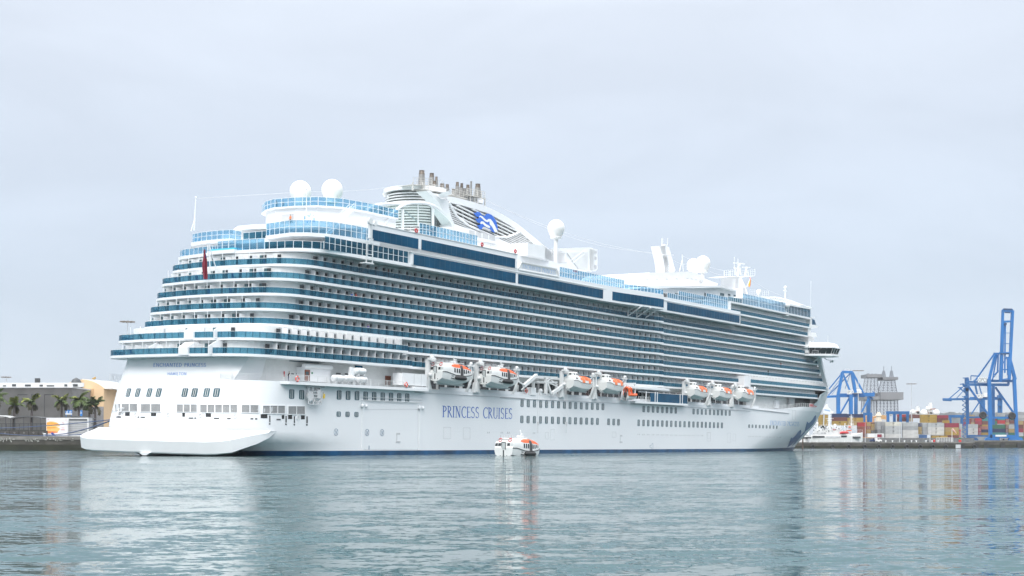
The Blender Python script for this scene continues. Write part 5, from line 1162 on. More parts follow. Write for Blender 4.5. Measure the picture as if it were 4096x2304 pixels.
def make_boat(root, L, hw, tender):
    B = Boat(L, hw, tender); xs = [0, .35, 1, 2, 3, 4.2, 5.4, 6.5, 7.6, 8.6, 9.4, 10.2, 10.8, 11.2, 11.6]; xs = [x*L/11.6 for x in xs]
    q = MB(); rings = []
    for x in xs:
        h, g, k = lerp(x, B.H), lerp(x, B.G), lerp(x, B.Kl); half = [(h, g), (h*.985, g-(g-k)*.3), (h*.9, k+(g-k)*.33), (h*.5, k+(g-k)*.1), (.12*h, k)]
        rings.append([(x, -y, z) for y, z in half]+[(x, y, z) for y, z in half[::-1]])
    q.loft(rings, closed=False); q.add(rings[0], [tuple(range(len(rings[0])))]); hull = smoothish(q.build('boat_hull', BOATW, root), 35)
    q = MB(); q.beam((.6, 0, .1), (L*.8, 0, -.02), .16, .35); q.box(.1, .5, -.35, .35, .1, .75); q.build('keel', BOATG, root)
    q = MB(); rings = []
    for i, x in enumerate(xs):
        xx = x; ring = []
        for sg in (-1, 1):
            r_ = [B.cab(x, t, sg) for t in (0, .2, .45, .6, .72, .82, .9, 1)]
            ring += r_ if sg < 0 else r_[::-1][1:]
        if i == 0: ring = [(p[0]+.55*max(0, (p[2]-2.5)/1.7), p[1], p[2]) for p in ring]
        rings.append(ring)
    q.loft(rings, closed=False); q.add(rings[0], [tuple(range(len(rings[0])-1, -1, -1))]); cab = smoothish(q.build('canopy', BOATW, root), 35)
    for sg in (-1, 1):                                   # rubbing line
        q = MB(); pts = []
        for i in range(40):
            x = L*i/39; pts.append((x, sg*(lerp(x, B.H)+.04), lerp(x, B.G)-.02))
        q.tube(pts, .075 if tender else .05, 5); q.build('rub_rail', BLACK if tender else DKGREY, root)
    if tender:
        for sg in (-1, 1):
            q = MB(); B.patch(q, 2.9, 10.7, lambda x: .50+.05*max(0, (4-x)/1.1), lambda x: .80 if x > 3.6 else .58+.2*(x-2.9)/.7, .035, 14, 3, sg); q.build('orange_stripe', ORANGE, cab)
            for x in (3.75, 4.55, 5.3, 7.05, 7.85, 8.65, 9.45):
                q = MB(); B.patch(q, x, x+.48, .16 if x < 8.5 else .22, .44, .04, 1, 2, sg); q.build('boat_window', DOORG, cab)
            q = MB(); B.patch(q, 5.95, 6.9, .02, .82, .06, 1, 6, sg); q.build('side_door', mat('door_charcoal', (.05, .05, .052), .5, var=.2), cab)
            q = MB(); f = lambda x: (x, sg*(lerp(x, B.H)+.10), lerp(x, B.G)-.55); xs_ = [4.0, 4.3, 5, 6, 7, 7.7, 8.0]
            q.tube([f(x) for x in xs_], [.12, .36, .42, .42, .42, .36, .12], 10); q.build('side_fender', BLACK, root)
            q = MB(); q.beam((2.9, sg*(hw+.0), 1.75), (3.6, sg*(hw+.02), 1.7), .06, .1); q.beam((2.8, sg*(hw-.02), 1.3), (3.95, sg*(hw-.0), 1.12), .06, .12); q.build('side_trim', BLACK, root)
        aft = lambda y, f: (.0+.55*f*.62-.03+.10*f, y, 2.5+1.75*f)
        for y0, y1, fm in ((-1.95, -1.4, BOATG), (-1.3, -.72, DOORG), (.62, 1.2, DOORG), (1.3, 1.85, DOORG)):
            q = MB(); q.quad(aft(y0, .22), aft(y1, .22), aft(y1*.97, .52), aft(y0*.97, .52)); q.build('aft_window', fm, cab)
        q = MB(); q.box(-.06, .5, -.45, .3, 2.3, 3.5); q.build('aft_door', BOATG, cab); q = MB(); q.box(-.09, -.06, -.5, -.4, 2.2, 3.5); q.box(-.09, -.06, .3, .4, 2.6, 3.5); q.box(-.09, -.06, -.5, .4, 3.5, 3.62); q.build('door_frame', DKGREY, cab)
        for y in (-1.1, .95): q = MB(); torus(q, (.52, y, 4.0), .33, .085, (.35, 0, .94), (0, 1, 0)); q.build('life_ring', RED, cab)
        q = MB(); q.box(-.06, .02, -.12, .12, 1.0, 2.1); q.build('rudder_post', DKGREY, root)
        q = MB(); q.box(1.0, 8.6, -1.0, 1.0, 4.42, 4.52); q.build('roof_deck', OFFW, cab)
        q = MB(); rail(q, [(.9, -1.15, 4.45), (5.6, -1.15, 4.45)], .5, 3, .9, .035); rail(q, [(.9, 1.15, 4.45), (5.6, 1.15, 4.45)], .5, 3, .9, .035); rail(q, [(.9, -1.15, 4.45), (.9, 1.15, 4.45)], .5, 3, .9, .035); q.build('roof_rail', GREYW, cab)
        q = MB(); q.box(5.7, 6.6, -.5, .5, 4.5, 4.95); q.beam((6.6, 0, 4.9), (6.15, 0, 5.9), .18); q.box(6.7, 7.2, -.2, .2, 5.1, 5.3); q.build('roof_light', OFFW, cab)
        q = MB()
        for y in (-.7, .7): q.tube([(-.04, y, 1.0), (.05, y, 1.0)], .1, 8)
        q.build('exhaust_port', DKGREY, root)
    else:
        k = L/11.6
        for sg in (-1, 1):
            for x0, x1, t0, t1, m in ((3.2, 4.0, .34, .78, ORANGE), (4.05, 5.4, .02, .8, ORANGE2), (5.5, 7.2, .36, .82, ORANGE), (7.3, 8.5, .02, .82, ORANGE2), (8.6, 9.6, .3, .8, ORANGE)):
                q = MB(); B.patch(q, x0*k, x1*k, t0, t1, .035, 3, 4, sg); q.build('orange_panel', m, cab)
            q = MB()
            for i in range(9): x = (3.6+i*.78)*k; h = lerp(x, B.H); z = lerp(x, B.G)-.25; q.tube([(x, sg*(h+.03), z), (x+.33*k, sg*(h+.02), z-.42), (x+.66*k, sg*(h+.03), z)], .025, 4)
            q.build('grab_line', GREYW, root)
            q = MB(); B.patch(q, 1.0*k, 1.9*k, .3, .52, .03, 1, 2, sg); q.build('boat_window', DOORG, cab)
        q = MB(); q.loft([[(1.0, -.95, 3.5), (3.3, -.95, 3.5), (3.3, .95, 3.5), (1.0, .95, 3.5)], [(1.05, -.85, 4.3), (3.1, -.85, 4.3), (3.1, .85, 4.3), (1.05, .85, 4.3)], [(1.3, -.6, 4.52), (2.9, -.6, 4.52), (2.9, .6, 4.52), (1.3, .6, 4.52)]], True, True); tw = q.build('conning_tower', BOATW, cab)
        q = MB()
        for x0, x1 in ((1.2, 1.6), (2.3, 2.6), (2.72, 3.02)): q.quad((x0, -.945, 3.82), (x1, -.945, 3.82), (x1, -.895, 4.18), (x0, -.895, 4.18))
        q.quad((1.0, .3, 3.85), (1.0, -.3, 3.85), (1.03, -.3, 4.2), (1.03, .3, 4.2)); q.build('tower_window', DOORG, tw)
        q = MB(); q.tube([(.3, 0, .55), (-.1, 0, .5)], [.22, .3], 10); q.build('propeller_nozzle', BOATG, root)
SHIP_EUL = (LIST, 0, HEAD)
NAMES = [('white and orange tender hanging in the davits closest to the stern', 'white and orange tenders hung in davits'), ('white and orange tender hanging second from the stern, next to the empty davits', 'white and orange tenders hung in davits'),
         ('closed lifeboat with orange roof panels hanging just forward of the empty davits', 'closed lifeboats hung in davits'), ('closed lifeboat with orange roof panels hanging beside the small orange rescue boat', 'closed lifeboats hung in davits'),
         ('closed lifeboat hanging just forward of the blue glass terrace', 'closed lifeboats hung in davits'), ('closed lifeboat in the middle of the three hung towards the bow', 'closed lifeboats hung in davits'), ('closed lifeboat nearest the bow, hung beside the foredeck wall', 'closed lifeboats hung in davits')]
proto = {}
for (x0, x1, ty), (lab, grp) in zip(BOATS, NAMES):
    td = ty == 'tender'; L, hw, vc = (12.6, 2.1, -1.9) if td else (10.8, 1.8, -1.5)
    u0 = U(x0, 16, vc+hw*.92); ub = U(x1, 16.5, vc-hw*.5); u0 = (u0+ub-L*.98)/2 if not td else ub-L*.97
    yb = {1708: 1543, 1903: 1556, 2244: 1570, 2377: 1577, 2733: 1600, 2835: 1605, 2927: 1609}[x0]; zk = S((x0+x1)/2, yb-4, v=vc).z
    if ty not in proto:
        r_ = empty('tender' if td else 'lifeboat'); make_boat(r_, L, hw, td); proto[ty] = r_
    else: r_ = copy_tree(proto[ty])
    r_.location = W((u0, vc, zk)); r_.rotation_euler = SHIP_EUL; tag(r_, lab, 'tender boat' if td else 'lifeboat', grp)
fl = copy_tree(proto['tender']); fl.rotation_euler = (0, 0, R_(59)); p = A(2092, 1822, 252); fl.location = (p.x-3.55, 248.6, -.95); fl.scale = (.97, 1.0, .95); tag(fl, 'white and orange tender floating on the water alongside the hull', 'tender boat')
# small orange rescue boat in its frame
rb = empty('rescue_boat', W(S(*n4(140, 735), v=-1.6)), SHIP_EUL); tag(rb, 'small orange rescue boat on a white cradle next to the blue glass terrace', 'rescue boat')
q = MB(); st = [(0, .95, 0, .9), (1.5, 1.0, -.1, .9), (3.5, .95, 0, .95), (5, .55, .3, 1.15), (5.6, .1, .7, 1.3)]
q.loft([[(x, -h, g), (x, -h*.8, k+.25), (x, 0, k), (x, h*.8, k+.25), (x, h, g)] for x, h, k, g in st], closed=False); q.add([(0, -.95, .9), (0, -.76, .25), (0, 0, 0), (0, .76, .25), (0, .95, .9)], [(0, 1, 2, 3, 4)]); q.build('boat_hull', BOATW, rb)
q = MB(); q.tube([(0, -1.0, 1.05), (2, -1.08, 1.05), (3.8, -.95, 1.1), (5.4, -.2, 1.35), (5.4, .2, 1.35), (3.8, .95, 1.1), (0, 1.0, 1.05)], .26, 8); q.build('inflatable_collar', ORANGE, rb)
q = MB(); q.tube([(.3, -.9, 1.1), (.35, -.75, 2.6), (.45, 0, 3.0), (.35, .75, 2.6), (.3, .9, 1.1)], .3, 8); q.tube([(1.6, -.9, 1.1), (1.5, -.75, 2.7), (1.5, 0, 3.1), (1.5, .75, 2.7), (1.6, .9, 1.1)], .3, 8); q.build('righting_arch', ORANGE, rb)
q = MB(); q.box(.4, 1.4, -.4, .4, 2.8, 3.2); q.box(1.0, 2.4, -.35, .35, .7, 1.9); q.build('console', OFFW, rb)
q = MB(); q.box(-.35, .2, -.3, .3, .5, 1.7); q.tube([(-.2, 0, .5), (-.2, 0, -.3)], .12, 8); q.build('outboard_motor', DKGREY, rb)
q = MB(); c = S(*n4(100, 760), v=-.9); q.beam((c.x-.8, -.6, c.z), (c.x+.6, -.6, c.z+4.2), .5); q.beam((c.x+.6, -.6, c.z+4.2), (c.x+6.3, -.6, c.z+4.4), .4); q.beam((c.x+6.2, -.6, c.z+4.4), (c.x+6.2, -.6, c.z+.6), .35); q.build('rescue_boat_frame', WHITE, SHIP)
# life-raft canisters on the promenade
def canister(lab, x, y, v=-.55):
    p = S(*r4(x, y), v=v); r_ = empty('life_raft_canister', W(p), SHIP_EUL); tag(r_, lab, 'life raft', 'white life raft canisters on the promenade'); return r_
cans = [('white life raft canister closest to the deck house, low in its cradle', 551, 688), ('white life raft canister in the middle of the lower row of three', 652, 692), ('white life raft canister at the forward end of the lower row', 757, 700), ('white life raft canister raised on a bracket above the other three', 745, 625)]
cp = None
for lab, x, y in cans:
    r_ = canister(lab, x, y)
    if cp is None:
        q = MB(); prof = [(.05, -1.55), (.42, -1.5), (.58, -1.3), (.61, -.9), (.63, -.02), (.66, 0), (.63, .02), (.61, .9), (.58, 1.3), (.42, 1.5), (.05, 1.55)]
        q.loft([[(z, r*math.cos(t), r*math.sin(t)) for t in [2*math.pi*i/16 for i in range(16)]] for r, z in prof]); smoothish(q.build('canister_shell', WHITE, r_), 50)
        q = MB()
        for z in (-.8, .8): q.loft([[(z+d, .64*math.cos(t), .64*math.sin(t)) for t in [2*math.pi*i/16 for i in range(16)]] for d in (-.05, .05)])
        q.build('strap', GREYW, r_); q = MB()
        for z in (-.8, .8): q.box(z-.15, z+.15, -.5, .5, -1.0, -.5); q.box(z-.15, z+.15, -.35, .35, -1.3, -1.0)
        q.build('cradle', GREYW, r_); cp = r_
    else:
        for ch in cp.children: copy_tree(ch, r_)
q = MB(); p = S(*r4(672, 640), v=-.3); q.plate([(p.x-.6, 13.3), (p.x+.9, 13.3), (p.x+.5, p.z+1.0), (p.x-.2, p.z+1.1)], -.4, .2); a = S(*r4(790, 655), v=-.5); q.beam((p.x, -.2, p.z-.2), (a.x, -.5, a.z), .3); q.build('raft_bracket', WHITE, SHIP)
for lab, conv, x, y, v in (('red and white life ring on the promenade railing near the wooden door', n1, 878, 600, -1.45), ('red and white life ring on the promenade railing beside the white locker', n2, 1102, 1000, -1.45), ('red life ring on the railing below the empty davit arms', n3, 665, 525, .0)):
    lr = empty('life_ring', W(S(*conv(x, y), v=v)), SHIP_EUL); tag(lr, lab, 'life ring')
    q = MB(); torus(q, (0, 0, 0), .42, .12, (1, 0, 0), (0, 0, 1)); q.build('ring', mat('ring_orange_red', (.75, .09, .05), .5), lr)
    q = MB()
    for t in range(4): a = math.pi/4+t*math.pi/2; q.tube([(.42*math.cos(a+d), 0, .42*math.sin(a+d)) for d in (-.18, 0, .18)], .128, 6)
    q.build('reflective_tape', WHITE, lr)
# flags
def flag(name, lab, conv, pole, cloth, v, m, w_, seg=14, extra=None):
    a, b = S(*conv(*pole[0]), v=v), S(*conv(*pole[1]), v=v); r_ = empty(name, W(a), SHIP_EUL); tag(r_, lab, 'flag')
    q = MB(); q.tube([Vector((0, 0, 0)), b-a], [.12, .06], 8); q.sphere(b-a, .14, 8, 6); q.build('flag_pole', WHITE, r_)
    t, bt = S(*conv(*cloth[0]), v=v)-a, S(*conv(*cloth[1]), v=v)-a; q = MB(); rows_ = []
    for i in range(seg+1):
        f = i/seg; c = t+(bt-t)*f; rows_.append([c+Vector((w_*(g-.5)*min(1, .25+f*1.6)+.06*math.sin(9*f+5*g), .22*math.sin(g*9+f*3), .5*g*(1-f))) for g in [k/6 for k in range(7)]])
    q.loft(rows_, closed=False); q.loft([[p+Vector((0, .02, 0)) for p in r] for r in rows_], closed=False); o = smoothish(q.build('flag_cloth', m, r_), 80)
    if extra: extra(r_, rows_)
def canton(r_, rows_):
    q = MB(); q.loft([[p+Vector((0, -.03, 0)) for p in r[3:]] for r in rows_[1:5]], closed=False); q.build('flag_canton', mat('canton_blue', (.03, .05, .22), .8), r_)
    q = MB(); q.loft([[p+Vector((0, -.05, 0)) for p in r[4:6]] for r in rows_[1:5]], closed=False); q.build('flag_cross', mat('cloth_white', (.7, .7, .7), .8), r_)
flag('ensign_flag', 'limp dark red ensign hanging from the pole over the stern balconies', r2, ((603, 1140), (585, 830)), ((545, 915), (552, 1190)), 18.3, mat('ensign_red', (.19, .010, .028), .8, var=.2), .85, extra=canton)
flag('courtesy_flag', 'small red and yellow courtesy flag hanging under the radar mast platform', m8, ((2215, 930), (2290, 740)), ((2285, 765), (2262, 925)), 14, mat('courtesy_red', (.6, .05, .04), .8), .8, extra=lambda r_, rows_: (lambda q: (q.loft([[p+Vector((0, -.03, 0)) for p in r[0:4]] for r in rows_[2:]], closed=False), q.build('flag_stripe', mat('courtesy_yellow', (.8, .5, .05), .8), r_)))(MB()))
q = MB(); a = S(*r2(603, 1140), v=18.3); 
for x0, y0, x1, y1 in ((590, 840, 660, 1085), (560, 830, 605, 830), (575, 850, 575, 900)): q.tube([S(*r2(x0, y0), v=18), S(*r2(x1, y1), v=18)], .09, 6)
q.build('flagstaff_stay', WHITE, SHIP)
# ---------------------------------------------------------------- people
def person_mesh(pose=0):
    me = bpy.data.meshes.new('person_skeleton')
    V = [(0, 0, .95), (0, 0, 1.18), (0, 0, 1.40), (0, .01, 1.50), (0, .0, 1.56), (0, -.01, 1.66), (0, -.0, 1.74)]
    Rr = [.15, .14, .15, .06, .06, .095, .07]
    E = [(0, 1), (1, 2), (2, 3), (3, 4), (4, 5), (5, 6)]
    for s in (-1, 1):
        b = len(V); fa = (.10 if pose == 0 else -.28)
        V += [(s*.10, 0, .88), (s*.11, -.02, .50), (s*.11, .02, .08), (s*.12, -.13, .03)]; Rr += [.10, .065, .045, .04]; E += [(0, b), (b, b+1), (b+1, b+2), (b+2, b+3)]
        V += [(s*.19, 0, 1.40), (s*.25, .03, 1.14), (s*.22, -.18-.1*pose, 1.02+.08*pose), (s*.20, -.28-.1*pose, 1.03+.1*pose)]; Rr += [.065, .045, .035, .03]; E += [(2, b+4), (b+4, b+5), (b+5, b+6), (b+6, b+7)]
    me.from_pydata(V, E, []); o = bpy.data.objects.new('person_skeleton', me); C.objects.link(o)
    o.modifiers.new('skin', 'SKIN'); sk = me.skin_vertices[0].data
    for i, r in enumerate(Rr): sk[i].radius = (r, r*(.75 if i < 3 else 1))
    sk[0].use_root = True; ss = o.modifiers.new('sub', 'SUBSURF'); ss.levels = 1
    m = bpy.data.meshes.new_from_object(o.evaluated_get(bpy.context.evaluated_depsgraph_get())); bpy.data.objects.remove(o); bpy.data.meshes.remove(me)
    m.polygons.foreach_set('use_smooth', [True]*len(m.polygons)); return m
PM = [person_mesh(0), person_mesh(1)]
SKIN, HAIR = mat('skin', (.42, .23, .16), .6), mat('dark_hair', (.03, .02, .015), .6)
def person(lab, w_, ang, shirt, trousers, pose=0):
    me = PM[pose].copy()
    for m in (SKIN, shirt, trousers, HAIR): me.materials.append(m)
    for p in me.polygons:
        z = p.center.z; x = abs(p.center.x)
        p.material_index = 0 if z > 1.47 or (x > .17 and z < 1.12 and p.center.y < -.12) else 1 if z > .93 else 2 if z > .09 else 3
    r_ = bpy.data.objects.new('person', me); C.objects.link(r_); r_.location = w_; r_.rotation_euler = (0, 0, ang); tag(r_, lab, 'person')
    q = MB(); q.sphere((0, .015, 1.69), .108, 12, 8, 1.05); q.v = [(x, y+(.05 if y < -.05 and z < 1.72 else 0), max(z, 1.60 if y > 0 else 1.69)) for x, y, z in q.v]; q.build('hair', HAIR, r_, True)
cm = lambda n, c: mat(n, c, .8, var=.12)
def on_deck(conv, x, k, v, dz=.47): 
    px = conv(x, 0)[0]; u = U(px, ZB[k]+1.3, v); return W((u, v, ZB[k]+dz))
F_ = HEAD-R_(90)+R_(90)-R_(20)
for lab, conv, x, k, v, sh, tr, po in (
    ('person in a blue shirt leaning on a balcony rail near the stern corner', r2, 2015, 5, 2.0, 'blue', 'dark', 1), ('person in a red top on the balcony just forward of the person in blue', r2, 2058, 5, 2.0, 'red', 'dark', 0),
    ('person in a dark jacket standing on the topmost balcony deck under the dark blue glazing', r3, 385, 7, 2.1, 'maroon', 'dark', 0), ('person in an orange top leaning on a balcony rail above the second tender', r3, 1155, 5, 2.0, 'orange', 'dark', 1),
    ('person in dark navy standing under the glazed upper side amidships', r3, 1673, 7, 2.1, 'navy', 'dark', 0), ('person in a red shirt and blue shorts on a balcony above the closed lifeboats', r5, 862, 5, 2.0, 'maroon', 'blue', 0),
    ('person in pink leaning out at a balcony near the bridge', r7, 1095, 4, 2.0, 'pink', 'dark', 1), ('person in black beside an open balcony door above the foredeck', r7, 965, 3, 2.0, 'dark', 'dark', 1),
    ('person in a purple top on the second balcony deck above the canisters', r4, 818, 3, 2.0, 'purple', 'dark', 0)):
    col = {'blue': (.05, .15, .5), 'red': (.5, .06, .05), 'dark': (.02, .022, .03), 'maroon': (.22, .03, .04), 'orange': (.7, .22, .08), 'navy': (.02, .03, .1), 'pink': (.6, .25, .25), 'purple': (.2, .15, .45)}
    person(lab, on_deck(conv, x, k, v), R_(-40), cm('cloth_'+sh, col[sh]), cm('cloth_'+tr, col[tr]), po)
person('person in an orange top standing behind the stern balcony glass near the ensign', W((UA[5]+.7, 25.2, ZB[5]+.47)), R_(-35), cm('cloth_orange', (.7, .22, .08)), cm('cloth_dark', (.02, .022, .03)))
person('person in dark clothes at the rail under the left radome', W((9.3, 18.6, hz+3.27)), R_(-30), cm('cloth_dark', (.02, .022, .03)), cm('cloth_navy', (.02, .03, .1)))
person('person in a brown coat walking at the rail between the two radomes', W((9.6, 17.2, hz+3.27)), R_(60), cm('cloth_brown', (.2, .09, .05)), cm('cloth_dark', (.02, .022, .03)))
person('crew member in an orange vest in the recessed doorway of the radome house', W((8.2, S(*r2(1410, 600), u=8.4).y, hz+.02)), R_(-30), cm('cloth_orange', (.7, .22, .08)), cm('cloth_dark', (.02, .022, .03)))
person('person in black standing behind the promenade railing next to the red fire locker', W((U(1157, 14.5, .6), .6, 13.3)), R_(-30), cm('cloth_dark', (.02, .022, .03)), cm('cloth_navy', (.02, .03, .1)))
person('crew member in white on the boat deck walkway by the second tender', W((U(2072, 14.5, .2), .2, 13.9)), R_(-40), cm('cloth_white', (.75, .75, .75)), cm('cloth_white', (.75, .75, .75)))
# ---------------------------------------------------------------- chairs and tables behind the balcony glass
def make_chair():
    q = MB(); q.box(-.28, .28, -.3, .3, .38, .44); q.obox((0, .36, .78), (.27, 0, 0), (0, .035, 0), (0, .12, .38))
    for x in (-.25, .25):
        for y in (-.27, .27): q.box(x-.025, x+.025, y-.025, y+.025, 0, .4)
        q.box(x-.03, x+.03, -.28, .35, .6, .64); q.box(x-.025, x+.025, -.28, -.24, .4, .62)
    return q
CB, CG = mat('chair_blue_mesh', (.02, .07, .22), .7), mat('chair_grey_mesh', (.07, .08, .09), .7)
cb = make_chair().build('deck_chair', CB); cg = make_chair().build('deck_chair', CG); first = {id(cb): True, id(cg): True}
def put_chair(src, p, ang, lab, grp):
    o = src if first.pop(id(src), False) else src.copy()
    if o is not src: C.objects.link(o)
    o.location = W(p); o.rotation_euler = (0, 0, ang); tag(o, lab, 'chair', grp)
rr = random.Random(21)
for k in range(1, 8):
    for i in range(5):
        v = 9+i*5.2+rr.uniform(-.8, .8); off = 1.3*((v-19.2)/11.7)**2
        if k <= 2 and abs(v-20) < 4: continue
        blue = rr.random() < .45
        put_chair(cb if blue else cg, (UA[k]+.9+off*.8, v, ZB[k]+.46), HEAD+R_(rr.choice((70, 110, 90))), ('blue' if blue else 'dark grey')+' chair behind the glass of a stern balcony', ('blue' if blue else 'dark grey')+' chairs on the stern balconies')
sidec = [d for d in ALLDIV if d[0] < 95 and not (d[3] <= 2 and d[0] > 34)]
rr.shuffle(sidec)
for d in sidec[:90]: put_chair(cg, (d[0]-1.25, d[1]+.7, d[2]+.46), HEAD+R_(rr.choice((150, 200, 170, 20))), 'dark grey chair behind the teal glass of a side balcony', 'dark chairs on the side balconies')
# ---------------------------------------------------------------- mooring lines
ROPE = mat('mooring_rope_blue', (.07, .11, .22), .8, var=.2)
def rope(lab, a, b, sag, r_=.11):
    q = MB(); pts = [Vector(a).lerp(Vector(b), f)-Vector((0, 0, sag*4*f*(1-f))) for f in [i/24 for i in range(25)]]; o = q.tube(pts, r_, 6); o = q.build('mooring_line', ROPE); tag(o, lab, 'mooring line', 'blue mooring lines from the stern'); return o
pt = lambda x, y: SHIP_R @ hull_hit(*r1(x, y))[0]+P0
rope('blue mooring line running from the leftmost stern fairlead down to the quay bollard', pt(460, 1002), A(178, 1739, 492), 1.2, .14)
rope('blue mooring line from the second stern fairlead leaving the picture at the left edge', pt(690, 1005), A(-60, 1713, 420), .6, .10)
rope('thin blue mooring line from the fourth stern fairlead leaving the picture at the left edge', pt(1170, 1012), A(-60, 1724, 420), 2.4, .10)
# ---------------------------------------------------------------- right-hand side: pier, moored vessels, container terminal
CONC = mat('quay_concrete', (.065, .06, .05), .85, var=.5, scale=.25, bump=.4); CONCL = mat('quay_cap_concrete', (.19, .18, .165), .85, var=.3, scale=.3)
ALGAE = mat('quay_algae', (.02, .022, .010), .8, var=.5, scale=.2); ASPH = mat('quay_asphalt', (.10, .10, .105), .9, var=.15)
def quay(name, x0, x1, Y0, Y1, ztop, cap=.7):
    q = MB(); q.box(x0, x1, Y0, Y1, ztop*.42, ztop-cap); o = q.build(name, CONC, kind='structure')
    q = MB(); q.box(x0-.1, x1+.1, Y0-.25, Y1, ztop-cap, ztop); q.build('quay_cap', CONCL, o)
    q = MB(); q.box(x0, x1, Y0-.06, Y1, -4, ztop*.42); q.build('tidal_band', ALGAE, o); return o
YP = 800.0; PX0, PX1, PZ = A(3100, 0, YP).x, A(3898, 0, YP).x, 3.75
pier = quay('pier', PX0, PX1, YP, YP+16, PZ)
q = MB(); q.box(A(3822, 0, YP).x, A(3858, 0, YP).x, YP-.3, YP+.2, 0, 2.4); q.build('pier_recess', BLACK, pier); q = MB(); q.box(A(3822, 0, YP).x, A(3842, 0, YP).x, YP-.45, YP-.2, .2, 2.3); q.build('pale_panel', GREYW, pier)
def tyre(x, Y, n, last=False):
    r_ = empty('tyre_fender', (A(x, 0, Y).x, Y-.55, 1.0))
    tag(r_, f'black tyre fender on the pier face, {n}', 'fender', 'tyre fenders along the right-hand pier')
    q = MB(); torus(q, (0, 0, 0), .95, .42, (1, 0, 0), (0, 0, 1), 18, 8); smoothish(q.build('tyre', BLACK, r_), 60)
    q = MB(); q.beam((-.1, .3, .8), (-.3, .35, 2.6), .3); q.build('hanging_chain', DKGREY, r_)
ordn = ['nearest the bow of the ship', 'second from the ship', 'third from the ship', 'fourth from the ship', 'fifth from the ship', 'sixth from the ship', 'seventh from the ship', 'third from the pier head', 'second from the pier head', 'beside the pale panel', 'at the very corner of the pier head']
for x, n in zip([3250, 3330, 3394, 3458, 3514, 3570, 3626, 3680, 3730, 3782, 3896], ordn): tyre(x, YP, n)
q = MB(); q.lathe((0, 0, 0), [(.45, 0), (.3, .1), (.26, .6), (.55, .85), (.5, 1.02), (.1, 1.08)], 12); bol = q.build('bollard', OFFW)
for i, x in enumerate([3206, 3240, 3267, 3326, 3376, 3386, 3405, 3442, 3543, 3570, 3618, 3646, 3665, 3704, 3728, 3752]):
    b = bol if i == 0 else bol.copy()
    if i: C.objects.link(b)
    b.location = (A(x, 0, YP+1.5).x, YP+1.5, PZ); tag(b, 'pale mushroom bollard along the edge of the right-hand pier', 'bollard', 'bollards on the right-hand pier')
# dark spar standing in the water by the bow
q = MB(); p = A(3211, 1800, 600); q.tube([(p.x, 600, -2), (p.x, 600, 5.2)], [.32, .28], 10); tag(q.build('mooring_pile', mat('rusty_pile', (.09, .06, .045), .8, var=.5)), 'dark rusty pile standing in the water just ahead of the bow', 'pile')
def lamp_mast(x, yt, Y, lab, zb=4, hd=2.6, r_=.22):
    t = A(x, yt, Y); o = empty('light_mast', (t.x, Y, zb)); tag(o, lab, 'light mast'); h = t.z-zb
    q = MB(); q.tube([(0, 0, 0), (0, 0, h)], [r_*1.6, r_*.7], 8); q.build('mast_pole', GREYW, o)
    if hd:
        q = MB(); torus(q, (0, 0, h-.3), hd*.75, .12, (1, 0, 0), (0, 1, 0), 16, 5)
        for i in range(10): a = 2*math.pi*i/10; q.obox((hd*math.cos(a), hd*math.sin(a), h-.3), (.45, 0, 0), (0, .3, 0), (0, 0, .18)); q.beam((0, 0, h-.2), (hd*math.cos(a), hd*math.sin(a), h-.25), .08)
        q.build('lamp_crown', mat('lamp_crown_brown', (.22, .18, .15), .6), o)
    return o
lamp_mast(3433, 1481, 960, 'tall thin lighting mast with a ring of lamps, right of the left blue crane', 6, 3.6); lamp_mast(3646, 1534, 960, 'tall lighting mast with a ring of lamps standing alone above the containers', 6, 3.2)
lamp_mast(510, 1284, 520, 'slim lighting mast with floodlights rising behind the left side of the ship', 5, 2.4, .16); lamp_mast(25, 1506, 620, 'small distant lighting mast above the grey warehouse roof', 10, 1.8, .2)
for x, yt, n in ((3461, 1690, 'by the bow of the fishing vessel'), (3598, 1692, 'in front of the cream and grey container stack'), (3720, 1690, 'in front of the white container stack')): lamp_mast(x, yt, YP+12, f'plain thin lamp post on the pier {n}', PZ, 0, .13)
# ---- vessels behind the pier
def vessel(name, lab, x0, x1, Y, ydk, ybow, bow_right=True):
    a, b = A(x0, 1768, Y), A(x1, 1768, Y); L = b.x-a.x; o = empty(name, (a.x, Y, 0)); tag(o, lab, 'vessel'); zd, zb = A(0, ydk, Y).z, A(0, ybow, Y).z
    q = MB(); rings = []
    for f in (0, .05, .2, .5, .75, .86, .93, .97, 1):
        hw = 4.6*(1-max(0, (f-.7)/.3)**2)*(.8+.2*min(1, f/.1)); z1 = zd+(zb-zd)*max(0, (f-.72)/.28)**1.2; lean = L*.045*max(0, (f-.8)/.2)
        rings.append([(L*f-(lean if s0 == 0 else 0)*1.0, s1*hw*w_, zz) for s1, w_, zz, s0 in ((-1, 1, z1, 1), (-1, .95, z1*.5, .5), (-1, .8, 0, 0), (1, .8, 0, 0), (1, .95, z1*.5, .5), (1, 1, z1, 1))])
    q.loft(rings, closed=False); q.add(rings[0], [tuple(range(6))])
    q.add([r[0] for r in rings]+[r[5] for r in rings[::-1]], [tuple(range(2*len(rings)))]); smoothish(q.build('vessel_hull', BOATW, o), 30); return o, a.x, L
def vbox(o, ax, Y, pts, name, m, y0=-3, y1=3):
    """box from photo columns/rows (region l7) in the vessel's own frame"""
    (x0, yt), (x1, yb) = l7(*pts[0]), l7(*pts[1]); p, r = A(x0, yt, Y), A(x1, yb, Y); q = MB(); q.box(p.x-ax, r.x-ax, y0, y1, r.z, p.z); return q.build(name, m, o)
YV = 832.0
v1, ax, L = vessel('fishing_vessel', 'white fishing vessel with two tall masts lying behind the pier, bow to the right', *[l7(x, 0)[0] for x in (225, 1062)], YV, l7(0, 1150)[1], l7(0, 1092)[1])
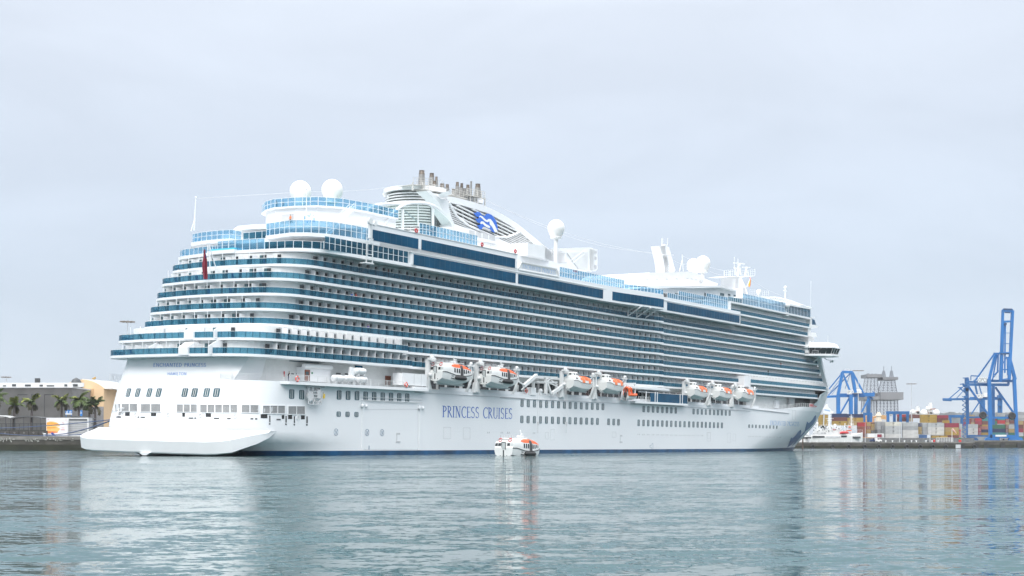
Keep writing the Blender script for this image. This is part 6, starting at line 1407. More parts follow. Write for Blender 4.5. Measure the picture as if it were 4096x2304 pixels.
for p0, p1, n, m, d in (((250, 1152), (436, 1176), 'deck_window_band', DOORG, -4.75), ((462, 1152), (676, 1180), 'deck_window_band', GREYW, -4.75), ((695, 1145), (782, 1170), 'deck_window_band', DOORG, -4.75), ((875, 1160), (1000, 1190), 'bow_opening', DKGREY, -4.2)): vbox(v1, ax, YV, (p0, p1), n, m, d, d+1.2)
for p0, p1, n, m, d in (((255, 1128), (850, 1150), 'upper_deck', BOATW, -4.4), ((300, 1060), (780, 1128), 'deck_house', BOATW, -3.2), ((330, 1005), (700, 1060), 'wheel_house', WHITE, -2.6), ((380, 990), (480, 1030), 'wheel_house_windows', DOORG, -2.75), ((280, 1098), (470, 1126), 'cabin_windows', GREYW, -3.3), ((490, 1080), (560, 1120), 'cabin_windows', OFFW, -3.4), ((820, 985), (945, 1045), 'net_drum', GREYW, -2), ((560, 1045), (615, 1062), 'deck_gear', RED, -3.4), ((820, 1058), (868, 1076), 'deck_gear', ORANGE, -3.2), ((820, 1002), (860, 1018), 'deck_gear', ORANGE, -2.6)): vbox(v1, ax, YV, (p0, p1), n, m, d, 2.5)
p = lambda x, y, yy=0: Vector((A(l7(x, y)[0], l7(x, y)[1], YV).x-ax, yy, A(l7(x, y)[0], l7(x, y)[1], YV).z))
for x, yt, arms in ((534, 805, ((480, 880, 605, 880), (500, 905, 575, 912))), (880, 812, ((850, 850, 905, 856), (860, 960, 912, 965)))):
    q = MB(); q.tube([p(x, 1130), p(x, yt)], [.34, .16], 8)
    for a, b, c, d in arms: q.beam(p(a, b), p(c, d), .22)
    for i in range(9): q.beam(p(x+18, yt+25+i*22), p(x+34, yt+30+i*22), .18)
    for s_ in (-60, 60): q.tube([p(x, yt+10), p(x+s_, 1060)], .04, 4)
    q.build('vessel_mast', WHITE, v1)
q = MB(); rail(q, [p(260, 1126, -4.3), p(800, 1126, -4.3)], 1.4, 3, 1.6, .07); rail(q, [p(330, 1005, -2.6), p(700, 1005, -2.6)], 1.2, 3, 1.6, .06); rail(q, [p(850, 1100, -4.0), p(900, 1092, -3.8), p(1000, 1090, -2.4), p(1055, 1092, -.2)], 1.5, 3, 1.6, .07); q.build('vessel_railing', WHITE, v1)
q = MB(); q.tube([p(672, 1110, -4.6), p(700, 1100, -4.6), p(780, 1098, -4.6), p(815, 1106, -4.6)], [.4, .8, .8, .3], 10); q.build('red_raft', RED, v1)
for x, y, r_ in ((345, 955, .65), (620, 985, .9), (290, 995, .5), (775, 965, .35)): q = MB(); q.sphere(p(x, y, -1), r_, 14, 9); q.tube([p(x, y, -1), p(x, 1060, -1)], .14, 6); q.build('radar_dome', WHITE, v1, True)
q = MB(); rr = random.Random(9)
for i in range(46): x = rr.uniform(270, 810); y = rr.uniform(1000, 1120); w_ = rr.uniform(.2, .8); c = p(x, y, rr.uniform(-3.8, -3.1)); q.box(c.x-w_/2, c.x+w_/2, c.y-.3, c.y+.3, c.z-.2, c.z+rr.uniform(.1, 1.0))
q.build('deck_fittings', OFFW, v1)
q = MB()
for i in range(30): x = rr.uniform(262, 812); y = rr.uniform(1006, 1124); c = p(x, y, rr.uniform(-4.0, -3.3)); q.box(c.x-.2, c.x+.2, c.y-.2, c.y+.2, c.z-.15, c.z+rr.uniform(.1, .6))
q.build('dark_fittings', DKGREY, v1)
v2, ax2, L2 = vessel('fishing_vessel', 'white vessel with a dark window strip, half hidden by the cruise ship bow', *[l7(x, 0)[0] for x in (-160, 235)], YV-12, l7(0, 1165)[1], l7(0, 1130)[1])
ax_, YV_ = ax, YV
vbox(v2, ax2, YV-12, ((60, 1168), (228, 1192)), 'deck_window_band', DOORG, -4.75, -3.5); vbox(v2, ax2, YV-12, ((20, 1060), (205, 1130)), 'deck_house', WHITE, -3, 3); vbox(v2, ax2, YV-12, ((60, 1020), (170, 1060)), 'wheel_house', WHITE, -2.4, 2.4); vbox(v2, ax2, YV-12, ((80, 1030), (160, 1046)), 'wheel_house_windows', DOORG, -2.5, -2)
# white sailing ship's bowsprit and jib boom tip between bow and crane
jb = empty('jib_crane', A(3270, 1740, 850)); tag(jb, 'white crane jib with a pointed tip slanting out beside the bow', 'crane'); a0 = jb.location.copy()
q = MB(); g = lambda x, y: A(*l7(x, y), 850)-a0; q.plate([(g(*t).x, g(*t).z) for t in ((440, 800), (445, 725), (500, 652), (520, 700), (575, 762), (603, 768), (585, 798), (520, 805))], -1, 1); q.build('jib_plate', BOATW, jb)
q = MB(); q.tube([g(500, 650), g(555, 770)], .12, 5); q.beam(g(455, 800), g(440, 1150), .6); q.build('jib_stay', GREYW, jb)
q = MB(); u = 0
for i in range(5): c = g(462+i*18, 742+i*4); q.box(c.x-.4, c.x+.4, -1.06, -1.0, c.z-.35, c.z+.35)
q.build('jib_lettering', LBLUE, jb)
# ---- vehicles on the pier
def vehicle(lab, x0, x1, y0, y1, m, Y, kind='van'):
    a, b = A(*l7(x0, y1), Y), A(*l7(x1, y0), Y); L, h = b.x-a.x, b.z-PZ; o = empty('parked_'+kind, (a.x, Y, PZ)); tag(o, lab, kind)
    prof = {'van': [(0, .35), (0, .9*h), (.08*L, h), (.62*L, h), (.82*L, .62*h), (.98*L, .52*h), (L, .35)], 'truck': [(0, .4), (0, .62*h), (.5*L, .62*h), (.54*L, .95*h), (.72*L, h), (.84*L, .62*h), (L, .55*h), (L, .35)]}[kind]
    q = MB(); q.plate(prof, -1, 1); o2 = q.build('body', m, o)
    q = MB(); q.plate([(.60*L, .6*h), (.60*L, .9*h), (.66*L, .9*h), (.79*L, .62*h)], -1.03, 1.03); q.plate([(.30*L, .6*h), (.30*L, .88*h), (.56*L, .88*h), (.56*L, .6*h)], -1.03, 1.03) if kind == 'van' else None; q.build('window', DOORG, o)
    for f in (.2, .8): q = MB(); q.tube([(f*L, -1.05, .36), (f*L, 1.05, .36)], .36, 12); q.build('wheel', BLACK, o)
vehicle('small white van parked on the pier right of the dark blue car', 1255, 1355, 1180, 1250, BOATW, YP+8)
vehicle('dark blue pickup parked on the pier left of the white van', 1168, 1248, 1182, 1250, mat('dark_blue_car_paint', (.02, .04, .11), .3), YP+9, 'truck')
vehicle('pale blue car parked on the pier near the tall white stack', 2040, 2085, 1222, 1248, mat('pale_blue_car', (.3, .42, .52), .3), YP+9)
q = MB(); x0, x1 = A(l7(2215, 0)[0], 0, YP+4).x, A(l7(2850, 0)[0], 0, YP+4).x; rail(q, [(x0, YP+4, PZ), (A(3812, 0, YP+4).x, YP+4, PZ)], 2.6, 3, .9, .14); tag(q.build('pier_railing', OFFW), 'white barrier railing on the pier near its head', 'railing')
q = MB(); b = A(3808, 1765, YP+10); q.tube([(b.x, YP+10, PZ), (b.x, YP+10, A(0, 1716, YP+10).z)], .16, 8); ws = q.build('windsock', OFFW); tag(ws, 'windsock pole with a limp pale red and white sock', 'windsock')
q = MB(); t = A(3809, 1716, YP+10); e_ = A(3826, 1735, YP+10); q.tube([t, t.lerp(e_, .5), e_], [.62, .42, .2], 10); q.build('sock', mat('sock_faded_red', (.72, .42, .36), .8, var=.15), ws)
for lab, x, m in (('small red drum beside the white railing', 2180, RED), ('red and green navigation lights post at the pier head', 2585, RED)):
    c = A(l7(x, 0)[0], 0, YP+6); q = MB(); q.lathe((c.x, YP+6, PZ), [(.55, 0), (.6, .1), (.6, 1.3), (.2, 1.5)] if x < 2300 else [(.8, 0), (.8, 1.4), (.25, 1.6), (.22, 6.5), (.45, 6.6), (.4, 7.4)], 12); o = q.build('marker_post', m); tag(o, lab, 'marker')
    if x > 2300: q = MB(); q.lathe((c.x, YP+6, PZ), [(.82, 1.5), (.5, 1.6), (.5, 2.6), (.1, 2.7)], 12); q.build('green_lamp', mat('lamp_green', (.02, .2, .05), .5), o)
# ---- terminal ground and wall
TY, TZ0 = 1000.0, 5.4
q2 = quay('terminal_quay', A(3600, 0, TY).x-120, 520, TY, TY+420, TZ0, .8)
for i, x in enumerate((3905, 3945, 4010, 4075)):
    r_ = empty('tyre_fender', (A(x, 0, TY).x, TY-.6, 1.6)); tag(r_, f'dark fender on the far quay, number {i+1} counting right from the pier head'.replace('number 1 counting right from the pier head', 'just right of the pier head').replace('number 2 counting right from the pier head', 'left of the front crane leg').replace('number 3 counting right from the pier head', 'right of the front crane leg').replace('number 4 counting right from the pier head', 'nearest the right edge'), 'fender', 'fenders on the far quay')
    q = MB(); q.loft([[(a, -.3, b) for a, b in ((-1.4, -1.6), (1.4, -1.6), (1.6, 1.8), (-1.6, 1.8))], [(a, .6, b) for a, b in ((-1.4, -1.6), (1.4, -1.6), (1.6, 1.8), (-1.6, 1.8))]], True, True); q.build('fender_block', BLACK, r_)
wl = MB(); wl.box(A(l7(1040, 0)[0], 0, 862).x, A(3893, 0, 862).x, 860, 862, 0, A(0, l7(0, 1182)[1], 862).z); tag(wl.build('yard_wall', mat('yard_wall_grey', (.16, .16, .16), .9, var=.25)), 'low dark grey wall between the pier and the stacked containers', 'wall')
q = MB(); q.box(A(l7(300, 0)[0], 0, 880).x, A(3893, 0, 880).x, 880, 1420, -3, 5.3); q.build('terminal_yard', ASPH, kind='structure')
# ---- containers
CC = {'yellow': (.50, .33, .07), 'brown': (.20, .065, .05), 'brick': (.30, .09, .06), 'red': (.52, .035, .045), 'crimson': (.36, .035, .07), 'navy': (.025, .045, .13), 'blue': (.045, .15, .36), 'grey': (.42, .44, .45), 'light grey': (.56, .58, .58), 'dark grey': (.22, .24, .25), 'white': (.72, .72, .69), 'cream': (.78, .76, .66), 'tan': (.50, .36, .16), 'salmon': (.48, .20, .17), 'teal': (.06, .30, .30), 'green': (.05, .2, .12)}
KM = {k: mat('container_'+k.replace(' ', '_'), tuple(.68*c for c in v), .6, var=.16, scale=.25) for k, v in CC.items()}; EMB = mat('emblem_black', (.03, .03, .03), .6)
def container(x0, x1, z0, z1, Y, col, lab, logo=False, grp=None, depth=2.44):
    o = empty('shipping_container', (x0, Y, z0)); L, h = x1-x0, z1-z0-.06; tag(o, lab, 'container', grp)
    q = MB(); end = L < 4
    n = max(4, int(L/(.56 if not end else .5))); pts = []                       # corrugated side facing the water
    for i in range(n):
        a, b = .12+(L-.24)*i/n, .12+(L-.24)*(i+1)/n; w_ = b-a; pts += [(a, .06), (a+w_*.35, .06), (a+w_*.5, 0), (a+w_*.85, 0)]
    pts += [(L-.12, .06), (L-.12, depth), (.12, depth)]; q.prism(pts, .12, h-.1)
    for x in (0, L-.14): q.box(x, x+.14, -.02, depth+.02, 0, h)
    q.box(.14, L-.14, -.02, depth, 0, .14); q.box(.14, L-.14, -.02, depth, h-.12, h); o2 = q.build('container_box', KM[col], o)
    if end:
        q = MB()
        for x in (L*.22, L*.4, L*.6, L*.78): q.box(x-.04, x+.04, -.07, -.01, .2, h-.2)
        q.build('door_bar', GREYW, o)
    if logo:
        q = MB(); cx = L*.5; s_ = h*.36
        fn = lambda X, Y_, l: (cx+X*s_-s_*.62, -.04-l, h*.5+Y_*s_); text(q, 'M', lambda X, Y_, l: (cx+X*s_*1.7-s_*.6, -.04-l, h*.50+Y_*s_), False); text(q, 'SC', lambda X, Y_, l: (cx+X*s_*1.1-s_*.6, -.04-l, h*.12+Y_*s_*.8), False); q.build('container_emblem', EMB, o)
def stack(place, conv, x0, x1, tops, cols, Y, depth=2.44):
    """one column of containers, top to bottom; tops = photo rows of the edges"""
    n = len(cols); pos = ['topmost'] if n == 1 else ['top one', 'second down', 'third down', 'fourth down', 'fifth down', 'sixth down', 'seventh down'][:n]
    for i, c in enumerate(cols):
        logo = c.endswith('*'); c = c.rstrip('*'); a, b = A(*conv(x0, tops[i+1]), Y), A(*conv(x1, tops[i]), Y)
        lv = '' if n == 1 else ', '+pos[i]+' in'
        container(a.x, b.x, a.z, b.z, Y, c, f"{c} container{' with black emblem' if logo else ''}{lv if lv else ','} {place}", logo, 'stacked containers in the terminal', depth)
Yf, Yb = 900, 960
stack('the yellow stack right behind the bow', l7, 372, 518, [815, 878, 935, 992], ['yellow*', 'yellow*', 'yellow*'], Yf)
stack('the navy-topped stack behind the first mast', l7, 585, 817, [800, 856, 916, 986], ['navy', 'brown', 'yellow*'], Yf)
stack('the navy-topped stack behind the second mast', l7, 822, 1070, [806, 863, 922, 986], ['navy', 'yellow*', 'tan'], Yf)
stack('the narrow stack with a red box on top', l7, 985, 1119, [937, 1000, 1056, 1112, 1172], ['red', 'brick', 'brick', 'brown'], Yf-4)
stack('the narrow stack right of the red box', l7, 1122, 1187, [937, 995, 1048, 1102, 1150], ['yellow', 'brick', 'yellow', 'brown'], Yf)
stack('the short stack left of the grey container ends', l7, 1192, 1282, [938, 958, 1012, 1062, 1112], ['brown', 'yellow', 'tan', 'dark grey'], Yf+4)
stack('the left column of grey container ends', l7, 1286, 1347, [928, 988, 1050, 1112, 1174], ['grey', 'grey', 'dark grey', 'grey'], Yf-2, 9)
stack('the right column of grey container ends', l7, 1350, 1411, [928, 988, 1050, 1112, 1174], ['grey', 'dark grey', 'dark grey', 'grey'], Yf-2, 9)
stack('the tall cream-topped stack', l7, 1416, 1665, [929, 992, 1053, 1117, 1180], ['cream*', 'light grey*', 'light grey*', 'white'], Yf-4)
stack('the plain grey and white stack', l7, 1690, 1930, [937, 997, 1057, 1120, 1182], ['light grey', 'grey', 'white', 'white'], Yf-4)
stack('the dark column right of the plain grey stack', l7, 1940, 1998, [948, 1005, 1062, 1120], ['navy', 'yellow', 'yellow'], Yf, 9)
stack('the grey ends left of the white emblem stack', l7, 2002, 2080, [948, 1010, 1070, 1128], ['light grey', 'grey', 'grey'], Yf-2, 9)
stack('the white stack with three emblems', l7, 2085, 2335, [946, 1010, 1070, 1132], ['light grey*', 'white*', 'white*'], Yf-4)
stack('on the ground below the white emblem stack', l7, 2145, 2390, [1143, 1196], ['yellow*'], Yf-6)
stack('small one with a pale mark on the ground at the wall', l7, 1955, 2068, [1132, 1192], ['blue'], Yf-8)
stack('on the ground left of the grey ends, beside the white hut', l7, 1130, 1225, [1112, 1172], ['white'], Yf-10)
stack('on the ground behind the white hut frame', l7, 1230, 1370, [1120, 1172], ['crimson'], Yf-8)
stack('the yellow stack behind the grey ends', l7, 1968, 2222, [815, 888, 944], ['yellow*', 'yellow*'], Yb)
stack('standing behind the top of the yellow emblem stack', l7, 1850, 1964, [812, 872], ['brown'], Yb+30)
stack('the crimson-topped stack beside the yellow emblem stack', l7, 2226, 2402, [824, 870, 935], ['crimson', 'brown'], Yb)
stack('beside the crimson-topped stack', l7, 2322, 2422, [904, 950], ['yellow'], Yf+6)
stack('the stack under the first yard crane beam', l7, 1610, 1782, [812, 852, 925], ['red', 'brown'], Yb)
stack('the small stack right of the yard crane legs', l7, 1785, 1848, [812, 872, 925], ['brown', 'tan'], Yb)
stack('the crimson-topped stack left of the crane stairs', r8, 1276, 1395, [1080, 1118, 1152, 1186, 1218], ['crimson', 'tan', 'yellow', 'brown'], Yf)
stack('the grey column left of the crane stairs', r8, 1398, 1424, [1086, 1120, 1154, 1188], ['light grey', 'grey', 'grey'], Yf, 9)
stack('the white stack right of the crane stairs', r8, 1484, 1562, [1089, 1123, 1153, 1184], ['light grey', 'white*', 'white*'], 1018)
stack('the red column behind the crane', r8, 1566, 1590, [1122, 1155, 1186], ['red', 'crimson'], 1018, 6)
stack('the salmon-topped stack between the crane legs', r8, 1593, 1656, [1108, 1136, 1163, 1186], ['salmon', 'navy', 'yellow'], 1018)
rr = random.Random(17); x = 1676; k = 0; pal = ['brown', 'brick', 'crimson', 'blue', 'navy', 'teal', 'yellow', 'grey', 'tan', 'red', 'brown', 'crimson', 'green', 'light grey']
while x < 1990:
    w_ = rr.choice((26, 26, 66, 66, 130)); top = rr.choice((1060, 1095)); rows_ = [top]
    while rows_[-1] < 1215: rows_.append(rows_[-1]+34)
    k += 1; nth = ['first', 'second', 'third', 'fourth', 'fifth', 'sixth', 'seventh', 'eighth', 'ninth', 'tenth', 'eleventh', 'twelfth'][k-1]
    stack(f'the {nth} column right of the front crane leg', r8, x, x+w_-2, rows_, [rr.choice(pal) for _ in rows_[:-1]], 1030, 2.44 if w_ > 30 else 6); x += w_
x, k = 1430, 0
while x < 1990:
    w_ = rr.choice((34, 70, 70, 60)); top = rr.choice((990, 1010, 1030)); k += 1
    nth = ['first', 'second', 'third', 'fourth', 'fifth', 'sixth', 'seventh', 'eighth', 'ninth', 'tenth', 'eleventh', 'twelfth', 'thirteenth'][k-1]
    stack(f'the {nth} column of the rear row', r8, x, x+w_-2, [top, top+32, top+64, top+96], [rr.choice(pal) for _ in range(3)], 1090); x += w_+2
stack('the pale stack at the right edge of the picture', r8, 1915, 1975, [984, 1010, 1036, 1060], ['grey', 'light grey', 'grey'], 1060)
# white hut frame
q = MB(); a, b = A(*l7(1142, 1172), 884), A(*l7(1390, 1112), 884); q.box(a.x, b.x, 884, 886, b.z-.5, b.z); 
for xx in (a.x, a.x+5.2, b.x-.8): q.box(xx, xx+(.8 if xx > a.x else 5), 884, 886, a.z, b.z-.5)
tag(q.build('open_hut', BOATW), 'low white open-fronted hut at the foot of the grey container ends', 'hut')
# ---- blue cranes
CB1 = mat('crane_blue', (.006, .15, .44), .5, var=.12, scale=.1); CB2 = mat('crane_blue_deep', (.010, .12, .33), .6, var=.2, scale=.1); CDK = mat('crane_dark_blue', (.02, .07, .17), .6, var=.2)  # second blue is darker and rougher, mostly for rear members and farther cranes
def crane(name, lab): o = empty(name); tag(o, lab, 'crane'); return o
def B_(q, pts, Y, t, Y2=None):
    p = [A(*r8(*pp), Y if Y2 is None or i == 0 else Y2) for i, pp in enumerate(pts)]
    for a, b in zip(p, p[1:]): q.beam(a, b, t*.86)
def sign(o, conv, x0, x1, y0, y1, Y, s_='OPCS', col=BOATW):
    a, b = A(*conv(x0, y1), Y), A(*conv(x1, y0), Y); q = MB(); q.box(a.x, b.x, Y, Y+.3, a.z, b.z); sg = q.build('sign_panel', col, o); wd = text(MB(), s_, lambda x, y, l: (0, 0, 0), False); q = MB()
    text(q, s_, lambda x, y, l: (a.x+(b.x-a.x)*(.06+.88*x/wd), Y-.03-l, a.z+(b.z-a.z)*(.14+.72*y)), False); q.build('sign_lettering', DKGREY, sg)
Yc, Yd = 1004.0, 1034.0
c1 = crane('ship_to_shore_crane', 'big blue quay crane at the right edge with its boom raised upright')
def part(o, name, m, segs, Y, Y2=None):
    q = MB()
    for pts, t in segs: B_(q, pts, Y, t, Y2)
    return q.build(name, m, o)
part(c1, 'front_leg', CB1, [([(1660, 690), (1672, 1212)], 2.6)], Yc); part(c1, 'front_leg', CB1, [([(1880, 560+130), (1905, 1212)], 2.5), ([(1840, 520), (1852, 560), (1888, 700)], 2.4)], Yc)
part(c1, 'rear_leg', CB2, [([(1463, 680), (1474, 1205)], 2.3)], Yd); part(c1, 'rear_leg', CB2, [([(1696, 750), (1696, 1205)], 2.2)], Yd)
part(c1, 'sill_beam', CB1, [([(1665, 1195), (1905, 1200)], 2.6)], Yc); part(c1, 'sill_beam', CB2, [([(1474, 1190), (1696, 1192)], 1.8)], Yd)
part(c1, 'portal_beam', CB2, [([(1470, 1030), (1670, 1030)], 1.6)], Yd); part(c1, 'portal_beam', CB1, [([(1672, 1033), (1900, 1035)], 1.6)], Yc)
part(c1, 'main_girder', CB2, [([(1465, 718), (1660, 722)], 1.6), ([(1470, 742), (1830, 745)], 2.2), ([(1660, 710), (1890, 712)], 2.0), ([(1830, 700), (1830, 745)], 1.6)], Yc+6)
part(c1, 'apex_frame', CB1, [([(1662, 690), (1715, 475)], 2.0), ([(1700, 470), (1760, 470)], 1.4), ([(1690, 700), (1730, 480)], .9), ([(1740, 470), (1735, 640)], 1.0), ([(1755, 600), (1815, 500)], .8), ([(1700, 660), (1745, 620)], .8)], Yc+3)
part(c1, 'back_stay', CB2, [([(1540, 705), (1704, 474)], 1.2)], Yc+10)
part(c1, 'diagonal_brace', CB1, [([(1476, 755), (1652, 1005)], 1.5)], Yd-8); part(c1, 'diagonal_brace', CB1, [([(1715, 765), (1885, 1005)], 1.4)], Yc+12)
part(c1, 'raised_boom', CB1, [([(1758, 720), (1781, 88)], 1.9), ([(1836, 700), (1866, 92)], 2.2), ([(1775, 700), (1792, 190)], .7), ([(1781, 92), (1866, 94)], 2.6), ([(1770, 190), (1860, 188)], 1.6), ([(1752, 466), (1848, 468)], 1.8), ([(1800, 205), (1795, 640)], .7), ([(1806, 205), (1802, 640)], .5), ([(1770, 610), (1840, 612)], 1.0), ([(1790, 290), (1850, 290)], .4), ([(1785, 382), (1845, 383)], .5), ([(1825, 500), (1828, 660)], 1.6), ([(1760, 700), (1840, 690)], 1.0)], Yc-2)
part(c1, 'boom_head', CDK, [([(1786, 80), (1862, 82)], 1.2), ([(1800, 108), (1845, 110)], 1.2), ([(1795, 205), (1812, 215)], 1.6), ([(1760, 472), (1835, 470)], .9)], Yc-3)
zz = [(1452, 850)]
for i in range(9): zz += [((1425, 1456)[(i+1) % 2] if i % 2 == 0 else 1456, 880+i*38)]
q = MB(); pts = [((1456 if i % 2 else 1424), 845+i*19.5) for i in range(20)]
for a, b in zip(pts, pts[1:]): B_(q, [a, b], Yd-4, .55)
B_(q, [(1460, 845), (1466, 1210)], Yd-4, .4); q.build('zigzag_stair', CB2, c1)
part(c1, 'machinery', CB2, [([(1440, 790), (1475, 790)], 3), ([(1430, 740), (1450, 760)], 1.5), ([(1465, 690), (1465, 800)], 3), ([(1405, 740), (1440, 735)], .8), ([(1400, 770), (1470, 830)], 1.0), ([(1430, 685), (1480, 684)], .7), ([(1500, 665), (1560, 668)], .9), ([(1500, 668), (1500, 705)], .6), ([(1440, 850), (1475, 852)], 1.6), ([(1385, 770), (1430, 765)], .6), ([(1690, 690), (1730, 640)], .6)], Yc+14)
for x, y in ((1606, 1012), (1862, 1018)): c = A(*r8(x, y), Yc-2); q = MB(); torus(q, c, 2.0, .85, (1, 0, 0), (0, 0, 1), 20, 8); q.tube([c+Vector((0, -.5, 0)), c+Vector((0, .5, 0))], 1.5, 16); q.build('cable_reel', BLACK, c1)
sign(c1, r8, 1563, 1650, 677, 724, Yc+2)
for x, Y in ((1685, Yc), (1890, Yc), (1500, Yd), (1696, Yd)):
    q = MB(); c = A(*r8(x, 1222), Y); q.plate([(c.x-5.5, 5.7), (c.x-4.5, 7.4), (c.x-1.5, 8.2), (c.x+1.5, 8.2), (c.x+4.5, 7.4), (c.x+5.5, 5.7)], Y-1, Y+1)
    for i in range(5): q.tube([(c.x-4.4+2.2*i, Y-1.15, 5.95), (c.x-4.4+2.2*i, Y+1.15, 5.95)], .5, 10)
    q.build('bogie', CB1 if Y == Yc else CB2, c1)
q = MB(); a = A(*r8(1765, 1192), Yc-1.5); q.box(a.x-4, a.x+4, a.y, a.y+.1, a.z-.6, a.z+.7); q.build('white_panel', BOATW, c1)
q = MB(); a = A(*r8(1815, 1222), Yc+4); L_ = 8.5
vv = empty('parked_van', (a.x-4.6, Yc+4, 5.45)); tag(vv, 'white van parked under the big blue crane', 'van'); q = MB(); q.plate([(0, .4), (0, 3.2), (.5, 3.6), (6.3, 3.6), (8.2, 2.0), (9.6, 1.7), (9.7, .4)], -1.2, 1.2); q.build('body', BOATW, vv); q = MB(); q.plate([(6.0, 2.0), (6.0, 3.2), (6.6, 3.2), (7.8, 2.05)], -1.23, 1.23); q.build('window', DOORG, vv)
for f in (1.8, 7.8): q = MB(); q.tube([(f, -1.25, .6), (f, 1.25, .6)], .6, 12); q.build('wheel', BLACK, vv)
Y2 = 1060.0
c2 = crane('ship_to_shore_crane', 'left blue quay crane just beyond the bow, its boom lowered to the left')
for x0, y0, x1, y1, t, m, n in ((335, 845, 336, 1010, 3.0, CB1, 'front_leg'), (446, 830, 447, 1010, 3.0, CB1, 'front_leg'), (491, 845, 490, 1010, 2.8, CB2, 'rear_leg'), (604, 830, 601, 1010, 3.0, CB2, 'rear_leg')): part(c2, n, m, [([(x0, y0), (x1, y1)], t)], Y2 if m is CB1 else Y2+25)
part(c2, 'main_girder', CB1, [([(225, 850), (340, 845)], 2.0), ([(335, 828), (575, 828)], 1.5), ([(340, 845), (570, 842)], 2.0), ([(560, 830), (650, 832)], 3.2)], Y2+4)
part(c2, 'apex_frame', CB1, [([(333, 840), (372, 634)], 2.4), ([(368, 632), (462, 634)], 2.2), ([(456, 636), (485, 815)], 2.6), ([(374, 640), (448, 822)], 1.4), ([(463, 636), (561, 825)], 1.4)], Y2)
part(c2, 'back_stay', CB2, [([(370, 640), (240, 800)], 1.0), ([(440, 645), (250, 835)], .9), ([(350, 700), (265, 810)], .35), ([(352, 730), (280, 830)], .3), ([(440, 650), (395, 780)], .4)], Y2+6)
part(c2, 'diagonal_brace', CB1, [([(438, 850), (352, 1000)], 1.3), ([(600, 870), (540, 985)], 1.3)], Y2+3)
part(c2, 'apex_rail', GREYW, [([(395, 606), (432, 606)], .25), ([(395, 606), (395, 630)], .25), ([(432, 606), (432, 630)], .25), ([(402, 624), (430, 624)], 1.2)], Y2)
q = MB(); a, b = A(*r8(470, 818), Y2-1), A(*r8(540, 783), Y2-1); q.loft([[(x, y, z) for x, y in ((a.x, Y2-1), (b.x, Y2-1), (b.x, Y2+8), (a.x, Y2+8))] for z in (a.z, b.z-1)]+[[(x, y, b.z) for x, y in ((a.x+1, Y2), (b.x-1, Y2), (b.x-1, Y2+7), (a.x+1, Y2+7))]], True, True); q.build('machine_house', BOATW, c2)
sign(c2, r8, 413, 456, 790, 827, Y2-1.5)
part(c2, 'trolley_end', CB2, [([(610, 830), (655, 822)], 2.4), ([(600, 838), (640, 870)], 1.5), ([(640, 800), (650, 835)], .7)], Y2+6)
Y3 = 1130.0
c3 = crane('ship_to_shore_crane', 'blue quay crane seen through the big crane, boom lowered far to the left')
part(c3, 'main_girder', CB2, [([(1253, 872), (1780, 868)], 2.0), ([(1490, 856), (1780, 856)], 1.0), ([(1255, 880), (1330, 884)], 1.2)], Y3)
for x, yb in ((1590, 1110), (1612, 1110), (1748, 1080), (1764, 1080)): part(c3, 'crane_leg', CB2, [([(x, 865), (x, yb)], 2.2)], Y3)
part(c3, 'back_stay', CB2, [([(1305, 870), (1480, 720)], .8), ([(1370, 868), (1480, 745)], .6), ([(1320, 862), (1450, 740)], .25), ([(1560, 850), (1530, 700)], 1.4), ([(1600, 850), (1560, 700)], .9)], Y3)
part(c3, 'diagonal_brace', CB2, [([(1575, 895), (1505, 1000)], 1.0)], Y3)
q = MB(); a, b = A(*r8(1610, 852), Y3-2), A(*r8(1676, 815), Y3-2); q.box(a.x, b.x, Y3-2, Y3+6, a.z, b.z); q.build('machine_house', BOATW, c3); sign(c3, r8, 1546, 1604, 828, 862, Y3-3)
part(c3, 'trolley_end', CB2, [([(1735, 850), (1770, 845)], 3), ([(1745, 820), (1755, 845)], .8), ([(1735, 920), (1765, 920)], 1.6)], Y3-2)
def yard_crane(lab, x0, x1, yb, legs, Y, ybot):
    o = crane('yard_crane', lab); part(o, 'top_beam', CB2, [([(x0, yb), (x1, yb)], 2.0), ([(x0, yb+8), (x1, yb+10)], .8)], Y)
    for x in legs: part(o, 'crane_leg', CB2, [([(x, yb), (x, ybot)], 1.9)], Y+(6 if x in legs[1::2] else 0))
yard_crane('low blue yard crane straddling the red containers', 757, 958, 988, (772, 828, 882, 943), 952, 1075); yard_crane('low blue yard crane just right of the left quay crane', 555, 630, 1000, (562, 600, 622), 955, 1072); yard_crane('low blue yard crane half hidden behind the crane stairs', 1305, 1440, 1020, (1318, 1420), 1000, 1110)
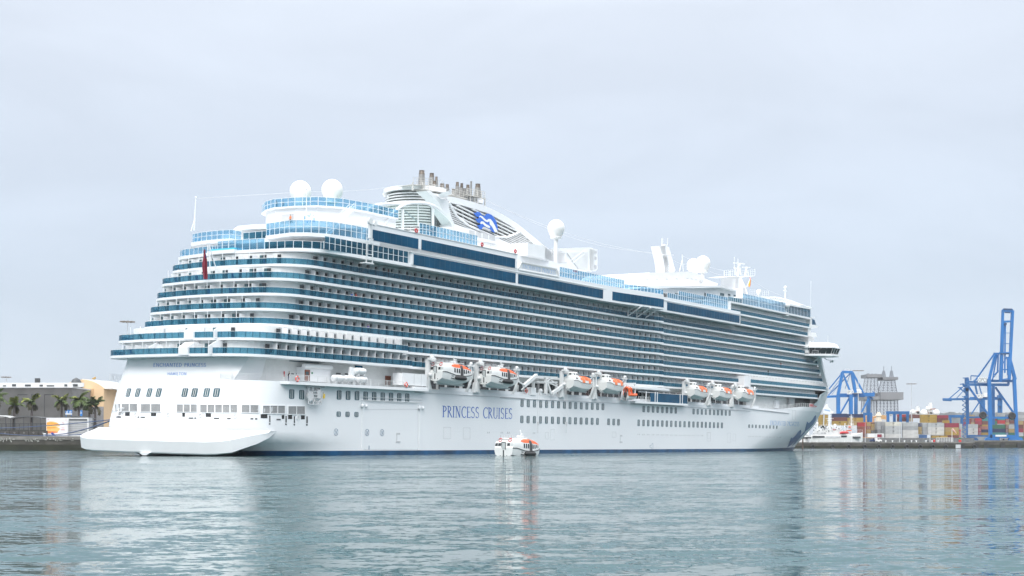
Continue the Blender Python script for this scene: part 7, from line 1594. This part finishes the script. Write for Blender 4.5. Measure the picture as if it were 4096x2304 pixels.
# ---- jack-up rigs far behind
RG = mat('rig_grey', (.20, .205, .215), .7, var=.15, scale=.05); RGL = mat('rig_lattice', (.19, .205, .23), .7, var=.2, scale=.05); Y4 = 1420.0
def lattice(q, x0t, x1t, yt, x0b, x1b, yb, n, Y, t=.7, cols=3):
    P = lambda f, g: A(*r8((x0t+(x0b-x0t)*g)+((x1t+(x1b-x1t)*g)-(x0t+(x0b-x0t)*g))*f, yt+(yb-yt)*g), Y)
    for i in range(cols+1): q.beam(P(i/cols, 0), P(i/cols, 1), t*1.3)
    for j in range(n):
        g0, g1 = j/n, (j+1)/n; q.beam(P(0, g0), P(1, g0), t*.8)
        for i in range(cols): q.beam(P(i/cols, g0), P((i+1)/cols, g1), t*.55); q.beam(P((i+1)/cols, g0), P(i/cols, g1), t*.55)
def rig(lab, cap, tr, blk, legs, extra=None):
    o = empty('drilling_rig'); tag(o, lab, 'rig')
    def bx(n, x0, x1, y0, y1, d): a, b = A(*r8(x0, y1), Y4), A(*r8(x1, y0), Y4); q = MB(); q.box(a.x, b.x, Y4-d, Y4+d, a.z, b.z); return q.build(n, RG, o)
    bx('rig_cap', *cap, 12)
    for dy in (-11, 11): q = MB(); lattice(q, *tr, 5, Y4+dy, .55, 4); q.build('rig_tower', RGL, o)
    bx('rig_block', *blk, 18)
    for dy in (-14, 12): q = MB(); lattice(q, *legs, 5, Y4+dy, .55, 6); q.build('rig_base_lattice', RGL, o)
    if extra: extra(o)
def spires(o):
    for x in (735, 803):
        q = MB(); lattice(q, x-8, x+8, 622, x-17, x+17, 682, 4, Y4, .5, 2); q.beam(A(*r8(x, 580), Y4), A(*r8(x, 622), Y4), .5); q.build('rig_spire', RGL, o)
def roofgear(o): part(o, 'roof_gear', RGL, [([(585, 648), (610, 648)], .8), ([(650, 650), (675, 650)], .8), ([(632, 645), (634, 655)], 1.2), ([(645, 832), (666, 832)], .6)], Y4)
rig('left grey drilling rig tower with a flat cap, behind the left blue crane', (560, 691, 656, 684), (570, 680, 684, 540, 692, 851), (528, 664, 851, 880), (540, 670, 880, 536, 674, 1020), roofgear)
rig('right grey drilling rig tower with two thin spires', (702, 834, 681, 705), (712, 832, 705, 685, 852, 815), (668, 865, 815, 880), (676, 858, 880, 672, 862, 1020), spires)
# ship's upperworks and breakwater beyond the stacks
fs = empty('distant_ship'); tag(fs, 'distant white ship with radar domes showing above the containers', 'ship'); Y5 = 1300.0
for x0, x1, y0, y1 in ((1025, 1050, 940, 1000), (1035, 1044, 932, 945), (1138, 1162, 915, 1000), (1145, 1158, 900, 915), (1000, 1060, 978, 1005), (1110, 1205, 985, 1005)): a, b = A(*r8(x0, y1), Y5), A(*r8(x1, y0), Y5); q = MB(); q.box(a.x, b.x, Y5, Y5+5, a.z, b.z); q.build('upperworks', BOATW, fs)
for x, y, r_ in ((990, 985, 2.6), (1088, 992, 3.4), (1196, 990, 3.2), (1124, 952, 2.2)): q = MB(); q.sphere(A(*r8(x, y), Y5-2), r_, 16, 10); q.build('radar_dome', BOATW, fs, True)
part(fs, 'signal_rig', mat('rusty_rig', (.32, .14, .09), .7), [([(1105, 962), (1190, 955)], .9), ([(1118, 962), (1130, 1000)], .6), ([(1180, 955), (1175, 1000)], .6), ([(1000, 985), (1040, 975)], .6)], Y5-1)
q = MB(); a, b = A(*r8(1190, 1010), 1700), A(*r8(2000, 988), 1700); rr = random.Random(4); n = 60
tops = [(a.x+(b.x+60-a.x)*i/n, b.z+rr.uniform(-1.2, 1.2)) for i in range(n+1)]
q.plate([(a.x, 0)]+tops+[(b.x+60, 0)], 1700, 1720); tag(q.build('breakwater_wall', mat('breakwater_grey', (.22, .23, .24), .9, var=.3, scale=.08)), 'grey breakwater wall on the horizon behind the containers', 'breakwater')
q = MB(); a = A(*r8(690, 1065), 990); t = A(*r8(692, 985), 990); q.lathe((a.x, 990, a.z), [(2.2, 0), (1.5, t.z-a.z-3), (2.3, t.z-a.z-2.6), (1.0, t.z-a.z)], 14); tag(q.build('beacon_tower', mat('beacon_cream', (.66, .58, .45), .7)), 'small cream beacon tower standing among the containers', 'tower')
for x0, x1, y0, y1, m, lab in ((640, 800, 1035, 1068, GREYW, 'pale grey shed roof behind the grey container ends'), (720, 830, 1005, 1036, mat('shed_ochre', (.50, .30, .13), .8, var=.2), 'ochre shed behind the beacon tower'), (595, 690, 1010, 1036, mat('shed_orange', (.55, .30, .14), .8, var=.2), 'orange-brown shed roof left of the beacon tower')):
    a, b = A(*r8(x0, y1), 985), A(*r8(x1, y0), 985); q = MB(); w_ = b.x-a.x; q.plate([(a.x, 0), (a.x, b.z-1), (a.x+w_*.5, b.z), (b.x, b.z-1), (b.x, 0)], 985+x0*.02, 1000+x0*.02); tag(q.build('shed', m), lab, 'shed')
# ---------------------------------------------------------------- left-hand side: quay, palms, warehouse
YQ = 495.0; QZ = A(0, 1745, YQ).z
ql = quay('quay', -220, -60, YQ, YQ+240, QZ, 1.25)
q = MB(); rr = random.Random(2)
PAINT = mat('faded_white_paint', (.42, .42, .38), .9, var=.3, scale=1.5)
def graf(x, y, s_, h):
    g = A(x, y, YQ); sc = h/4; 
    text(q, s_, lambda X, Y_, l: (g.x+X*sc, YQ-.28-l, g.z+Y_*sc), False, sp=.05)
graf(118, 1766, 'JUL', 1.3*1.1); graf(118, 1766, 'JUL', 1.3*1.1) if False else None
for i in range(46):                                     # worn, illegible painted strokes
    x = rr.choice((rr.uniform(0, 60), rr.uniform(95, 160), rr.uniform(178, 300))); y = rr.uniform(1752, 1766); c = A(x, y, YQ); w_, h_ = rr.choice(((.12, .5), (.5, .1), (.2, .3))); q.box(c.x-w_, c.x+w_, YQ-.29-.002*i, YQ-.27, c.z-h_/2, c.z+h_/2)
q.build('painted_marks', PAINT, ql)
bl = bol.copy(); C.objects.link(bl); bl.location = (A(178, 0, YQ+1.2).x, YQ+1.2, QZ); bl.scale = (1.1, 1.1, 1.0); tag(bl, 'pale mushroom bollard on the left quay holding a blue mooring line', 'bollard')
q = MB(); c = A(212, 1735, 488); q.loft([[(c.x+a, 488+d, c.z+b) for a, b in ((-.9, .3), (-.2, .5), (.5, -.1), (.9, -.9), (-.1, -.6))] for d in (0, .12)], True, True); tag(q.build('rat_guard', mat('guard_blue', (.03, .06, .35), .5)), 'small blue rat guard threaded on the mooring line above the bollard', 'rat guard')
# concrete barrier, fence and shelters behind the quay edge
rr = random.Random(8)
for i, x in enumerate((-15, 20, 58, 96, 134, 172)):
    c = A(x, 0, YQ+9); o = empty('traffic_barrier', (c.x, YQ+9, QZ)); tag(o, 'dark concrete barrier block in the row along the left quay', 'barrier', 'barrier blocks on the left quay')
    q = MB(); q.loft([[(a, b, 0) for a, b in ((-1.65, -.5), (1.65, -.5), (1.65, .5), (-1.65, .5))], [(a, b, .5) for a, b in ((-1.65, -.35), (1.65, -.35), (1.65, .35), (-1.65, .35))], [(a, b, 2.1) for a, b in ((-1.65, -.2), (1.65, -.2), (1.65, .2), (-1.65, .2))]], True, True); q.build('barrier_block', mat('barrier_dark', (.05, .048, .045), .9, var=.3), o)
    q = MB(); torus(q, (.1, -.3, 1.35), .24, .06, (1, 0, 0), (0, 0, 1), 12, 5); q.build('painted_ring', mat('ring_grey', (.3, .3, .29), .8), o)
q = MB()
for i in range(22): x = -10+i*17.5; c = A(x, 0, YQ+16); q.box(c.x-.07, c.x+.07, YQ+15.9, YQ+16.1, QZ, QZ+4.9)
a, b = A(-15, 0, YQ+16).x, A(390, 0, YQ+16).x; q.box(a, b, YQ+15.97, YQ+16.03, QZ+4.75, QZ+4.9); q.box(a, b, YQ+15.97, YQ+16.03, QZ+.2, QZ+.35)
n = int((b-a)/.24)
for i in range(n): q.box(a+i*.24, a+i*.24+.05, YQ+15.98, YQ+16.02, QZ+.3, QZ+4.8)
tag(q.build('quay_fence', mat('fence_dark', (.035, .042, .045), .6)), 'tall dark metal fence running along the left quay', 'fence')
q = MB(); q.box(a, b, YQ+17.5, YQ+18, QZ, QZ+2.4); tag(q.build('hedge', mat('hedge_dark', (.03, .035, .025), .9, var=.5, scale=2)), 'low dark hedge behind the quay fence', 'hedge')
for x0, x1, yt, lab in ((-20, 60, 1664, 'white flat canopy roof at the left edge behind the fence'), (60, 180, 1666, 'long pale canopy roof behind the palms, arched on top'), (250, 372, 1667, 'dark arched canopy roof right of the banner')):
    a, b = A(x0, yt, YQ+24), A(x1, yt+6, YQ+24); o = empty('canopy_roof', (a.x, YQ+24, 0)); tag(o, lab, 'canopy'); L_ = b.x-a.x; q = MB()
    q.plate([(L_*i/10, a.z-.5+math.sin(math.pi*i/10)*.7) for i in range(11)]+[(L_*(10-i)/10, a.z-.9+math.sin(math.pi*i/10)*.7) for i in range(11)], -4, 4); q.build('canopy_top', OFFW if x0 < 0 else mat('canopy_dark', (.10, .105, .11), .6), o); q = MB()
    for f in (.1, .4, .7, .95): q.box(L_*f-.1, L_*f+.1, -3.5, -3.3, QZ, a.z-.3)
    q.build('canopy_post', DKGREY, o)
# banner board and grey kiosk
YK = YQ+11
a, b = A(185, 1742, YK), A(271, 1671, YK); bb = empty('banner_board', (a.x, YK, 0)); tag(bb, 'white banner board with an orange sunset picture standing on the quay', 'banner'); q = MB(); q.box(0, b.x-a.x, 0, .25, QZ, b.z); q.build('board_panel', mat('banner_white', (.76, .75, .78), .6), bb)
def bpoly(pts, m, name, d):
    q = MB(); P = [A(*l1(x, y), YK) for x, y in pts]; q.plate([(p_.x-a.x, p_.z) for p_ in P], -d, -d+.01); q.build(name, m, bb)
ORG = mat('banner_orange', (.82, .36, .06), .6, var=.12); ORL = mat('banner_gold', (.85, .52, .16), .6, var=.1)
bpoly([(752, 845), (800, 828), (860, 830), (920, 848), (965, 880), (960, 905), (900, 912), (945, 930), (970, 945), (940, 985), (925, 1010), (850, 1020), (752, 1022)], ORL, 'sunset_picture', .02)
bpoly([(752, 850), (830, 840), (920, 862), (960, 890), (850, 884), (752, 880)], ORG, 'sunset_picture', .035); bpoly([(752, 920), (860, 912), (940, 930), (860, 940), (752, 945)], ORG, 'sunset_picture', .035); bpoly([(752, 985), (850, 985), (935, 995), (925, 1010), (850, 1018), (752, 1015)], mat('banner_red', (.72, .2, .06), .6), 'sunset_picture', .035)
q = MB()
for x, y, w_ in ((775, 800, 12), (1060, 805, 14), (1005, 845, 10), (1020, 855, 12), (1030, 870, 8), (1005, 930, 26), (1000, 955, 30), (1000, 965, 34)): p_ = A(*l1(x, y), YK); q.box(p_.x-a.x-w_*.012, p_.x-a.x+w_*.03, -.05, -.02, p_.z-.08, p_.z+.08)
q.build('banner_lettering', mat('banner_print_pink', (.72, .40, .38), .6), bb)
a, b = A(272, 1742, YK+2), A(353, 1672, YK+2); kk = empty('grey_kiosk', (a.x, YK+2, 0)); tag(kk, 'grey metal kiosk with horizontal panels beside the banner board', 'kiosk'); L_ = b.x-a.x
q = MB(); q.box(0, L_, 0, 5, QZ, b.z); q.build('kiosk_wall', mat('kiosk_grey', (.42, .43, .44), .5), kk); q = MB()
for i in range(8): z = QZ+.6+i*.75; q.box(.35, L_-.3, -.05, 0, z, z+.06)
q.build('panel_groove', DKGREY, kk); q = MB(); q.box(-.1, .3, -.08, .1, QZ, b.z+.1); q.box(L_-.3, L_+.1, -.08, .1, QZ, b.z+.1); q.box(.3, L_-.3, -.08, .1, b.z-.25, b.z+.1); q.box(.3, L_-.3, -.08, .1, QZ, QZ+.35); q.build('kiosk_frame', OFFW, kk)
q = MB(); q.box(.4, L_-.4, -.09, -.02, b.z-.8, b.z-.45); q.build('kiosk_shutter', DKGREY, kk)
# warehouse and cream hall
YW = 575.0
a, b = A(-60, 1720, YW), A(290, 1552, YW); ww = empty('warehouse', (a.x, YW, 0)); tag(ww, 'long grey corrugated warehouse behind the palms', 'warehouse'); L_ = b.x-a.x; zt = b.z
q = MB(); n = 220; pts = []
for i in range(n): x = L_*i/n; w_ = L_/n; pts += [(x, .12), (x+w_*.4, .12), (x+w_*.5, 0), (x+w_*.9, 0)]
q.prism(pts+[(L_, .12), (L_, 60), (0, 60)], 0, zt); q.build('corrugated_wall', mat('corrugated_grey', (.17, .168, .165), .7, var=.22, scale=.12), ww)
q = MB(); q.box(-.2, L_+.2, -.3, 60, zt, zt+.5); q.build('wall_coping', GREYW, ww)
rr = random.Random(12); q = MB(); q.box(0, L_+4, 2, 3, zt+.5, zt+2.3); q.build('roof_plant_white', OFFW, ww); q = MB(); x = 1
while x < L_+2: w_ = rr.uniform(1, 3.4); q.box(x, x+w_, 1.7, 2.0, zt+.8, zt+rr.uniform(1.2, 1.8)); x += w_+rr.uniform(1, 5)
q.box(L_*.55, L_*.55+2, 2, 3, zt+2.3, zt+4.2); q.build('roof_plant_dark', DKGREY, ww)
q = MB()
for x0, x1 in ((72, 110), (126, 160), (178, 214)):
    g0, g1 = A(x0, 1578, YW).x-a.x, A(x1, 1578, YW).x-a.x; z = A(0, 1578, YW).z; q.box(g0, g1, -.12, -.02, z-.12, z+.12); q.box(g0-.1, g0+.1, -.12, -.02, z-9, z)
q.build('cladding_seam', DKGREY, ww)
YH = 600.0; a, b = A(240, 1555, YH), A(415, 1518, YH); hh = empty('arched_hall', (a.x, YH, 0)); tag(hh, 'cream hall with a big arched gable and white roof behind the stern', 'hall'); L_ = b.x-a.x; CREAM = mat('cream_render', (.70, .50, .30), .8, var=.08, scale=.1)
q = MB(); q.box(A(285, 0, YH).x-a.x, L_, 0, 50, 0, a.z); q.build('hall_wall', CREAM, hh); q = MB(); g = [(f, a.z+(b.z-a.z)*math.sin(math.pi*f/L_)**.8) for f in [L_*i/24 for i in range(25)]]; q.plate([(0, a.z-.5)]+g+[(L_, a.z-.5)], .2, 1.4); q.build('arched_gable', CREAM, hh)
q = MB(); q.plate([(L_*.48, a.z), (L_*.48, b.z+.3), (L_*1.1, b.z-.6), (L_*1.2, a.z)], 1.6, 70); q.build('vault_roof', BOATW, hh)
q = MB(); q.box(A(357, 0, YH).x-a.x, A(374, 0, YH).x-a.x, -.5, 0, 0, a.z); q.build('hall_pilaster', mat('cream_dark', (.62, .40, .22), .8), hh); q = MB(); p_ = A(308, 1537, YH); q.lathe((p_.x-a.x, -1, p_.z-3), [(2.4, 0), (2.6, 3), (1.6, 5), (.3, 5.8)], 14); q.box(p_.x-a.x-6, p_.x-a.x-2, -1, 1, p_.z-2.5, p_.z); q.build('roof_vent', DKGREY, hh)
q = MB(); q.box(A(285, 0, YH).x-a.x, L_, -1.5, -.2, 0, A(0, 1627, YH).z); q.build('grey_plinth', mat('plinth_grey', (.27, .27, .28), .8, var=.1), hh)
q = MB(); p_ = A(375, 1513, 700); q.box(p_.x-.9, p_.x+.7, 700, 701, p_.z-.4, p_.z+.2); q.box(p_.x+.1, p_.x+.9, 700, 701, p_.z+.2, p_.z+.7); q.beam((p_.x, 700.5, 0), (p_.x, 700.5, p_.z-.4), .25); tag(q.build('crane_top', mat('ochre_machine', (.6, .36, .1), .7)), 'small ochre machine top peeping over the hall roof', 'crane')
for lab, x0, x1, y0, y1, n in (('blue sign with two pale emblems behind the fourth palm', 1052, 1160, 645, 717, 2), ('square blue sign with one round emblem behind the fifth palm trunk', 1270, 1325, 650, 738, 1)):
    Ys = 560.0; a, b = A(*l1(x0, y1), Ys), A(*l1(x1, y0), Ys); o = empty('blue_sign', (a.x, Ys, 0)); tag(o, lab, 'sign'); q = MB(); q.box(0, b.x-a.x, 0, .2, a.z, b.z); q.box(.2, .4, .05, .2, 0, a.z); q.box(b.x-a.x-.4, b.x-a.x-.2, .05, .2, 0, a.z); q.build('sign_panel', mat('sign_blue', (.02, .19, .55), .5), o); q = MB()
    for i in range(n): c = Vector(((b.x-a.x)*(i+.5)/n+(0 if n > 1 else 0), -.04, a.z+(b.z-a.z)*.55)); torus(q, c, .36 if n > 1 else .42, .08, (1, 0, 0), (0, 0, 1), 16, 5); q.sphere(c, .14, 10, 7)
    q.box(0, b.x-a.x, -.02, 0, a.z, a.z+.45) if n > 1 else None
    q.build('sign_emblem', BOATW, o)
# people on the left quay
# ---------------------------------------------------------------- palms
LEAF = mat('palm_green', (.075, .115, .025), .6, var=.45, scale=.8); LEAF2 = mat('palm_yellow_green', (.20, .23, .035), .6, var=.35, scale=.8); LEAFD = mat('palm_dry_green', (.06, .055, .025), .7, var=.4); TRUNK = mat('palm_trunk', (.10, .085, .08), .85, var=.3, scale=2)
def palm(lab, x, ytop, yc, ybase, Y, seed, lean=0, nf=13, light=.25):
    rr = random.Random(seed); base = A(x, ybase, Y); base.z = QZ; crown = A(x+lean, yc, Y); o = empty('palm_tree', base); tag(o, lab, 'palm tree'); h = crown.z-base.z; dx = crown.x-base.x
    q = MB(); q.tube([(dx*f*f, 0, h*f) for f in [i/10 for i in range(11)]], [.55-.2*i/10+(.1 if i in (3, 4) else 0) for i in range(11)], 10); q.build('trunk', TRUNK, o)
    R0 = A(0, ytop, Y).z-crown.z; R0 = max(4.2, R0*1.5); ms = {0: MB(), 1: MB(), 2: MB()}
    for k in range(nf):
        az = 2*math.pi*k/nf*1.0+rr.uniform(-.25, .25); el = rr.choice((72, 52, 38, 20, 5, -12)) if k else 85; el = R_(el+rr.uniform(-8, 8)); L_ = R0*rr.uniform(.85, 1.2); droop = rr.uniform(.5, .95)*(1.15 if el < .5 else .7)
        mi = 1 if el > .8 and rr.random() < light*2.2 else 2 if el < .05 else 0; q = ms[mi]
        d = Vector((math.cos(az), math.sin(az), 0)); pts = []; p_ = Vector((dx, 0, h)); ang = el
        for i in range(12): pts.append(p_.copy()); p_ = p_+(d*math.cos(ang)+Vector((0, 0, math.sin(ang))))*L_/11; ang -= droop*.2*(1+.5*i/11)
        q.tube(pts, [.09*(1-.8*i/11)+.015 for i in range(12)], 4, False); side = d.cross(Vector((0, 0, 1)))
        for i in range(1, 12):
            for j in range(3):
                f = i-1+j/3; a_ = pts[int(f)].lerp(pts[min(11, int(f)+1)], f-int(f)); t_ = (pts[min(11, int(f)+1)]-pts[int(f)]).normalized(); ll = L_*.30*math.sin(math.pi*min(1, (f+1.2)/13.0))**.7+.25
                for s_ in (-1, 1):
                    dr = (side*s_*rr.uniform(.75, 1)+t_*rr.uniform(.45, .8)+Vector((0, 0, rr.uniform(-.75, .05)))).normalized(); w_ = t_*.16; tip = a_+dr*ll*rr.uniform(.8, 1.1)-Vector((0, 0, ll*.15)); mid = a_.lerp(tip, .5)+Vector((0, 0, .06))
                    q.quad(a_-w_, mid-w_*1.2, mid+w_*1.2, a_+w_); q.add([mid-w_*1.2, tip, mid+w_*1.2], [(0, 1, 2)])
    for mi, m, n in ((0, LEAF, 'fronds'), (1, LEAF2, 'young_fronds'), (2, LEAFD, 'old_fronds')):
        if ms[mi].f: ms[mi].build(n, m, o)
YT = 522.0
palm('palm tree cut off by the left edge of the picture', -14, 1566, 1598, 1720, YT, 1, 0, 14, .1); palm('drooping palm tree, second from the left edge', 55, 1598, 1622, 1720, YT, 2, 3, 13, .3); palm('upright palm tree with bright young fronds, third from the left edge', 126, 1582, 1610, 1720, YT-4, 3, 2, 14, .5)
palm('palm tree standing left of the double blue sign', 246, 1579, 1607, 1690, YT+6, 4, 1, 14, .4); palm('tallest palm tree, in front of the cream wall', 314, 1569, 1600, 1690, YT-2, 5, 4, 15, .25); palm('shaggy dark palm tree between the tallest palm and the hull', 358, 1604, 1622, 1700, YT+8, 6, 0, 14, 0); palm('thin palm tree touching the side of the stern', 380, 1600, 1622, 1690, YT+2, 7, 2, 11, .1)

# ---------------------------------------------------------------- a thin sea haze over the whole harbour
hzm = bpy.data.materials.new('sea_haze'); hzm.use_nodes = True; t = hzm.node_tree; t.nodes.clear()
o_ = t.nodes.new('ShaderNodeOutputMaterial'); pv = t.nodes.new('ShaderNodeVolumePrincipled'); pv.inputs['Color'].default_value = (.93, .95, .98, 1); pv.inputs['Density'].default_value = .00007; pv.inputs['Anisotropy'].default_value = .2
t.links.new(pv.outputs[0], o_.inputs['Volume']); q = MB(); q.box(-2600, 2600, -350, 4600, -6, 130); q.build('haze', hzm, kind='stuff')
